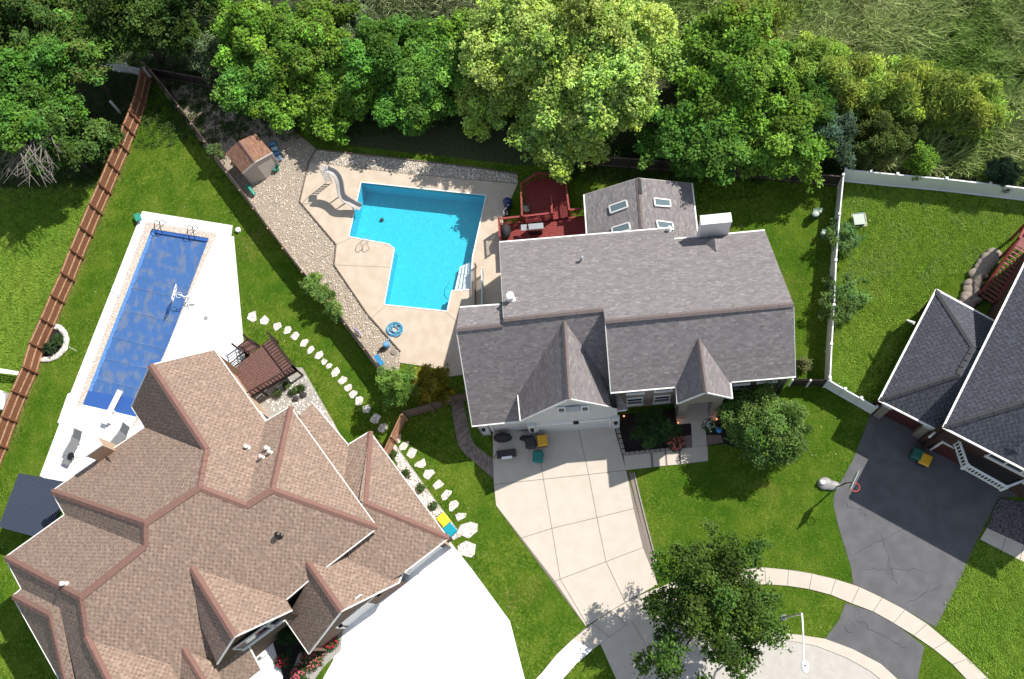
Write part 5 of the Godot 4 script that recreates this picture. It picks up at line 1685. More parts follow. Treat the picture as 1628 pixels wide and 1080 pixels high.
	for k in 6:
		var st := MB.new()
		var u := k / 6.0
		var a: Vector3 = q[1].lerp(q[1] + (q[1] - q[0]) * 0.0, 0) + (P(396, 558, 1.3) - q[1]) * 0
		var off := level(P(384, 553) - P(410, 572)) * (0.28 * (k + 0.5))
		var y := 1.15 - k * 0.19
		st.slab([Vector3(q[1].x, y, q[1].z) + off, Vector3(q[2].x, y, q[2].z).lerp(Vector3(q[1].x, y, q[1].z), 0.52) + off, Vector3(q[2].x, y, q[2].z).lerp(Vector3(q[1].x, y, q[1].z), 0.52) + off * (1 + 0.22 / maxf(off.length(), 0.01)), Vector3(q[1].x, y, q[1].z) + off * (1 + 0.22 / maxf(off.length(), 0.01))], 0.04)
		put("stair_tread", st, M.maroon_wood, t)
	var so := level(P(384, 553) - P(410, 572)) * 1.7
	for u in [0.0, 0.48]:
		var top: Vector3 = q[1].lerp(q[2], u)
		balustrade(t, [top, Vector3(top.x, 0.15, top.z) + so], 0.9, M.maroon_rail, 0.24, 0.05, 0.07)
	for k in [q[2], q[3], q[4], q[0]]:
		var po := MB.new(); po.box(Transform3D(Basis(), Vector3(k.x, 0.6, k.z)), Vector3(0.12, 1.25, 0.12)); put("support", po, M.maroon_rail, t)
	var fa := MB.new(); trim(fa, [q[2], q[3], q[4], q[5]], 0.05, 0.22, -0.1); put("fascia", fa, M.maroon_rail, t)
	# red stairs behind the navy house
	t = thing("red_stairs", "faded red wooden stairway with railings behind the navy house", "stairs", P(1590, 440))
	var s0 := P(1556, 470, 0.2); var s1 := P(1578, 484, 0.2); var u0 := P(1612, 388, 2.4); var u1 := P(1634, 400, 2.4)
	for k in 14:
		var st := MB.new()
		var f0 := k / 14.0; var f1 := (k + 0.72) / 14.0
		var y := lerpf(0.2, 2.4, (k + 1) / 14.0)
		st.slab([s0.lerp(u0, f0), s1.lerp(u1, f0), s1.lerp(u1, f1), s0.lerp(u0, f1)].map(func(p): return Vector3(p.x, y, p.z)), 0.05)
		put("stair_tread", st, M.pink_wood, t)
	for k in [[s0, u0], [s1, u1]]:
		var sr := MB.new(); sr.bar(k[0] - Vector3.UP * 0.1, k[1] - Vector3.UP * 0.1, 0.06, 0.3); put("stringer", sr, M.red_wood, t)
		balustrade(t, [k[0], k[1]], 0.95, M.red_rail, 0.4, 0.05, 0.14)
	var land := [u0, u1, u1 + (u1 - s1).normalized() * Vector3(1, 0, 1) * 2.0, u0 + (u0 - s0).normalized() * Vector3(1, 0, 1) * 2.0]
	boards(t, land.map(func(p): return Vector3(p.x, 2.4, p.z)), level(u1 - u0), M.pink_wood)
	balustrade(t, [land[0], land[3], land[2]].map(func(p): return Vector3(p.x, 2.4, p.z)), 0.95, M.red_rail, 0.14, 0.05, 0.14)
	for k in land:
		var po := MB.new(); po.box(Transform3D(Basis(), Vector3(k.x, 1.2, k.z)), Vector3(0.14, 2.4, 0.14)); put("support", po, M.red_wood, t)
	# boulders along the stair
	var g2 := RandomNumberGenerator.new(); g2.seed = 5
	var bl: Array = [[1538, 484, 0.55], [1541, 472, 0.5], [1545, 462, 0.6], [1548, 452, 0.55], [1553, 444, 0.5], [1556, 436, 0.6], [1562, 428, 0.6], [1568, 420, 0.55], [1574, 412, 0.6], [1580, 404, 0.45], [1533, 476, 0.35], [1550, 478, 0.45]]
	bl.sort_custom(func(a, b): return P(a[0], a[1]).distance_to(P(1530, 488)) < P(b[0], b[1]).distance_to(P(1530, 488)))
	for i in bl.size():
		var k = bl[i]
		mb = MB.new(); mb.blob(P(k[0], k[1], 0.18), Vector3(k[2] * g2.randf_range(0.8, 1.2), 0.34, k[2] * g2.randf_range(0.7, 1.0)), 6, 0.14, i + 40)
		tag(put("boulder", mb, M.boulder), "pale tan boulder in the row left of the red stairs, %s from the navy roof" % ORD[i], "boulder", "boulders beside the red stairs")

# ---------------------------------------------------------------- ground
func between(a: Array, b: Array, u: float) -> Vector3:
	return along(a, u).lerp(along(b, u), 0.5)

func along(a: Array, u: float) -> Vector3:
	var total := 0.0
	for i in a.size() - 1: total += (a[i + 1] - a[i]).length()
	var d := u * total
	for i in a.size() - 1:
		var l: float = (a[i + 1] - a[i]).length()
		if d <= l or i == a.size() - 2: return a[i].lerp(a[i + 1], clampf(d / l, 0, 1))
		d -= l
	return a[-1]

func slabs_in(parent: Node, quads: Array, y: float, gap: float, m: Material) -> void:
	for q in quads:
		var f: PackedVector2Array = flat2(q)
		var inner := Geometry2D.offset_polygon(f, -gap / 2)
		if inner.is_empty(): continue
		var mb := MB.new(); mb.slab(raise3(inner[0], y), 0.08)
		put("slab", mb, m, parent)

func ground() -> void:
	var lawn := PackedVector2Array([Vector2(-300, -300), Vector2(300, -300), Vector2(300, 300), Vector2(-300, 300)])
	var mb := MB.new()
	for p in pierced(lawn, [flat2(left_pool), flat2(right_pool)]): mb.poly(raise3(p, 0.0), Vector3.UP)
	structure("lawn_ground", mb, M.lawn)
	mb = MB.new()
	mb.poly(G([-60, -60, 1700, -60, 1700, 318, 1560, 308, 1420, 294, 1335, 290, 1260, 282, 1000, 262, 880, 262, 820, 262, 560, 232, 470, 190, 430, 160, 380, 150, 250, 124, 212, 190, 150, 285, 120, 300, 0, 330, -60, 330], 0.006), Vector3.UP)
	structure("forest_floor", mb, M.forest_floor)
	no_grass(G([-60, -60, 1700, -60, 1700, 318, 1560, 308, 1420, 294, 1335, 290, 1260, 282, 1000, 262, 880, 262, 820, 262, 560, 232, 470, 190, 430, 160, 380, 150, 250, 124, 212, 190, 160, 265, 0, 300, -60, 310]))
	# pool decks
	pad("white_pool_deck", G([226.6, 336.3, 369.7, 359, 367.3, 376.3, 371.7, 376.3, 388, 554, 392, 590, 420, 625, 330, 700, 210, 700, 100.7, 775, 63.7, 757, 94.8, 674, 91.8, 672.6, 108, 626.7, 112.6, 625]), 0.06, 0.2, M.white_concrete, [flat2(left_pool)])
	var dk := pad("tan_pool_deck", G([491, 258.5, 660, 279, 700, 282, 823, 293, 800, 345, 798, 420, 800, 480, 740, 500, 740, 596, 705, 600, 690, 585, 635, 577, 637, 559, 584.7, 500, 531.4, 421.4, 534.4, 388.8, 476.6, 320.7]), 0.05, 0.3, M.pool_deck, [flat2(right_pool)])
	for k in [[[534.4, 388.8], [556, 380]], [[531.4, 421.4], [622, 425]], [[612, 487], [590, 506]], [[710, 497], [737, 522]], [[660, 279.5], [662, 298]]]:
		var j := MB.new(); j.bar(P(k[0][0], k[0][1], 0.052), P(k[1][0], k[1][1], 0.052), 0.03, 0.006); put("joint", j, M.joint, dk)
	for k in [[[340, 409], [297, 527]], [[352, 420], [330, 560]]]:
		var j := MB.new(); j.bar(P(k[0][0], k[0][1], 0.062), P(k[1][0], k[1][1], 0.062), 0.025, 0.006); put("joint", j, M.light_trim, get_node("white_pool_deck"))
	# gravel beds
	pad("gravel_bed", G([247, 118, 330, 140, 400, 160, 445, 190, 502, 236, 491, 258.5, 476.6, 320.7, 534.4, 388.8, 531.4, 421.4, 584.7, 500, 637, 559, 634, 600, 616, 609, 552, 524, 484, 440, 408, 341, 322, 230, 246, 128]), 0.016, 0.1, M.gravel_bed)
	pad("gravel_strip", G([501.8, 237.8, 640, 253, 750, 266, 823, 277, 823, 292, 700, 281.5, 660, 278.5, 491, 258]), 0.018, 0.1, M.gravel_bed)
	var ed := MB.new()
	for run in [[501.8, 237.8, 640, 253, 750, 266, 823, 277], [502, 238, 491, 258, 476.6, 320.7, 534.4, 388.8, 531.4, 421.4, 584.7, 500, 637, 559]]:
		var g := G(run, 0.05)
		for i in g.size() - 1: ed.bar(g[i], g[i + 1], 0.07, 0.16)
	structure("bed_edging", ed, M.grey_wood)
	# brown house gravel borders
	pad("white_gravel_bed", G([400, 630, 469, 584, 481, 585, 552, 710, 562, 708, 520, 720, 440, 690, 418, 668]), 0.02, 0.1, M.white_gravel)
	pad("white_gravel_strip", G([618, 706, 628, 706, 690, 792, 735, 852, 715, 862, 640, 760]), 0.02, 0.1, M.white_gravel)
	pad("front_flower_bed", G([425, 1010, 470, 985, 545, 985, 530, 1010, 475, 1040, 458, 1085, 440, 1085]), 0.03, 0.12, M.mulch)
	pad("pebble_bed", G([530, 1010, 545, 1000, 542, 1035, 515, 1060, 490, 1095, 455, 1095, 475, 1040]), 0.056, 0.12, M.white_gravel)
	# driveways
	pad("white_driveway", G([640, 900, 712, 857, 750, 905, 810.7, 988, 834.4, 1080, 850, 1140, 480, 1140, 530, 1050, 540, 990]), 0.05, 0.2, M.white_concrete)
	for k in [[[672, 960], [748, 1075]], [[600, 1000], [690, 1110]], [[575, 985], [760, 925]], [[560, 1062], [818, 1030]]]:
		var j := MB.new(); j.bar(P(k[0][0], k[0][1], 0.052), P(k[1][0], k[1][1], 0.052), 0.03, 0.006); put("joint", j, M.light_trim, get_node("white_driveway"))
	pad("entry_walk", G([397, 1029, 433, 1019, 450, 1075, 440, 1140, 380, 1140]), 0.045, 0.2, M.white_concrete)
	var under := pad("grey_house_driveway", G([783, 684, 851, 684, 975.5, 674, 996, 748, 1046, 930, 1010, 950, 931, 996, 788.5, 804.4, 784.4, 764]), 0.03, 0.15, M.joint)
	var rows := [[783, 685, 852, 686, 919, 681, 975.5, 676], [785, 771, 864, 762.5, 936, 755, 996, 748], [829, 856, 877.4, 840.6, 949, 823.5, 1007.7, 809], [881.8, 924.4, 890.7, 921.4, 963.5, 893.5, 1022.5, 871], [931, 996, 934, 995, 994, 958, 1046, 930]]
	var quads := []
	for r in 4:
		for c in 3:
			var a = rows[r]; var b = rows[r + 1]
			var q := [P(a[c * 2], a[c * 2 + 1]), P(a[c * 2 + 2], a[c * 2 + 3]), P(b[c * 2 + 2], b[c * 2 + 3]), P(b[c * 2], b[c * 2 + 1])]
			if r == 1 and c == 0: q.append(P(788.5, 804.4))
			quads.append(q)
	slabs_in(under, quads, 0.055, 0.035, M.concrete)
	pad("asphalt_driveway", G([1384, 660, 1356, 731.8, 1326.5, 786, 1325, 804, 1335, 845, 1353, 902, 1356, 928, 1398, 948, 1437.5, 969, 1488, 998, 1525, 925, 1553, 860, 1587, 792, 1620, 790, 1590, 730, 1500, 685, 1440, 655, 1400, 645]), 0.02, 0.1, M.asphalt)
	pad("asphalt_apron", G([1344, 959, 1388.7, 973, 1425.7, 994, 1470, 1028, 1457, 1090, 1440, 1090, 1400.5, 1056, 1356, 1032.5, 1311.7, 1016, 1335, 985]), 0.016, 0.1, M.asphalt)
	var ap := pad("concrete_apron", G([954.4, 1023.6, 1004.7, 988, 1040, 968, 1085, 948, 1120, 1015, 1031, 1052, 985, 1085, 979.6, 1080]), 0.02, 0.12, M.concrete)
	for k in [[[1004.7, 988], [1040, 1048]]]:
		var j := MB.new(); j.bar(P(k[0][0], k[0][1], 0.022), P(k[1][0], k[1][1], 0.022), 0.03, 0.006); put("joint", j, M.joint, ap)
	# hairline cracks in the asphalt
	var gc := RandomNumberGenerator.new(); gc.seed = 31
	for k in [[1360, 880, 1440, 840], [1375, 905, 1470, 905], [1400, 850, 1425, 930], [1440, 960, 1500, 930], [1360, 985, 1440, 1030], [1340, 800, 1380, 820]]:
		var cr := MB.new()
		var last := P(k[0], k[1], 0.024)
		for i in range(1, 15):
			var nx := P(lerpf(k[0], k[2], i / 14.0) + gc.randf_range(-3, 3), lerpf(k[1], k[3], i / 14.0) + gc.randf_range(-3, 3), 0.024)
			cr.bar(last, nx, gc.randf_range(0.012, 0.028), 0.004)
			last = nx
		put("crack", cr, M.crack, get_node("asphalt_driveway") if k[1] < 965 else get_node("asphalt_apron"))
	# sidewalk of separate slabs
	var up := G([780, 1150, 853.7, 1080, 883, 1043, 927.7, 1001, 975, 969, 1022.5, 943.7, 1085, 920, 1150, 906, 1210, 902, 1271.7, 908, 1319, 918.5, 1359, 930, 1397.6, 948, 1437.5, 969, 1474.6, 992.5, 1510, 1022, 1544, 1052, 1572, 1080, 1630, 1145])
	var lo := G([825, 1160, 895, 1080, 916, 1056, 954.4, 1023.6, 1004.7, 988, 1037, 970, 1092, 948, 1150, 934, 1208, 929, 1267, 933, 1314.6, 943.6, 1350, 958.5, 1388.7, 973, 1425.7, 994, 1461, 1016, 1495, 1040, 1529, 1069.5, 1537, 1080, 1590, 1150])
	var lor := lo.duplicate(); lor.reverse()
	var sw := pad("sidewalk", up + lor, 0.03, 0.12, M.joint)
	var n := 26
	var white := []; var tan := []
	for k in n:
		var q := [along(up, float(k) / n), along(up, float(k + 1) / n), along(lo, float(k + 1) / n), along(lo, float(k) / n)]
		if k < 5: white.append(q)
		else: tan.append(q)
	slabs_in(sw, tan, 0.055, 0.03, M.concrete)
	slabs_in(sw, white, 0.055, 0.02, M.white_concrete)
	# the cul-de-sac and its kerb
	var ko := G([950, 1130, 975, 1095, 991, 1080, 1031, 1052, 1090, 1022, 1150, 1007, 1208, 1003, 1273, 1010, 1311.7, 1016, 1356, 1032.5, 1400.5, 1056, 1427, 1080, 1470, 1130])
	var ki := G([980, 1135, 1003, 1100, 1015, 1088, 1050, 1062, 1100, 1036, 1152, 1020, 1208, 1014.7, 1267, 1020.7, 1300, 1028, 1348, 1047, 1385, 1068, 1409, 1088, 1440, 1130])
	var rv := ki.duplicate(); rv.reverse()
	var kb := MB.new()
	kb.slab((ko + rv).map(func(p): return p + Vector3.UP * 0.0), 0.15)
	no_grass(ko + rv)
	var ks := MB.new()
	for i in ko.size() - 1:
		ks.slab([ko[i], ko[i + 1], ki[i + 1], ki[i]].map(func(p): return p + Vector3.UP * 0.05), 0.2)
	structure("kerb", ks, M.concrete)
	pad("street", ki + G([1500, 1300, 900, 1300]), 0.012, 0.1, M.street)
	# navy house front walk
	pad("dark_gravel_bed", G([1587, 792, 1640, 800, 1660, 880, 1628, 866, 1569, 839]), 0.02, 0.1, M.dark_gravel)
	var nw := pad("front_walk", G([1569, 839.5, 1628, 866.5, 1700, 900, 1690, 925, 1628, 894.5, 1558, 858]), 0.02, 0.1, M.joint)
	slabs_in(nw, [G([1569, 839.5, 1600, 853.5, 1592, 876, 1558, 858]), G([1600, 853.5, 1628, 866.5, 1621, 891, 1592, 876]), G([1628, 866.5, 1664, 883, 1657, 909, 1621, 891])], 0.045, 0.03, M.concrete)
	# grey house front bed, walk, pavers
	pad("mulch_bed", G([978, 676, 985, 660, 1075, 650, 1098, 664, 1100, 712, 1066, 717, 995, 724, 985, 700]), 0.03, 0.1, M.mulch)
	pad("mulch_bed", G([1122, 664, 1190, 648, 1215, 660, 1200, 720, 1150, 706, 1123, 709]), 0.031, 0.1, M.mulch)
	pad("pink_gravel_patch", G([1123.5, 692, 1146, 692, 1150, 704, 1123.5, 708]), 0.05, 0.05, M.pink_mulch)
	pad("pink_gravel_patch", G([1086, 694, 1099, 692, 1100, 712, 1082, 714]), 0.052, 0.05, M.pink_mulch)
	var fw := pad("front_walk", G([991, 723, 1098, 713, 1098, 664, 1121, 662, 1124, 709, 1126, 734, 994, 748]), 0.02, 0.1, M.joint)
	slabs_in(fw, [G([991, 723, 1034, 718.5, 1036, 743.5, 995, 748]), G([1037, 718, 1056.5, 716, 1058.5, 741, 1039, 743]), G([1059, 715.7, 1078, 713.8, 1081, 739, 1061, 740.7]), G([1081, 714, 1125, 709, 1126, 733, 1083, 738]), G([1098, 664, 1121, 662, 1124, 709, 1100.7, 712])], 0.06, 0.02, M.concrete)
	# edging blocks of the mulch bed
	var eb := thing("edging_blocks", "row of pale edging blocks round the dark mulch bed of the grey house", "edging", P(1030, 717))
	for run in [[982, 682, 992, 722], [993, 722.5, 1066, 715]]:
		var g := G(run, 0.1)
		var cnt := int((g[1] - g[0]).length() / 0.32)
		for k in cnt:
			mb = MB.new()
			var d := level(g[1] - g[0])
			mb.box(Transform3D(Basis(Vector3(-d.z, 0, d.x), Vector3.UP, d).rotated(Vector3.UP, 0.1 * sin(k * 2.3)), g[0].lerp(g[1], (k + 0.5) / cnt)), Vector3(0.22, 0.2, 0.28))
			put("block", mb, M.edging, eb)
	var sb := MB.new()
	var br := G([1000, 752, 1009, 790, 1019, 830, 1035, 893])
	for i in br.size() - 1: sb.quad(br[i], br[i + 1], br[i + 1] + Vector3(0.32, 0.03, 0), br[i] + Vector3(0.32, 0.03, 0), Vector3.UP)
	var sp := MB.new()
	for i in br.size() - 1: sp.slab([br[i], br[i + 1], br[i + 1] + Vector3(0.26, 0, 0), br[i] + Vector3(0.26, 0, 0)].map(func(p): return p + Vector3.UP * 0.035), 0.08)
	var strip := structure("brick_border", sp, M.paver)
	var le := MB.new()
	for k in 46:
		var p := along(br, (k + 0.5) / 46.0) + Vector3(0.33, 0.05, 0)
		le.box(Transform3D(Basis().rotated(Vector3.UP, 0.2), p), Vector3(0.09, 0.12, 0.14))
	put("border_stone", le, M.edging, strip, "stuff")
	# curved paver path
	var pl := G([716, 634, 719, 655, 722, 678, 725, 693, 728, 707.7, 739, 722, 753, 734, 770, 749, 785, 762.5])
	var pr := G([735, 632, 740, 655, 744.4, 675, 748, 690, 753, 704.7, 760, 712, 768, 718, 776, 724, 784, 730])
	var plr := pr.duplicate(); plr.reverse()
	var pp := pad("paver_path", pl + plr, 0.02, 0.1, M.joint)
	var bricks := [MB.new(), MB.new(), MB.new()]
	var g3 := RandomNumberGenerator.new(); g3.seed = 12
	for r in 48:
		for c in 4:
			var u0 := (r + 0.04) / 48.0; var u1 := (r + 0.96) / 48.0
			var v0 := (c + 0.03 + 0.5 * (r % 2)) / 4.5; var v1 := minf((c + 0.97 + 0.5 * (r % 2)) / 4.5, 1.0)
			var q := [along(pl, u0).lerp(along(pr, u0), v0), along(pl, u0).lerp(along(pr, u0), v1), along(pl, u1).lerp(along(pr, u1), v1), along(pl, u1).lerp(along(pr, u1), v0)]
			var y := 0.05 + g3.randf() * 0.008
			var one := MB.new()
			one.slab(q.map(func(p): return p + Vector3.UP * y), 0.05)
			put("paver", one, M[["paver", "paver_light", "paver_dark"][g3.randi() % 3]], pp)
	# stepping stones
	var st := [[400, 504, 1.5], [421, 509, 1.2], [440.6, 519, 1.25], [456.6, 525.6], [469, 534, 1.1], [483.6, 545], [494, 556], [506.5, 565.6, 1.1], [515, 575, 0.8], [522.6, 582, 0.8], [533, 591.6, 1.1], [545, 604.6, 1.1], [553, 616.6], [561, 627.3], [571, 637.5, 1.2], [582.6, 650, 1.2], [597, 666, 1.3], [609, 680, 1.2], [631, 697.4, 1.2], [643, 709, 1.1], [654, 720, 1.2], [670, 737, 1.4], [681.5, 754, 1.2], [697, 770, 1.2], [709, 787, 1.2], [721, 804, 1.2], [732, 821, 1.1], [745.4, 843, 1.9], [742, 874, 1.9]]
	for i in st.size():
		var k = st[i]
		var s: float = k[2] if k.size() > 2 else 1.0
		var pts := []
		var m := g3.randi_range(5, 7)
		var dirn: Vector3 = level(P(st[mini(i + 1, st.size() - 1)][0], st[mini(i + 1, st.size() - 1)][1]) - P(st[maxi(i - 1, 0)][0], st[maxi(i - 1, 0)][1]))
		var off := g3.randf() * TAU
		for j in m:
			var an := off + TAU * (j + g3.randf_range(-0.34, 0.34)) / m
			pts.append(P(k[0], k[1], 0.03) + (dirn * cos(an) * 0.24 + Vector3(-dirn.z, 0, dirn.x) * sin(an) * 0.31) * s * g3.randf_range(0.92, 1.3))
		mb = MB.new(); mb.slab(pts, 0.09)
		no_grass(pts, -0.035)
		var lab := ""
		if i < 18: lab = "white stepping stone, %s from the white pool deck before the fence return" % ORD[i]
		else: lab = "white stepping stone, %s past the tan fence return towards the driveway" % ORD[i - 18]
		tag(put("stepping_stone", mb, M.flagstone), lab, "stepping stone", "stepping stones curving across the lawn")
	# curved stone bed by the brown fence
	var bed := G([84, 520, 93, 518, 104, 528, 108, 543, 105, 556, 95, 567, 82, 574, 68, 576, 66, 571, 76, 548])
	pad("round_bed", bed, 0.02, 0.08, M.mulch)
	var rs := thing("stone_ring", "crescent of pale stones edging the small plant bed by the brown fence", "edging", P(95, 545))
	var arc := G([86, 520, 95, 521, 103, 530, 106, 543, 103, 555, 94, 564.5, 82, 571, 67, 573])
	for k in 30:
		mb = MB.new()
		mb.blob(along(arc, (k + 0.5) / 30.0) + Vector3.UP * 0.06, Vector3(g3.randf_range(0.2, 0.3), 0.13, g3.randf_range(0.18, 0.27)), 5, 0.1, k)
		put("stone", mb, M.flagstone, rs)
	# bits at the left edge
	var lw := thing("garden_bench", "white slatted bench back at the left edge beyond the brown fence", "bench", P(12, 590))
	for k in 4:
		mb = MB.new(); mb.bar(P(-12, 585 + k * 2, 0.55 + 0.1 * k), P(29, 592 + k * 1.2, 0.55 + 0.1 * k), 0.09, 0.05); put("slat", mb, M.plastic_white, lw)
	for x in [[-10, 588], [27, 596]]:
		mb = MB.new(); mb.box(Transform3D(Basis(), P(x[0], x[1], 0.4)), Vector3(0.08, 0.8, 0.08)); put("leg", mb, M.plastic_white, lw)
	mb = MB.new(); mb.box(Transform3D(Basis().rotated(Vector3.UP, -0.3), P(-2, 636, 0.5)), Vector3(0.8, 1.0, 1.3))
	mb.slab([P(-14, 622, 1.02), P(8, 626, 1.02), P(6, 652, 1.02), P(-16, 648, 1.02)], 0.06)
	tag(put("storage_box", mb, M.light_trim), "pale grey storage box cut by the left picture edge", "storage box")

# ---------------------------------------------------------------- plants
var clump_meshes := {}
# a tuft of folded leaves round the origin
func clump(key: String, count: int, length: float, width: float, spread: float, seed_: int, m: Material) -> ArrayMesh:
	if clump_meshes.has(key): return clump_meshes[key]
	var g := RandomNumberGenerator.new(); g.seed = seed_
	var mb := MB.new()
	for k in count:
		var c := Vector3(g.randfn(), g.randfn() * 0.7, g.randfn()) * spread * 0.55
		var d := (c.normalized() * 0.6 + Vector3(g.randf_range(-1, 1), g.randf_range(-0.8, 0.5), g.randf_range(-1, 1))).normalized()
		var up := (Vector3.UP * 1.3 + c.normalized() * 0.5 + Vector3(g.randfn(), g.randfn(), g.randfn()) * 0.45).normalized()
		var side := d.cross(up).normalized()
		up = side.cross(d).normalized()
		var l := length * g.randf_range(0.7, 1.25); var w := width * g.randf_range(0.8, 1.2)
		var a := c - d * l * 0.5; var b := c + d * l * 0.5 - up * l * 0.15
		var e := c + side * w * 0.5 + up * w * 0.12; var f := c - side * w * 0.5 + up * w * 0.12
		mb.flat(a, e, b, up); mb.flat(a, b, f, up)
	clump_meshes[key] = mb.mesh(m)
	return clump_meshes[key]

func crown_points(c: Vector3, r: Vector3, n: int, lobes: int, g: RandomNumberGenerator, open := false) -> Array:
	var ls := []
	var mean := (r.x + r.y + r.z) / 3.0
	for k in lobes:
		var d := Vector3(g.randfn(), g.randfn(), g.randfn()).normalized()
		if d.y < -0.4: d.y = -d.y
		var q := g.randf_range(0.25, 1.14) if open else g.randf_range(0.4, 1.0) + (g.randf() * 0.25 if g.randf() < 0.3 and not open else 0.0)
		var size := (g.randf_range(0.11, 0.25) if open else g.randf_range(0.15, 0.32)) * mean * (1.25 - 0.45 * q)
		# boughs reach outwards and hang a little
		var axis := (d * Vector3(1, 0.6, 1) + Vector3(g.randfn(), g.randfn() - 0.5, g.randfn()) * 0.35).normalized()
		ls.append([d * q * r, size, g.randf_range(0.6, 1.4), axis, g.randf_range(1.2, 2.0)])
	if not open: ls.append([Vector3(0, -0.05, 0) * r, (0.42 if mean > 2.6 else 0.56) * mean, 0.85, Vector3.UP, 1.0])
	var weight := []
	var total := 0.0
	for l in ls:
		total += l[1] * l[1] * l[4]
		weight.append(total)
	var out := []
	var tries := 0
	while out.size() < n and tries < n * 6:
		tries += 1
		var w := g.randf() * total
		var at := 0
		while weight[at] < w: at += 1
		var l = ls[at]
		var d := Vector3(g.randfn(), g.randfn(), g.randfn()).normalized()
		if d.y < -0.6: continue
		var o: Vector3 = d * l[1] * (g.randf_range(0.65, 1.1) if g.randf() < 0.8 else g.randf_range(0.2, 0.65))
		if g.randf() < 0.05: o *= 1.35
		o += l[3] * o.dot(l[3]) * (l[4] - 1.0)
		var p: Vector3 = l[0] + o
		var inside := 0
		for e in ls:
			if e != l and (p - e[0]).length() < e[1] * 0.75: inside += 1
		if inside > 0 and g.randf() < 0.8: continue
		out.append([c + p, l[2], d, l[0] + c])
	return out

func tree(called: String, label: String, cat: String, px: float, py: float, hc: float, r: Vector3, n: int, tone: Color, seed_: int, key := "broad", lobes := 14, tip := Color(0, 0, 0, 0), group := "") -> Node3D:
	var g := RandomNumberGenerator.new(); g.seed = seed_
	var c := P(px, py, hc)
	var base := Vector3(c.x, 0, c.z)
	var t := thing(called, label, cat, base, group)
	var pts := crown_points(c, r, int(n * 1.15), lobes * (2 if key == "street" else 3), g, key == "street")
	var where := []; var tints := []
	for p in pts:
		var b := Basis.from_euler(Vector3(g.randf_range(-0.5, 0.5), g.randf() * TAU, g.randf_range(-0.5, 0.5)))
		var s := g.randf_range(0.6, 1.45)
		where.append(Transform3D(b.scaled(Vector3.ONE * s), p[0] - base))
		var k: float = p[1] * g.randf_range(0.6, 1.4)
		var hue: float = 0.84 + 0.26 * fposmod(p[1] * 37.7, 1.0)
		var col := Color(tone.r * k * hue, tone.g * k, tone.b * k * g.randf_range(0.7, 1.5))
		if tip.a > 0.0 and g.randf() < tip.a: col = col.lerp(Color(tip.r, tip.g, tip.b), g.randf_range(0.3, 0.9))
		tints.append(col)
	var me: ArrayMesh
	match key:
		"broad": me = clump("broad", 20, 0.18, 0.12, 0.23, 3, M.leaf)
		"street": me = clump("street", 15, 0.16, 0.11, 0.20, 8, M.leaf)
		"fine": me = clump("fine", 16, 0.13, 0.08, 0.22, 4, M.leaf)
		"willow": me = clump("willow", 14, 0.34, 0.05, 0.30, 5, M.leaf)
		"small": me = clump("small", 14, 0.09, 0.06, 0.14, 6, M.leaf)
		"needle": me = clump("needle", 22, 0.16, 0.025, 0.14, 7, M.leaf)
	copies("crown", me, where, tints, t)
	# trunk and limbs
	var mb := MB.new()
	var hh := c.y
	mb.tube([base, base + Vector3(0.05, hh * 0.3, 0), base + Vector3(-0.04, hh * 0.6, 0.05), base + Vector3(0, hh * 1.05, 0)], maxf(0.03, r.x * 0.065), maxf(0.01, r.x * 0.02), 9)
	put("trunk", mb, M.bark, t)
	mb = MB.new()
	for k in lobes:
		var e: Vector3 = pts[(k * 37) % pts.size()][3]
		var s0 := base + Vector3(0, hh * g.randf_range(0.35, 0.7), 0)
		mb.tube([s0, s0.lerp(e, 0.5) + Vector3.UP * r.y * 0.06, e + (e - c) * 0.08], maxf(0.014, r.x * 0.022), 0.012, 6)
	put("limbs", mb, M.bark, t, "stuff")
	return t

func flowers(called: String, label: String, px: float, py: float, r: float, petals: Color, n: int, seed_: int) -> void:
	var g := RandomNumberGenerator.new(); g.seed = seed_
	var base := P(px, py)
	var t := thing(called, label, "flowers", base)
	var where := []; var tints := []; var fw := []; var ft := []
	for k in n:
		var a := g.randf() * TAU; var q := sqrt(g.randf()) * r
		var y := 0.15 + 0.5 * (1.0 - q / r) * g.randf_range(0.6, 1.2)
		where.append(Transform3D(Basis.from_euler(Vector3(0, g.randf() * TAU, 0)), Vector3(cos(a) * q, y, sin(a) * q)))
		var s := g.randf_range(0.7, 1.3)
		tints.append(Color(0.05 * s, 0.10 * s, 0.03 * s))
		if g.randf() < 0.45:
			fw.append(Transform3D(Basis.from_euler(Vector3(0, g.randf() * TAU, 0)).scaled(Vector3.ONE * g.randf_range(0.7, 1.2)), Vector3(cos(a) * q, y + 0.16, sin(a) * q)))
			ft.append(Color(petals.r * s, petals.g * s, petals.b * s))
	copies("foliage", clump("small", 14, 0.09, 0.06, 0.14, 6, M.leaf), where, tints, t)
	copies("blossoms", clump("bloom", 9, 0.07, 0.06, 0.05, 9, M.petal), fw, ft, t)

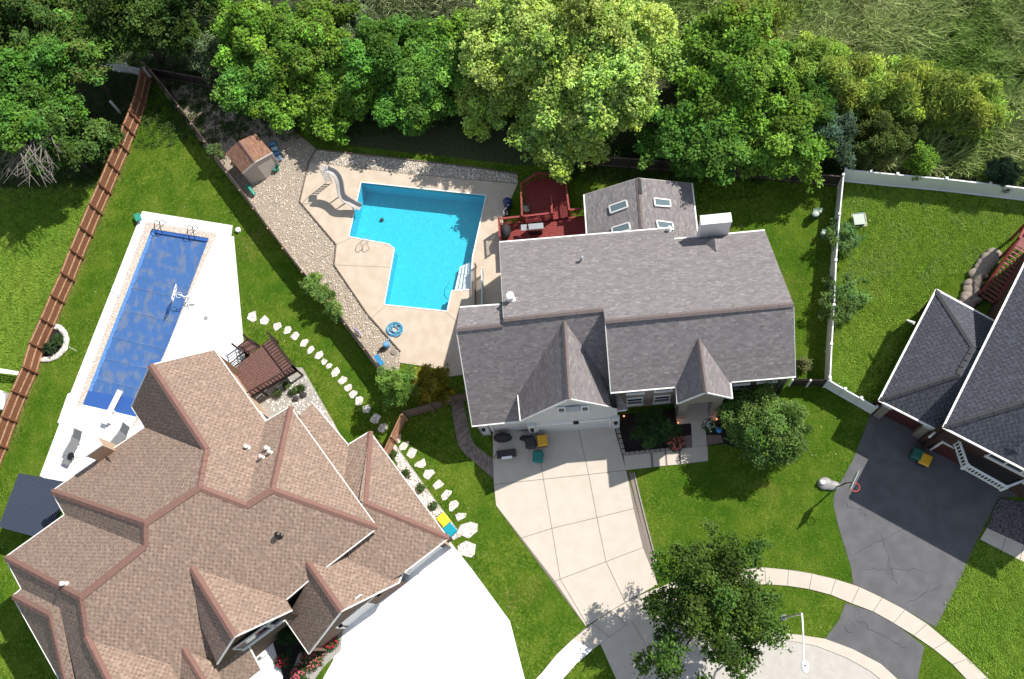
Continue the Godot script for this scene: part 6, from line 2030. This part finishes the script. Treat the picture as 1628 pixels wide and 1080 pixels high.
func trees() -> void:
	var mid_g := Color(0.090, 0.195, 0.028)
	var bright := Color(0.145, 0.270, 0.032)
	var dark := Color(0.055, 0.10, 0.020)
	var yellow := Color(0.34, 0.47, 0.085)
	var grey_g := Color(0.17, 0.22, 0.10)
	var wil := Color(0.37, 0.47, 0.085)
	# back row, left to right
	tree("tree", "tall dark tree filling the upper left picture corner", "tree", 40, 40, 5.92, Vector3(4.5, 3.4, 4.0), 2600, dark * 1.3, 101, "broad", 14, Color(0.13, 0.16, 0.04, 0.25))
	tree("tree", "broad green tree at the left edge above the bare dead branches", "tree", 45, 165, 5.55, Vector3(4.2, 3.4, 4.2), 3000, mid_g, 102)
	tree("tree", "dense green tree between the left edge tree and the picket fence", "tree", 92, 222, 4.2, Vector3(2.5, 2.4, 2.5), 1600, dark * 1.5, 103)
	tree("tree", "leafy tree top along the upper edge above the picket fence's left end", "tree", 120, 88, 5.6, Vector3(2.6, 2.7, 2.6), 1500, mid_g, 104, "broad", 12, Color(0.15, 0.17, 0.05, 0.35))
	tree("tree", "low dark tree hugging the brown fence near its far end", "tree", 160, 226, 2.0, Vector3(1.3, 1.4, 1.3), 480, dark, 105)
	tree("tree", "dark tree on the upper edge left of the fence corner", "tree", 200, 25, 5.92, Vector3(3.6, 2.98, 3.2), 1900, dark, 106)
	tree("tree", "dark shaded tree straight behind the back fence corner", "tree", 275, 20, 5.18, Vector3(3.4, 2.72, 3.0), 1600, dark * 0.9, 107)
	tree("tree", "olive tree on the upper edge right of the fence corner", "tree", 310, 46, 3.4, Vector3(2.2, 1.9, 2.2), 1200, grey_g, 108, "fine")
	tree("tree", "grey-green bushy tree beside the dark back fence", "tree", 338, 86, 2.4, Vector3(2.0, 1.6, 2.0), 1300, grey_g * 0.9, 109, "fine")
	tree("tree", "bright green tree at the left of the row above the shed", "tree", 400, 60, 3.53, Vector3(3.4, 2.15, 3.2), 2600, bright, 110)
	tree("tree", "green tree hanging over the gravel behind the shed", "tree", 410, 135, 2.73, Vector3(2.6, 1.79, 2.6), 1700, mid_g * 1.2, 111)
	tree("tree", "tall leafy tree above the pool slide's gravel", "tree", 495, 85, 3.53, Vector3(3.6, 2.38, 3.6), 3200, bright, 112, "broad", 16, Color(0.15, 0.16, 0.045, 0.15))
	tree("tree", "lowest green tree drooping to the gravel above the pool slide", "tree", 522, 180, 1.88, Vector3(2.1, 1.67, 2.0), 1300, bright * 0.9, 113)
	tree("tree", "broad green tree above the pool's upper left corner", "tree", 620, 115, 3.29, Vector3(3.8, 2.38, 3.6), 3200, mid_g * 1.15, 114)
	tree("tree", "green tree between the broad green and the yellow-green tree", "tree", 690, 130, 2.83, Vector3(3.0, 2.15, 3.0), 2200, mid_g * 1.25, 115)
	tree("tree", "small yellowish tree at the left foot of the big yellow-green tree", "tree", 772, 160, 2.1, Vector3(2.6, 2.02, 2.6), 1900, yellow * 0.85, 116)
	tree("tree", "biggest yellow-green tree, pale against its neighbours, behind the red deck", "tree", 925, 92, 5.2, Vector3(7.0, 4.2, 5.6), 9500, yellow, 117, "broad", 26, Color(0.52, 0.60, 0.16, 0.2))
	tree("tree", "lower pale-green crown in front of the big yellow-green tree", "tree", 890, 217, 3.2, Vector3(3.0, 2.72, 2.4), 2000, yellow * 0.75, 118)
	tree("tree", "deep green tree right of the big yellow-green tree", "tree", 1165, 117, 4.45, Vector3(4.2, 3.06, 3.8), 3800, bright * 0.9, 119, "broad", 18)
	tree("tree", "deep green tree overhanging the lawn right of the skylit roof", "tree", 1130, 227, 3.31, Vector3(3.0, 2.45, 2.8), 2300, mid_g, 120)
	tree("tree", "rounded green tree at the right end of the leafy row", "tree", 1235, 227, 3.18, Vector3(3.0, 2.45, 2.8), 2500, bright * 0.95, 121)
	tree("tree", "feathery yellow-green willow nearest the leafy row", "willow", 1290, 110, 3.11, Vector3(2.2, 2.21, 2.2), 1700, wil, 122, "willow")
	tree("tree", "feathery willow second from the leafy row", "willow", 1360, 140, 2.96, Vector3(2.0, 2.21, 2.0), 1500, wil, 123, "willow")
	tree("tree", "feathery willow in the middle of the meadow edge group", "willow", 1445, 150, 2.96, Vector3(2.1, 2.04, 2.1), 1600, wil * 0.92, 124, "willow")
	tree("tree", "willow with round top at the right end of the meadow edge group", "willow", 1525, 172, 2.96, Vector3(2.6, 2.21, 2.4), 2300, wil * 0.85, 125, "willow")
	tree("shrub", "blue-grey rounded shrub tree at the top of the vinyl fence corner", "shrub", 1328, 225, 2.8, Vector3(1.6, 1.8, 1.5), 1100, Color(0.07, 0.115, 0.06), 126, "fine")
	tree("shrub", "yellow-green loose shrub behind the left end of the white meadow fence", "shrub", 1400, 222, 2.2, Vector3(2.1, 1.9, 1.6), 1000, Color(0.085, 0.12, 0.025), 127, "fine")
	tree("shrub", "small green shrub poking over the white meadow fence", "shrub", 1465, 258, 1.8, Vector3(0.95, 1.2, 0.9), 420, bright * 0.9, 128, "fine")
	tree("shrub", "dark green spiky evergreen behind the white meadow fence at right", "shrub", 1592, 278, 1.6, Vector3(1.15, 1.2, 0.95), 620, Color(0.03, 0.06, 0.03), 129, "needle")
	tree("tree", "green tree filling the row between the drooping tree and the broad green tree", "tree", 562, 135, 2.67, Vector3(2.6, 1.83, 2.6), 1500, bright * 0.85, 201)
	tree("tree", "leafy green tree on the meadow side above the broad green tree", "tree", 565, 60, 2.92, Vector3(2.6, 1.68, 2.2), 1400, grey_g * 0.9, 202, "fine")
	tree("tree", "pale green tree on the meadow side left of the big yellow-green tree", "tree", 735, 85, 3.18, Vector3(2.8, 1.96, 2.6), 1800, bright * 1.05, 203)
	tree("tree", "low green tree edging the shade above the pool", "tree", 668, 178, 1.91, Vector3(2.0, 1.55, 1.6), 1000, mid_g * 1.1, 204)
	tree("tree", "yellow-green tree on the upper edge behind the big yellow-green tree", "tree", 840, 30, 4.6, Vector3(2.8, 2.6, 2.6), 1700, yellow * 0.8, 205)
	tree("tree", "green tree wedged between the big yellow-green and the deep green tree", "tree", 1075, 224, 3.1, Vector3(2.2, 2.16, 2.2), 1200, mid_g, 206)
	tree("tree", "olive-tipped tree behind the deep green tree at the meadow", "tree", 1190, 40, 4.4, Vector3(2.2, 2.4, 2.0), 1200, wil * 0.75, 207, "willow")
	tree("tree", "green shrubby tree between the rounded tree and the willows", "tree", 1292, 178, 2.75, Vector3(1.7, 1.98, 1.7), 1000, mid_g * 0.9, 208, "fine")
	tree("tree", "green tree on the gravel corner side of the row behind the shed", "tree", 452, 168, 2.29, Vector3(2.0, 1.68, 2.0), 1100, bright, 209)
	# single trees
	tree("tree", "dark green street tree standing alone over the sidewalk at the bottom", "tree", 1136, 966, 4.8, Vector3(4.4, 3.0, 4.3), 2100, Color(0.066, 0.115, 0.020), 130, "street", 30)
	tree("tree", "dense round-crowned tree on the lawn right of the front door", "tree", 1216, 682, 2.4, Vector3(2.5, 2.0, 2.35), 3300, Color(0.085, 0.155, 0.030), 131, "fine", 40, Color(0.20, 0.28, 0.08, 0.25))
	tree("shrub", "big dark shrub in the shaded mulch bed of the grey house", "shrub", 1040, 684, 1.3, Vector3(1.35, 1.3, 1.2), 1100, Color(0.035, 0.07, 0.02), 132, "small")
	tree("shrub", "dark shrub against the wall left of the round-crowned tree", "shrub", 1180, 655, 0.8, Vector3(1.2, 0.8, 0.8), 500, Color(0.03, 0.06, 0.02), 133, "small")
	tree("shrub", "bright green rounded shrub tree at the end of the edge-on fence", "shrub", 637, 612, 2.6, Vector3(1.25, 1.5, 1.25), 1100, Color(0.12, 0.22, 0.035), 134, "small", 14)
	tree("shrub", "dark golden-leaved shrub with one bright yellow sprig by the pool deck", "shrub", 684, 612, 2.0, Vector3(1.35, 1.3, 1.15), 1200, Color(0.17, 0.15, 0.018), 135, "small", 14, Color(0.20, 0.15, 0.01, 0.3))
	tree("shrub", "bright yellow sprig between the green and golden shrubs", "shrub", 662, 597, 2.5, Vector3(0.42, 0.35, 0.4), 160, Color(0.62, 0.48, 0.02), 136, "small", 4)
	for k in [[499, 452, 1.0, "upper end"], [515, 472, 1.1, "middle"], [531, 494, 0.9, "lower end"]]:
		tree("shrub", "leafy vine bush on the edge-on fence, %s of the three together" % k[3], "shrub", k[0], k[1], 1.3, Vector3(0.62, 0.8, 0.68) * k[2], 380, Color(0.15, 0.24, 0.05), 140 + int(k[0]), "small", 8, Color(0, 0, 0, 0), "vine bushes on the fence")
	tree("shrub", "small pale-leaved sapling on the fence corner behind the shed", "shrub", 344, 244, 1.6, Vector3(0.6, 0.7, 0.6), 180, Color(0.12, 0.17, 0.05), 141, "small", 6)
	tree("shrub", "loose shrub growing through the middle of the vinyl fence", "shrub", 1336, 385, 1.0, Vector3(1.1, 1.1, 1.4), 480, Color(0.12, 0.21, 0.055), 142, "small", 10)
	tree("shrub", "larger rambling shrub at the lower half of the vinyl fence", "shrub", 1338, 478, 1.1, Vector3(1.6, 1.2, 1.7), 900, Color(0.12, 0.21, 0.05), 143, "small", 12)
	tree("shrub", "small pale grass-like shrub beside the grey house's right gable", "shrub", 1278, 580, 0.5, Vector3(0.45, 0.5, 0.5), 160, Color(0.13, 0.14, 0.05), 144, "small", 5)
	tree("shrub", "little green shrub in the crescent stone bed", "shrub", 92, 541, 0.5, Vector3(0.35, 0.5, 0.6), 130, Color(0.05, 0.10, 0.03), 145, "small", 4)
	tree("shrub", "dark clump in shade under the fence beside the crescent bed", "shrub", 80, 556, 0.35, Vector3(0.5, 0.35, 0.35), 110, Color(0.05, 0.08, 0.03), 146, "small", 4)
	tree("shrub", "dark green shrub in the shade left of the brown house porch gable", "shrub", 462, 1010, 0.8, Vector3(1.1, 0.9, 1.0), 520, Color(0.03, 0.06, 0.02), 147, "small", 8)
	for k in [[455, 612, "nearest the deck"], [468, 622, "beside the dark stones"], [478, 618, "at the lawn side"], [443, 626, "by the wall"], [624, 722, "first below the fence return"], [645, 752, "second below the fence return"], [668, 777, "third below the fence return"], [688, 805, "last before the yellow bin"]]:
		tree("bedding_plant", "small tuft in the white gravel border, %s" % k[2], "plant", k[0], k[1], 0.25, Vector3(0.22, 0.25, 0.22), 40, Color(0.07, 0.11, 0.03), 150 + int(k[0]), "small", 3, Color(0, 0, 0, 0), "tufts in the white gravel")
	# dark stones in the gravel bed
	var g := RandomNumberGenerator.new(); g.seed = 3
	var ds := [[462, 624, "nearest the deck post"], [474, 617, "beside the tall tuft"], [482, 628, "closest to the lawn edge"], [470, 634, "closest to the roof hip"]]
	for i in 4:
		var mb := MB.new()
		mb.blob(P(ds[i][0], ds[i][1], 0.1), Vector3(0.24, 0.15, 0.2), 6, 0.15, i)
		tag(put("dark_stone", mb, M.dark_gravel), "dark round stone in the white gravel bed, %s" % ds[i][2], "stone", "dark stones in the gravel bed")
	flowers("flowers", "pink flowers at the corner of the grey house's front walk", 1074, 705, 0.55, Color(0.55, 0.14, 0.16), 110, 1)
	flowers("flowers", "white flowers right of the grey house's front step", 1128, 679, 0.42, Color(0.7, 0.7, 0.66), 70, 2)
	flowers("flowers", "red roses under the brown house's front gable by the wall", 522, 1018, 0.7, Color(0.5, 0.03, 0.06), 130, 3)
	flowers("flowers", "mixed pink roses in the middle of the brown house bed", 498, 1045, 0.75, Color(0.5, 0.15, 0.14), 150, 4)
	flowers("flowers", "pink roses at the lower end of the brown house bed by the walk", 478, 1072, 0.6, Color(0.55, 0.12, 0.16), 110, 5)
	flowers("flowers", "red roses in deep shade on the far side of the bed", 450, 1052, 0.4, Color(0.5, 0.03, 0.08), 70, 6)
	var mb2 := MB.new()
	mb2.blob(P(1143, 684, 0.15), Vector3(0.2, 0.16, 0.2), 8, 0.05, 2)
	tag(put("garden_ornament", mb2, M.bright_blue), "small bright blue garden ornament right of the front walk", "ornament")
	# path lights
	for k in [[1077, 675, "glowing path light left of the grey house's porch"], [1139, 668.5, "glowing path light right of the grey house's porch"], [992, 664, "glowing path light at the garage end of the mulch bed"]]:
		var t := thing("path_light", k[2], "lamp", P(k[0], k[1]))
		var mb := MB.new()
		mb.tube([t.position, t.position + Vector3.UP * 0.32], 0.015, 0.015, 6); put("stake", mb, M.black_metal, t)
		mb = MB.new(); mb.blob(t.position + Vector3.UP * 0.4, Vector3(0.06, 0.06, 0.06), 8); put("bulb", mb, M.bulb, t)
		var l := OmniLight3D.new()
		l.name = "glow"
		l.light_color = Color(1.0, 0.7, 0.45); l.light_energy = 0.015; l.light_size = 0.09; l.shadow_enabled = true; l.omni_range = 8.0; l.omni_attenuation = 2.0
		t.add_child(l)
		l.position = Vector3.UP * 0.4
	# dead branches under the left edge trees
	var db := thing("dead_branches", "bare grey dead branches hanging out of the trees at the left edge", "branches", P(60, 270, 3))
	for k in 40:
		var pts := []
		var s := P(15 + g.randf() * 70, 195 + g.randf() * 30, 6.2)
		var e := P(-4 + k * 2.6 + g.randf_range(-6, 6), 250 + g.randf() * 50, 4.0 + g.randf() * 1.8)
		for i in 6:
			var u := i / 5.0
			pts.append(s.lerp(e, u) + Vector3(g.randf_range(-0.15, 0.15), 0.4 * sin(u * 3.0), g.randf_range(-0.15, 0.15)))
		var mb := MB.new()
		mb.tube(pts, 0.06, 0.018, 5)
		for i in [2, 3, 4]:
			var d := Vector3(g.randf_range(-0.9, 0.9), g.randf_range(-0.2, 0.3), g.randf_range(0.1, 0.9))
			mb.tube([pts[i], pts[i] + d * 0.6, pts[i] + d], 0.03, 0.012, 4)
			mb.tube([pts[i] + d * 0.4, pts[i] + d * 0.4 + Vector3(d.z, 0.1, -d.x) * 0.5], 0.014, 0.006, 4)
		put("branch", mb, M.dead_wood, db)

# ---------------------------------------------------------------- grass, stones, meadow
func blade_mesh(key: String, count: int, h: float, w: float, spread: float, lean: float, seed_: int, segs: int, comb := 0.0) -> ArrayMesh:
	var g := RandomNumberGenerator.new(); g.seed = seed_
	var mb := MB.new()
	for k in count:
		var a := 0.75 + g.randfn() * comb if comb > 0.0 else g.randf() * TAU
		var o := Vector3(g.randfn(), 0, g.randfn()) * spread * 0.5
		var d := Vector3(cos(a), 0, sin(a))
		var side := Vector3(-d.z, 0, d.x) * w * 0.5
		var hh := h * g.randf_range(0.6, 1.15); var ln := lean * g.randf_range(0.4, 1.4)
		var prev := o
		for s in segs:
			var u := float(s + 1) / segs
			var nxt := o + Vector3.UP * hh * (u - 0.35 * ln * u * u) + d * hh * ln * u * u
			var w0 := 1.0 - float(s) / segs; var w1 := 1.0 - u
			mb.flat(prev - side * w0, prev + side * w0, nxt + side * w1, Vector3.UP * 0.6 - d * 0.3 + Vector3.UP)
			if s < segs - 1: mb.flat(prev - side * w0, nxt + side * w1, nxt - side * w1, Vector3.UP * 1.6 - d * 0.3)
			prev = nxt
	return mb.mesh(M.leaf)

func scatter() -> void:
	var g := RandomNumberGenerator.new(); g.seed = 2
	var lo := Vector2(1e9, 1e9); var hi := -lo
	for p in [[-10, -10], [1640, -10], [1640, 1090], [-10, 1090]]:
		var q := P(p[0], p[1])
		lo = lo.min(Vector2(q.x, q.z)); hi = hi.max(Vector2(q.x, q.z))
	# raster of grass-free ground, 8 cm cells
	var cell := 0.08
	var w := int((hi.x - lo.x) / cell) + 2; var h := int((hi.y - lo.y) / cell) + 2
	var mask := PackedByteArray(); mask.resize(w * h)
	for poly in bare:
		var a := Vector2(1e9, 1e9); var b := -a
		for p in poly:
			a = a.min(p); b = b.max(p)
		for j in range(maxi(0, int((a.y - lo.y) / cell)), mini(h - 1, int((b.y - lo.y) / cell)) + 1):
			var z := lo.y + (j + 0.5) * cell
			var xs := []
			for i in poly.size():
				var p: Vector2 = poly[i]; var q: Vector2 = poly[(i + 1) % poly.size()]
				if (p.y > z) != (q.y > z): xs.append(p.x + (z - p.y) / (q.y - p.y) * (q.x - p.x))
			xs.sort()
			for k in range(0, xs.size() - 1, 2):
				for i in range(maxi(0, int((xs[k] - lo.x) / cell)), mini(w - 1, int((xs[k + 1] - lo.x) / cell)) + 1): mask[j * w + i] = 1
	var f := FastNoiseLite.new(); f.seed = 8; f.frequency = 0.12; f.fractal_octaves = 4
	var f2 := FastNoiseLite.new(); f2.seed = 18; f2.frequency = 0.9; f2.fractal_octaves = 2
	var where := []; var tints := []
	var rough := flat2(G([1345, 290, 1640, 320, 1640, 360, 1480, 460, 1392, 640, 1330, 600]))
	var rough2 := flat2(G([-10, 300, 160, 285, 140, 370, 0, 712, -10, 712]))
	var rough3 := flat2(G([1488, 998, 1553, 862, 1628, 896, 1640, 1090, 1575, 1080]))
	var edge := flat2(G([204, 241, 161.4, 341, 102, 482, 59, 594, 12, 712]))
	var edge_x := P(260, 300).x
	for k in 330000:
		var p := Vector2(g.randf_range(lo.x, hi.x), g.randf_range(lo.y, hi.y))
		if mask[int((p.y - lo.y) / cell) * w + int((p.x - lo.x) / cell)]: continue
		var ro := Geometry2D.is_point_in_polygon(p, rough) or Geometry2D.is_point_in_polygon(p, rough2) or Geometry2D.is_point_in_polygon(p, rough3)
		var v := f.get_noise_2d(p.x, p.y); var v2 := f2.get_noise_2d(p.x, p.y)
		var s := g.randf_range(0.7, 1.2) * (2.2 + 1.0 * v2 if ro else 1.0 + 0.2 * v2)
		where.append(Transform3D(Basis(Vector3.UP, g.randf() * TAU).scaled(Vector3(s, s * 0.9, s)), Vector3(p.x, 0.0, p.y)))
		var t := clampf(0.5 + 0.9 * v + 0.35 * v2, 0, 1)
		var col := Color(0.108, 0.230, 0.022).lerp(Color(0.255, 0.340, 0.050), t)
		var dry := smoothstep(0.28, 0.6, f.get_noise_2d(p.x * 1.3 + 90.0, p.y * 1.3))
		col = col.lerp(Color(0.30, 0.27, 0.075), 0.55 * dry)
		if p.x < edge_x:
			var near := 9.0
			for i in edge.size() - 1: near = minf(near, p.distance_to(Geometry2D.get_closest_point_to_segment(p, edge[i], edge[i + 1])))
			if near < 0.7: col = col.lerp(Color(0.40, 0.32, 0.13), (1.0 - near / 0.7) * g.randf_range(0.3, 1.0))
		if ro: col = col.lerp(Color(0.22, 0.36, 0.045), 0.6)
		var b := g.randf_range(0.7, 1.3)
		tints.append(Color(col.r * b, col.g * b, col.b * b))
	tag(copies("lawn_grass", blade_mesh("lawn", 9, 0.075, 0.022, 0.10, 0.6, 3, 1), where, tints), "short mown grass of the lawns round the houses", "grass")
	# a few pale fallen leaves and clover heads
	var fl := []; var fc := []
	for k in 700:
		var p := Vector2(g.randf_range(lo.x, hi.x), g.randf_range(lo.y, hi.y))
		if mask[int((p.y - lo.y) / cell) * w + int((p.x - lo.x) / cell)] or f2.get_noise_2d(p.x * 0.3, p.y * 0.3 + 50.0) < -0.05: continue
		fl.append(Transform3D(Basis.from_euler(Vector3(g.randf_range(-0.4, 0.4), g.randf() * TAU, 0)).scaled(Vector3.ONE * g.randf_range(0.6, 1.3)), Vector3(p.x, 0.075, p.y)))
		var pale := g.randf_range(0.3, 0.75)
		fc.append(Color(pale, pale * g.randf_range(0.8, 0.98), pale * g.randf_range(0.35, 0.8)))
	var one := MB.new()
	one.flat(Vector3(-0.05, 0, 0), Vector3(0, 0.012, 0.03), Vector3(0.055, 0, 0), Vector3.UP); one.flat(Vector3(-0.05, 0, 0), Vector3(0.055, 0, 0), Vector3(0, 0.012, -0.03), Vector3.UP)
	tag(copies("fallen_leaves", one.mesh(M.petal), fl, fc), "small pale fallen leaves scattered on the lawns", "leaves")
	# tall meadow at the back
	where = []; tints = []
	var mead := flat2(G([440, -160, 1900, -160, 1900, 320, 1700, 300, 1560, 289, 1430, 274, 1340, 264, 1240, 220, 1080, 120, 1040, 60, 880, 20, 760, 110, 620, 90, 520, 40]))
	var a2 := Vector2(1e9, 1e9); var b2 := -a2
	for p in mead:
		a2 = a2.min(p); b2 = b2.max(p)
	for k in 44000:
		var p := Vector2(g.randf_range(a2.x, b2.x), g.randf_range(a2.y, b2.y))
		if not Geometry2D.is_point_in_polygon(p, mead): continue
		var v := f.get_noise_2d(p.x * 0.8 + 40, p.y * 0.8); var v2 := f2.get_noise_2d(p.x, p.y + 9)
		if v2 < -0.12 and g.randf() < 0.75: continue
		var s := g.randf_range(0.6, 1.3) * (1.0 + 0.35 * v)
		var bs := Basis(Vector3.UP, g.randfn() * 0.9 + v * 0.8)
		bs = Basis(Vector3(0.6, 0, -0.8), g.randf_range(-0.05, 0.35)) * bs
		where.append(Transform3D(bs.scaled(Vector3.ONE * s), Vector3(p.x, 0.0, p.y)))
		var t := clampf(0.5 + 0.8 * v + 0.5 * v2, 0, 1)
		var col := Color(0.19, 0.34, 0.06).lerp(Color(0.46, 0.52, 0.22), t)
		if p.x < P(1000, 0).x: col = col.lerp(Color(0.24, 0.28, 0.17), 0.6)
		var b := g.randf_range(0.3, 1.5)
		tints.append(Color(col.r * b, col.g * b, col.b * b))
	tag(copies("meadow_grass", blade_mesh("meadow", 9, 1.7, 0.085, 0.32, 0.5, 5, 3, 1.2), where, tints), "tall wild grass of the meadow behind the gardens", "grass")
	# undergrowth beneath the trees and weeds in the gravel corner
	where = []; tints = []
	for z in [[-10, -10, 900, 240, 7000], [0, 180, 160, 300, 900], [265, 130, 400, 215, 700], [900, 230, 1330, 290, 1500]]:
		for k in z[4]:
			var p := P(g.randf_range(z[0], z[2]), g.randf_range(z[1], z[3]))
			if z[0] == 265 and f2.get_noise_2d(p.x * 0.6, p.z * 0.6) < 0.02: continue
			if p.z > P(0, 250).z and z[0] == -10: continue
			where.append(Transform3D(Basis(Vector3.UP, g.randf() * TAU).scaled(Vector3.ONE * g.randf_range(0.6, 1.3)), p + Vector3.UP * 0.12))
			var b := g.randf_range(0.5, 1.3)
			tints.append(Color(0.055 * b, 0.10 * b, 0.025 * b))
	tag(copies("undergrowth", clump("fine", 16, 0.13, 0.08, 0.22, 4, M.leaf), where, tints), "low leafy undergrowth and weeds beneath the trees", "undergrowth")
	# broad-leaved weeds on the rough lawn
	where = []; tints = []
	for k in 2600:
		var p := P(g.randf_range(1345, 1620), g.randf_range(300, 460))
		if f2.get_noise_2d(p.x * 0.5 + 3, p.z * 0.5) < 0.12: continue
		if not Geometry2D.is_point_in_polygon(Vector2(p.x, p.z), rough): continue
		where.append(Transform3D(Basis(Vector3.UP, g.randf() * TAU).scaled(Vector3.ONE * g.randf_range(0.6, 1.1)), p + Vector3.UP * 0.06))
		var b := g.randf_range(0.7, 1.3)
		tints.append(Color(0.17 * b, 0.27 * b, 0.055 * b))
	tag(copies("lawn_weeds", clump("small", 14, 0.09, 0.06, 0.14, 6, M.leaf), where, tints), "patches of broad-leaved weeds in the rough right lawn", "weeds")
	# loose stones
	var sm := MB.new(); sm.blob(Vector3(), Vector3(0.06, 0.035, 0.05), 3, 0.15, 4)
	var stone := sm.mesh(M.stones)
	for z in [["gravel_stones", "loose tan gravel between the fence and the pool deck", [300, 140, 640, 600], G([340, 165, 445, 195, 502, 240, 491, 258.5, 476.6, 320.7, 534.4, 388.8, 531.4, 421.4, 584.7, 500, 637, 559, 634, 595, 617, 606, 553, 522, 486, 438, 410, 339, 326, 230, 260, 140]), Color(0.66, 0.57, 0.47), 15000],
		["gravel_stones", "loose white gravel in the brown house borders", [400, 580, 740, 870], G([410, 622, 469, 586, 480, 588, 550, 708, 440, 660]), Color(0.84, 0.80, 0.75), 9000],
		["gravel_stones", "white pebbles of the narrow strip along the brown garage", [610, 700, 740, 866], G([618, 706, 627, 708, 688, 794, 733, 852, 715, 862, 640, 760]), Color(0.84, 0.80, 0.75), 9000],
		["gravel_stones", "loose grey-tan gravel of the strip above the pool deck", [490, 230, 830, 300], G([501.8, 238.8, 640, 254, 750, 267, 823, 278, 823, 291, 700, 280.5, 660, 277, 492, 257]), Color(0.66, 0.59, 0.51), 9000],
		["gravel_stones", "dark grey gravel in front of the navy house porch", [1560, 785, 1640, 880], G([1587, 792, 1640, 800, 1660, 880, 1628, 866, 1569, 839]), Color(0.14, 0.13, 0.14), 4000]]:
		where = []; tints = []
		var poly := flat2(z[3])
		for k in z[5]:
			var p := P(g.randf_range(z[2][0], z[2][2]), g.randf_range(z[2][1], z[2][3]))
			if not Geometry2D.is_point_in_polygon(Vector2(p.x, p.z), poly): continue
			var s := g.randf_range(0.5, 1.3)
			where.append(Transform3D(Basis(Vector3.UP, g.randf() * TAU).scaled(Vector3(s, s * g.randf_range(0.7, 1.3), s)), p + Vector3.UP * 0.025))
			var b := g.randf_range(0.45, 1.15)
			var c: Color = z[4]
			tints.append(Color(c.r * b, c.g * b, c.b * b))
		tag(copies(z[0], stone, where, tints), z[1], "gravel")

# ---------------------------------------------------------------- scene
func _ready() -> void:
	rng.seed = 1
	# camera: a drone looking down at about 71 degrees, slightly rolled; ground nadir right of and below the middle
	var down := Vector3(980.0 - 814.0, 1040.0 - 540.0, FOCAL).normalized()
	var cx := (Vector3.RIGHT - down * down.x).normalized()
	var cz := down.cross(cx)
	bx = Vector3(cx.x, -down.x, cz.x); by = Vector3(cx.y, -down.y, cz.y); bz = Vector3(cx.z, -down.z, cz.z)
	var cam := Camera3D.new()
	cam.name = "camera"
	add_child(cam)
	cam.transform = Transform3D(Basis(bx, -by, -bz), EYE)
	cam.fov = rad_to_deg(2.0 * atan(540.0 / FOCAL))
	cam.near = 0.5
	cam.far = 900.0
	cam.current = true
	var we := WorldEnvironment.new()
	we.name = "environment"
	var env := Environment.new()
	var sky := Sky.new()
	var sm := ProceduralSkyMaterial.new()
	sm.sky_top_color = Color(0.55, 0.60, 0.67)
	sm.sky_horizon_color = Color(0.80, 0.82, 0.86)
	sm.sky_curve = 0.15
	sm.ground_bottom_color = Color(0.16, 0.18, 0.13); sm.ground_horizon_color = Color(0.55, 0.6, 0.62)
	sky.sky_material = sm
	env.background_mode = Environment.BG_SKY
	env.sky = sky
	env.background_energy_multiplier = 1.05
	env.tonemap_mode = Environment.TONE_MAPPER_LINEAR
	env.tonemap_exposure = 1.42
	env.sdfgi_enabled = true; env.ssao_enabled = true; env.ssil_enabled = true
	we.environment = env
	add_child(we)
	var sun := DirectionalLight3D.new()
	sun.name = "sun"
	sun.light_energy = 1.5
	sun.light_color = Color(1.0, 0.975, 0.935)
	sun.light_angular_distance = 0.5
	sun.shadow_enabled = true
	add_child(sun)
	sun.look_at_from_position(Vector3(), Vector3(-0.73, -1.0, 0.53), Vector3.UP)
	make_materials()
	left_pool = G([241.4, 364.5, 332.5, 379.2, 213.5, 680, 131.8, 643.8])
	left_pool = [P(241.4, 364.5), P(332.5, 379.2), P(224, 665), P(131.8, 643.8)]
	right_pool = G([574.1, 290.2, 773.2, 311.1, 753.3, 401.4, 728, 405, 719, 462, 711, 495.5, 610.8, 485.1, 627, 395, 619, 388.8, 554.5, 377])
	right_pool = G([574.1, 290.2, 773.2, 311.1, 751.5, 409, 748, 461, 718.5, 463, 711, 495.5, 610.8, 485.1, 627, 396, 618, 388.8, 554.5, 377])
	ground()
	pools()
	grey_house()
	brown_house()
	navy_house()
	fences()
	decks()
	pool_things()
	garden()
	trees()
	scatter()
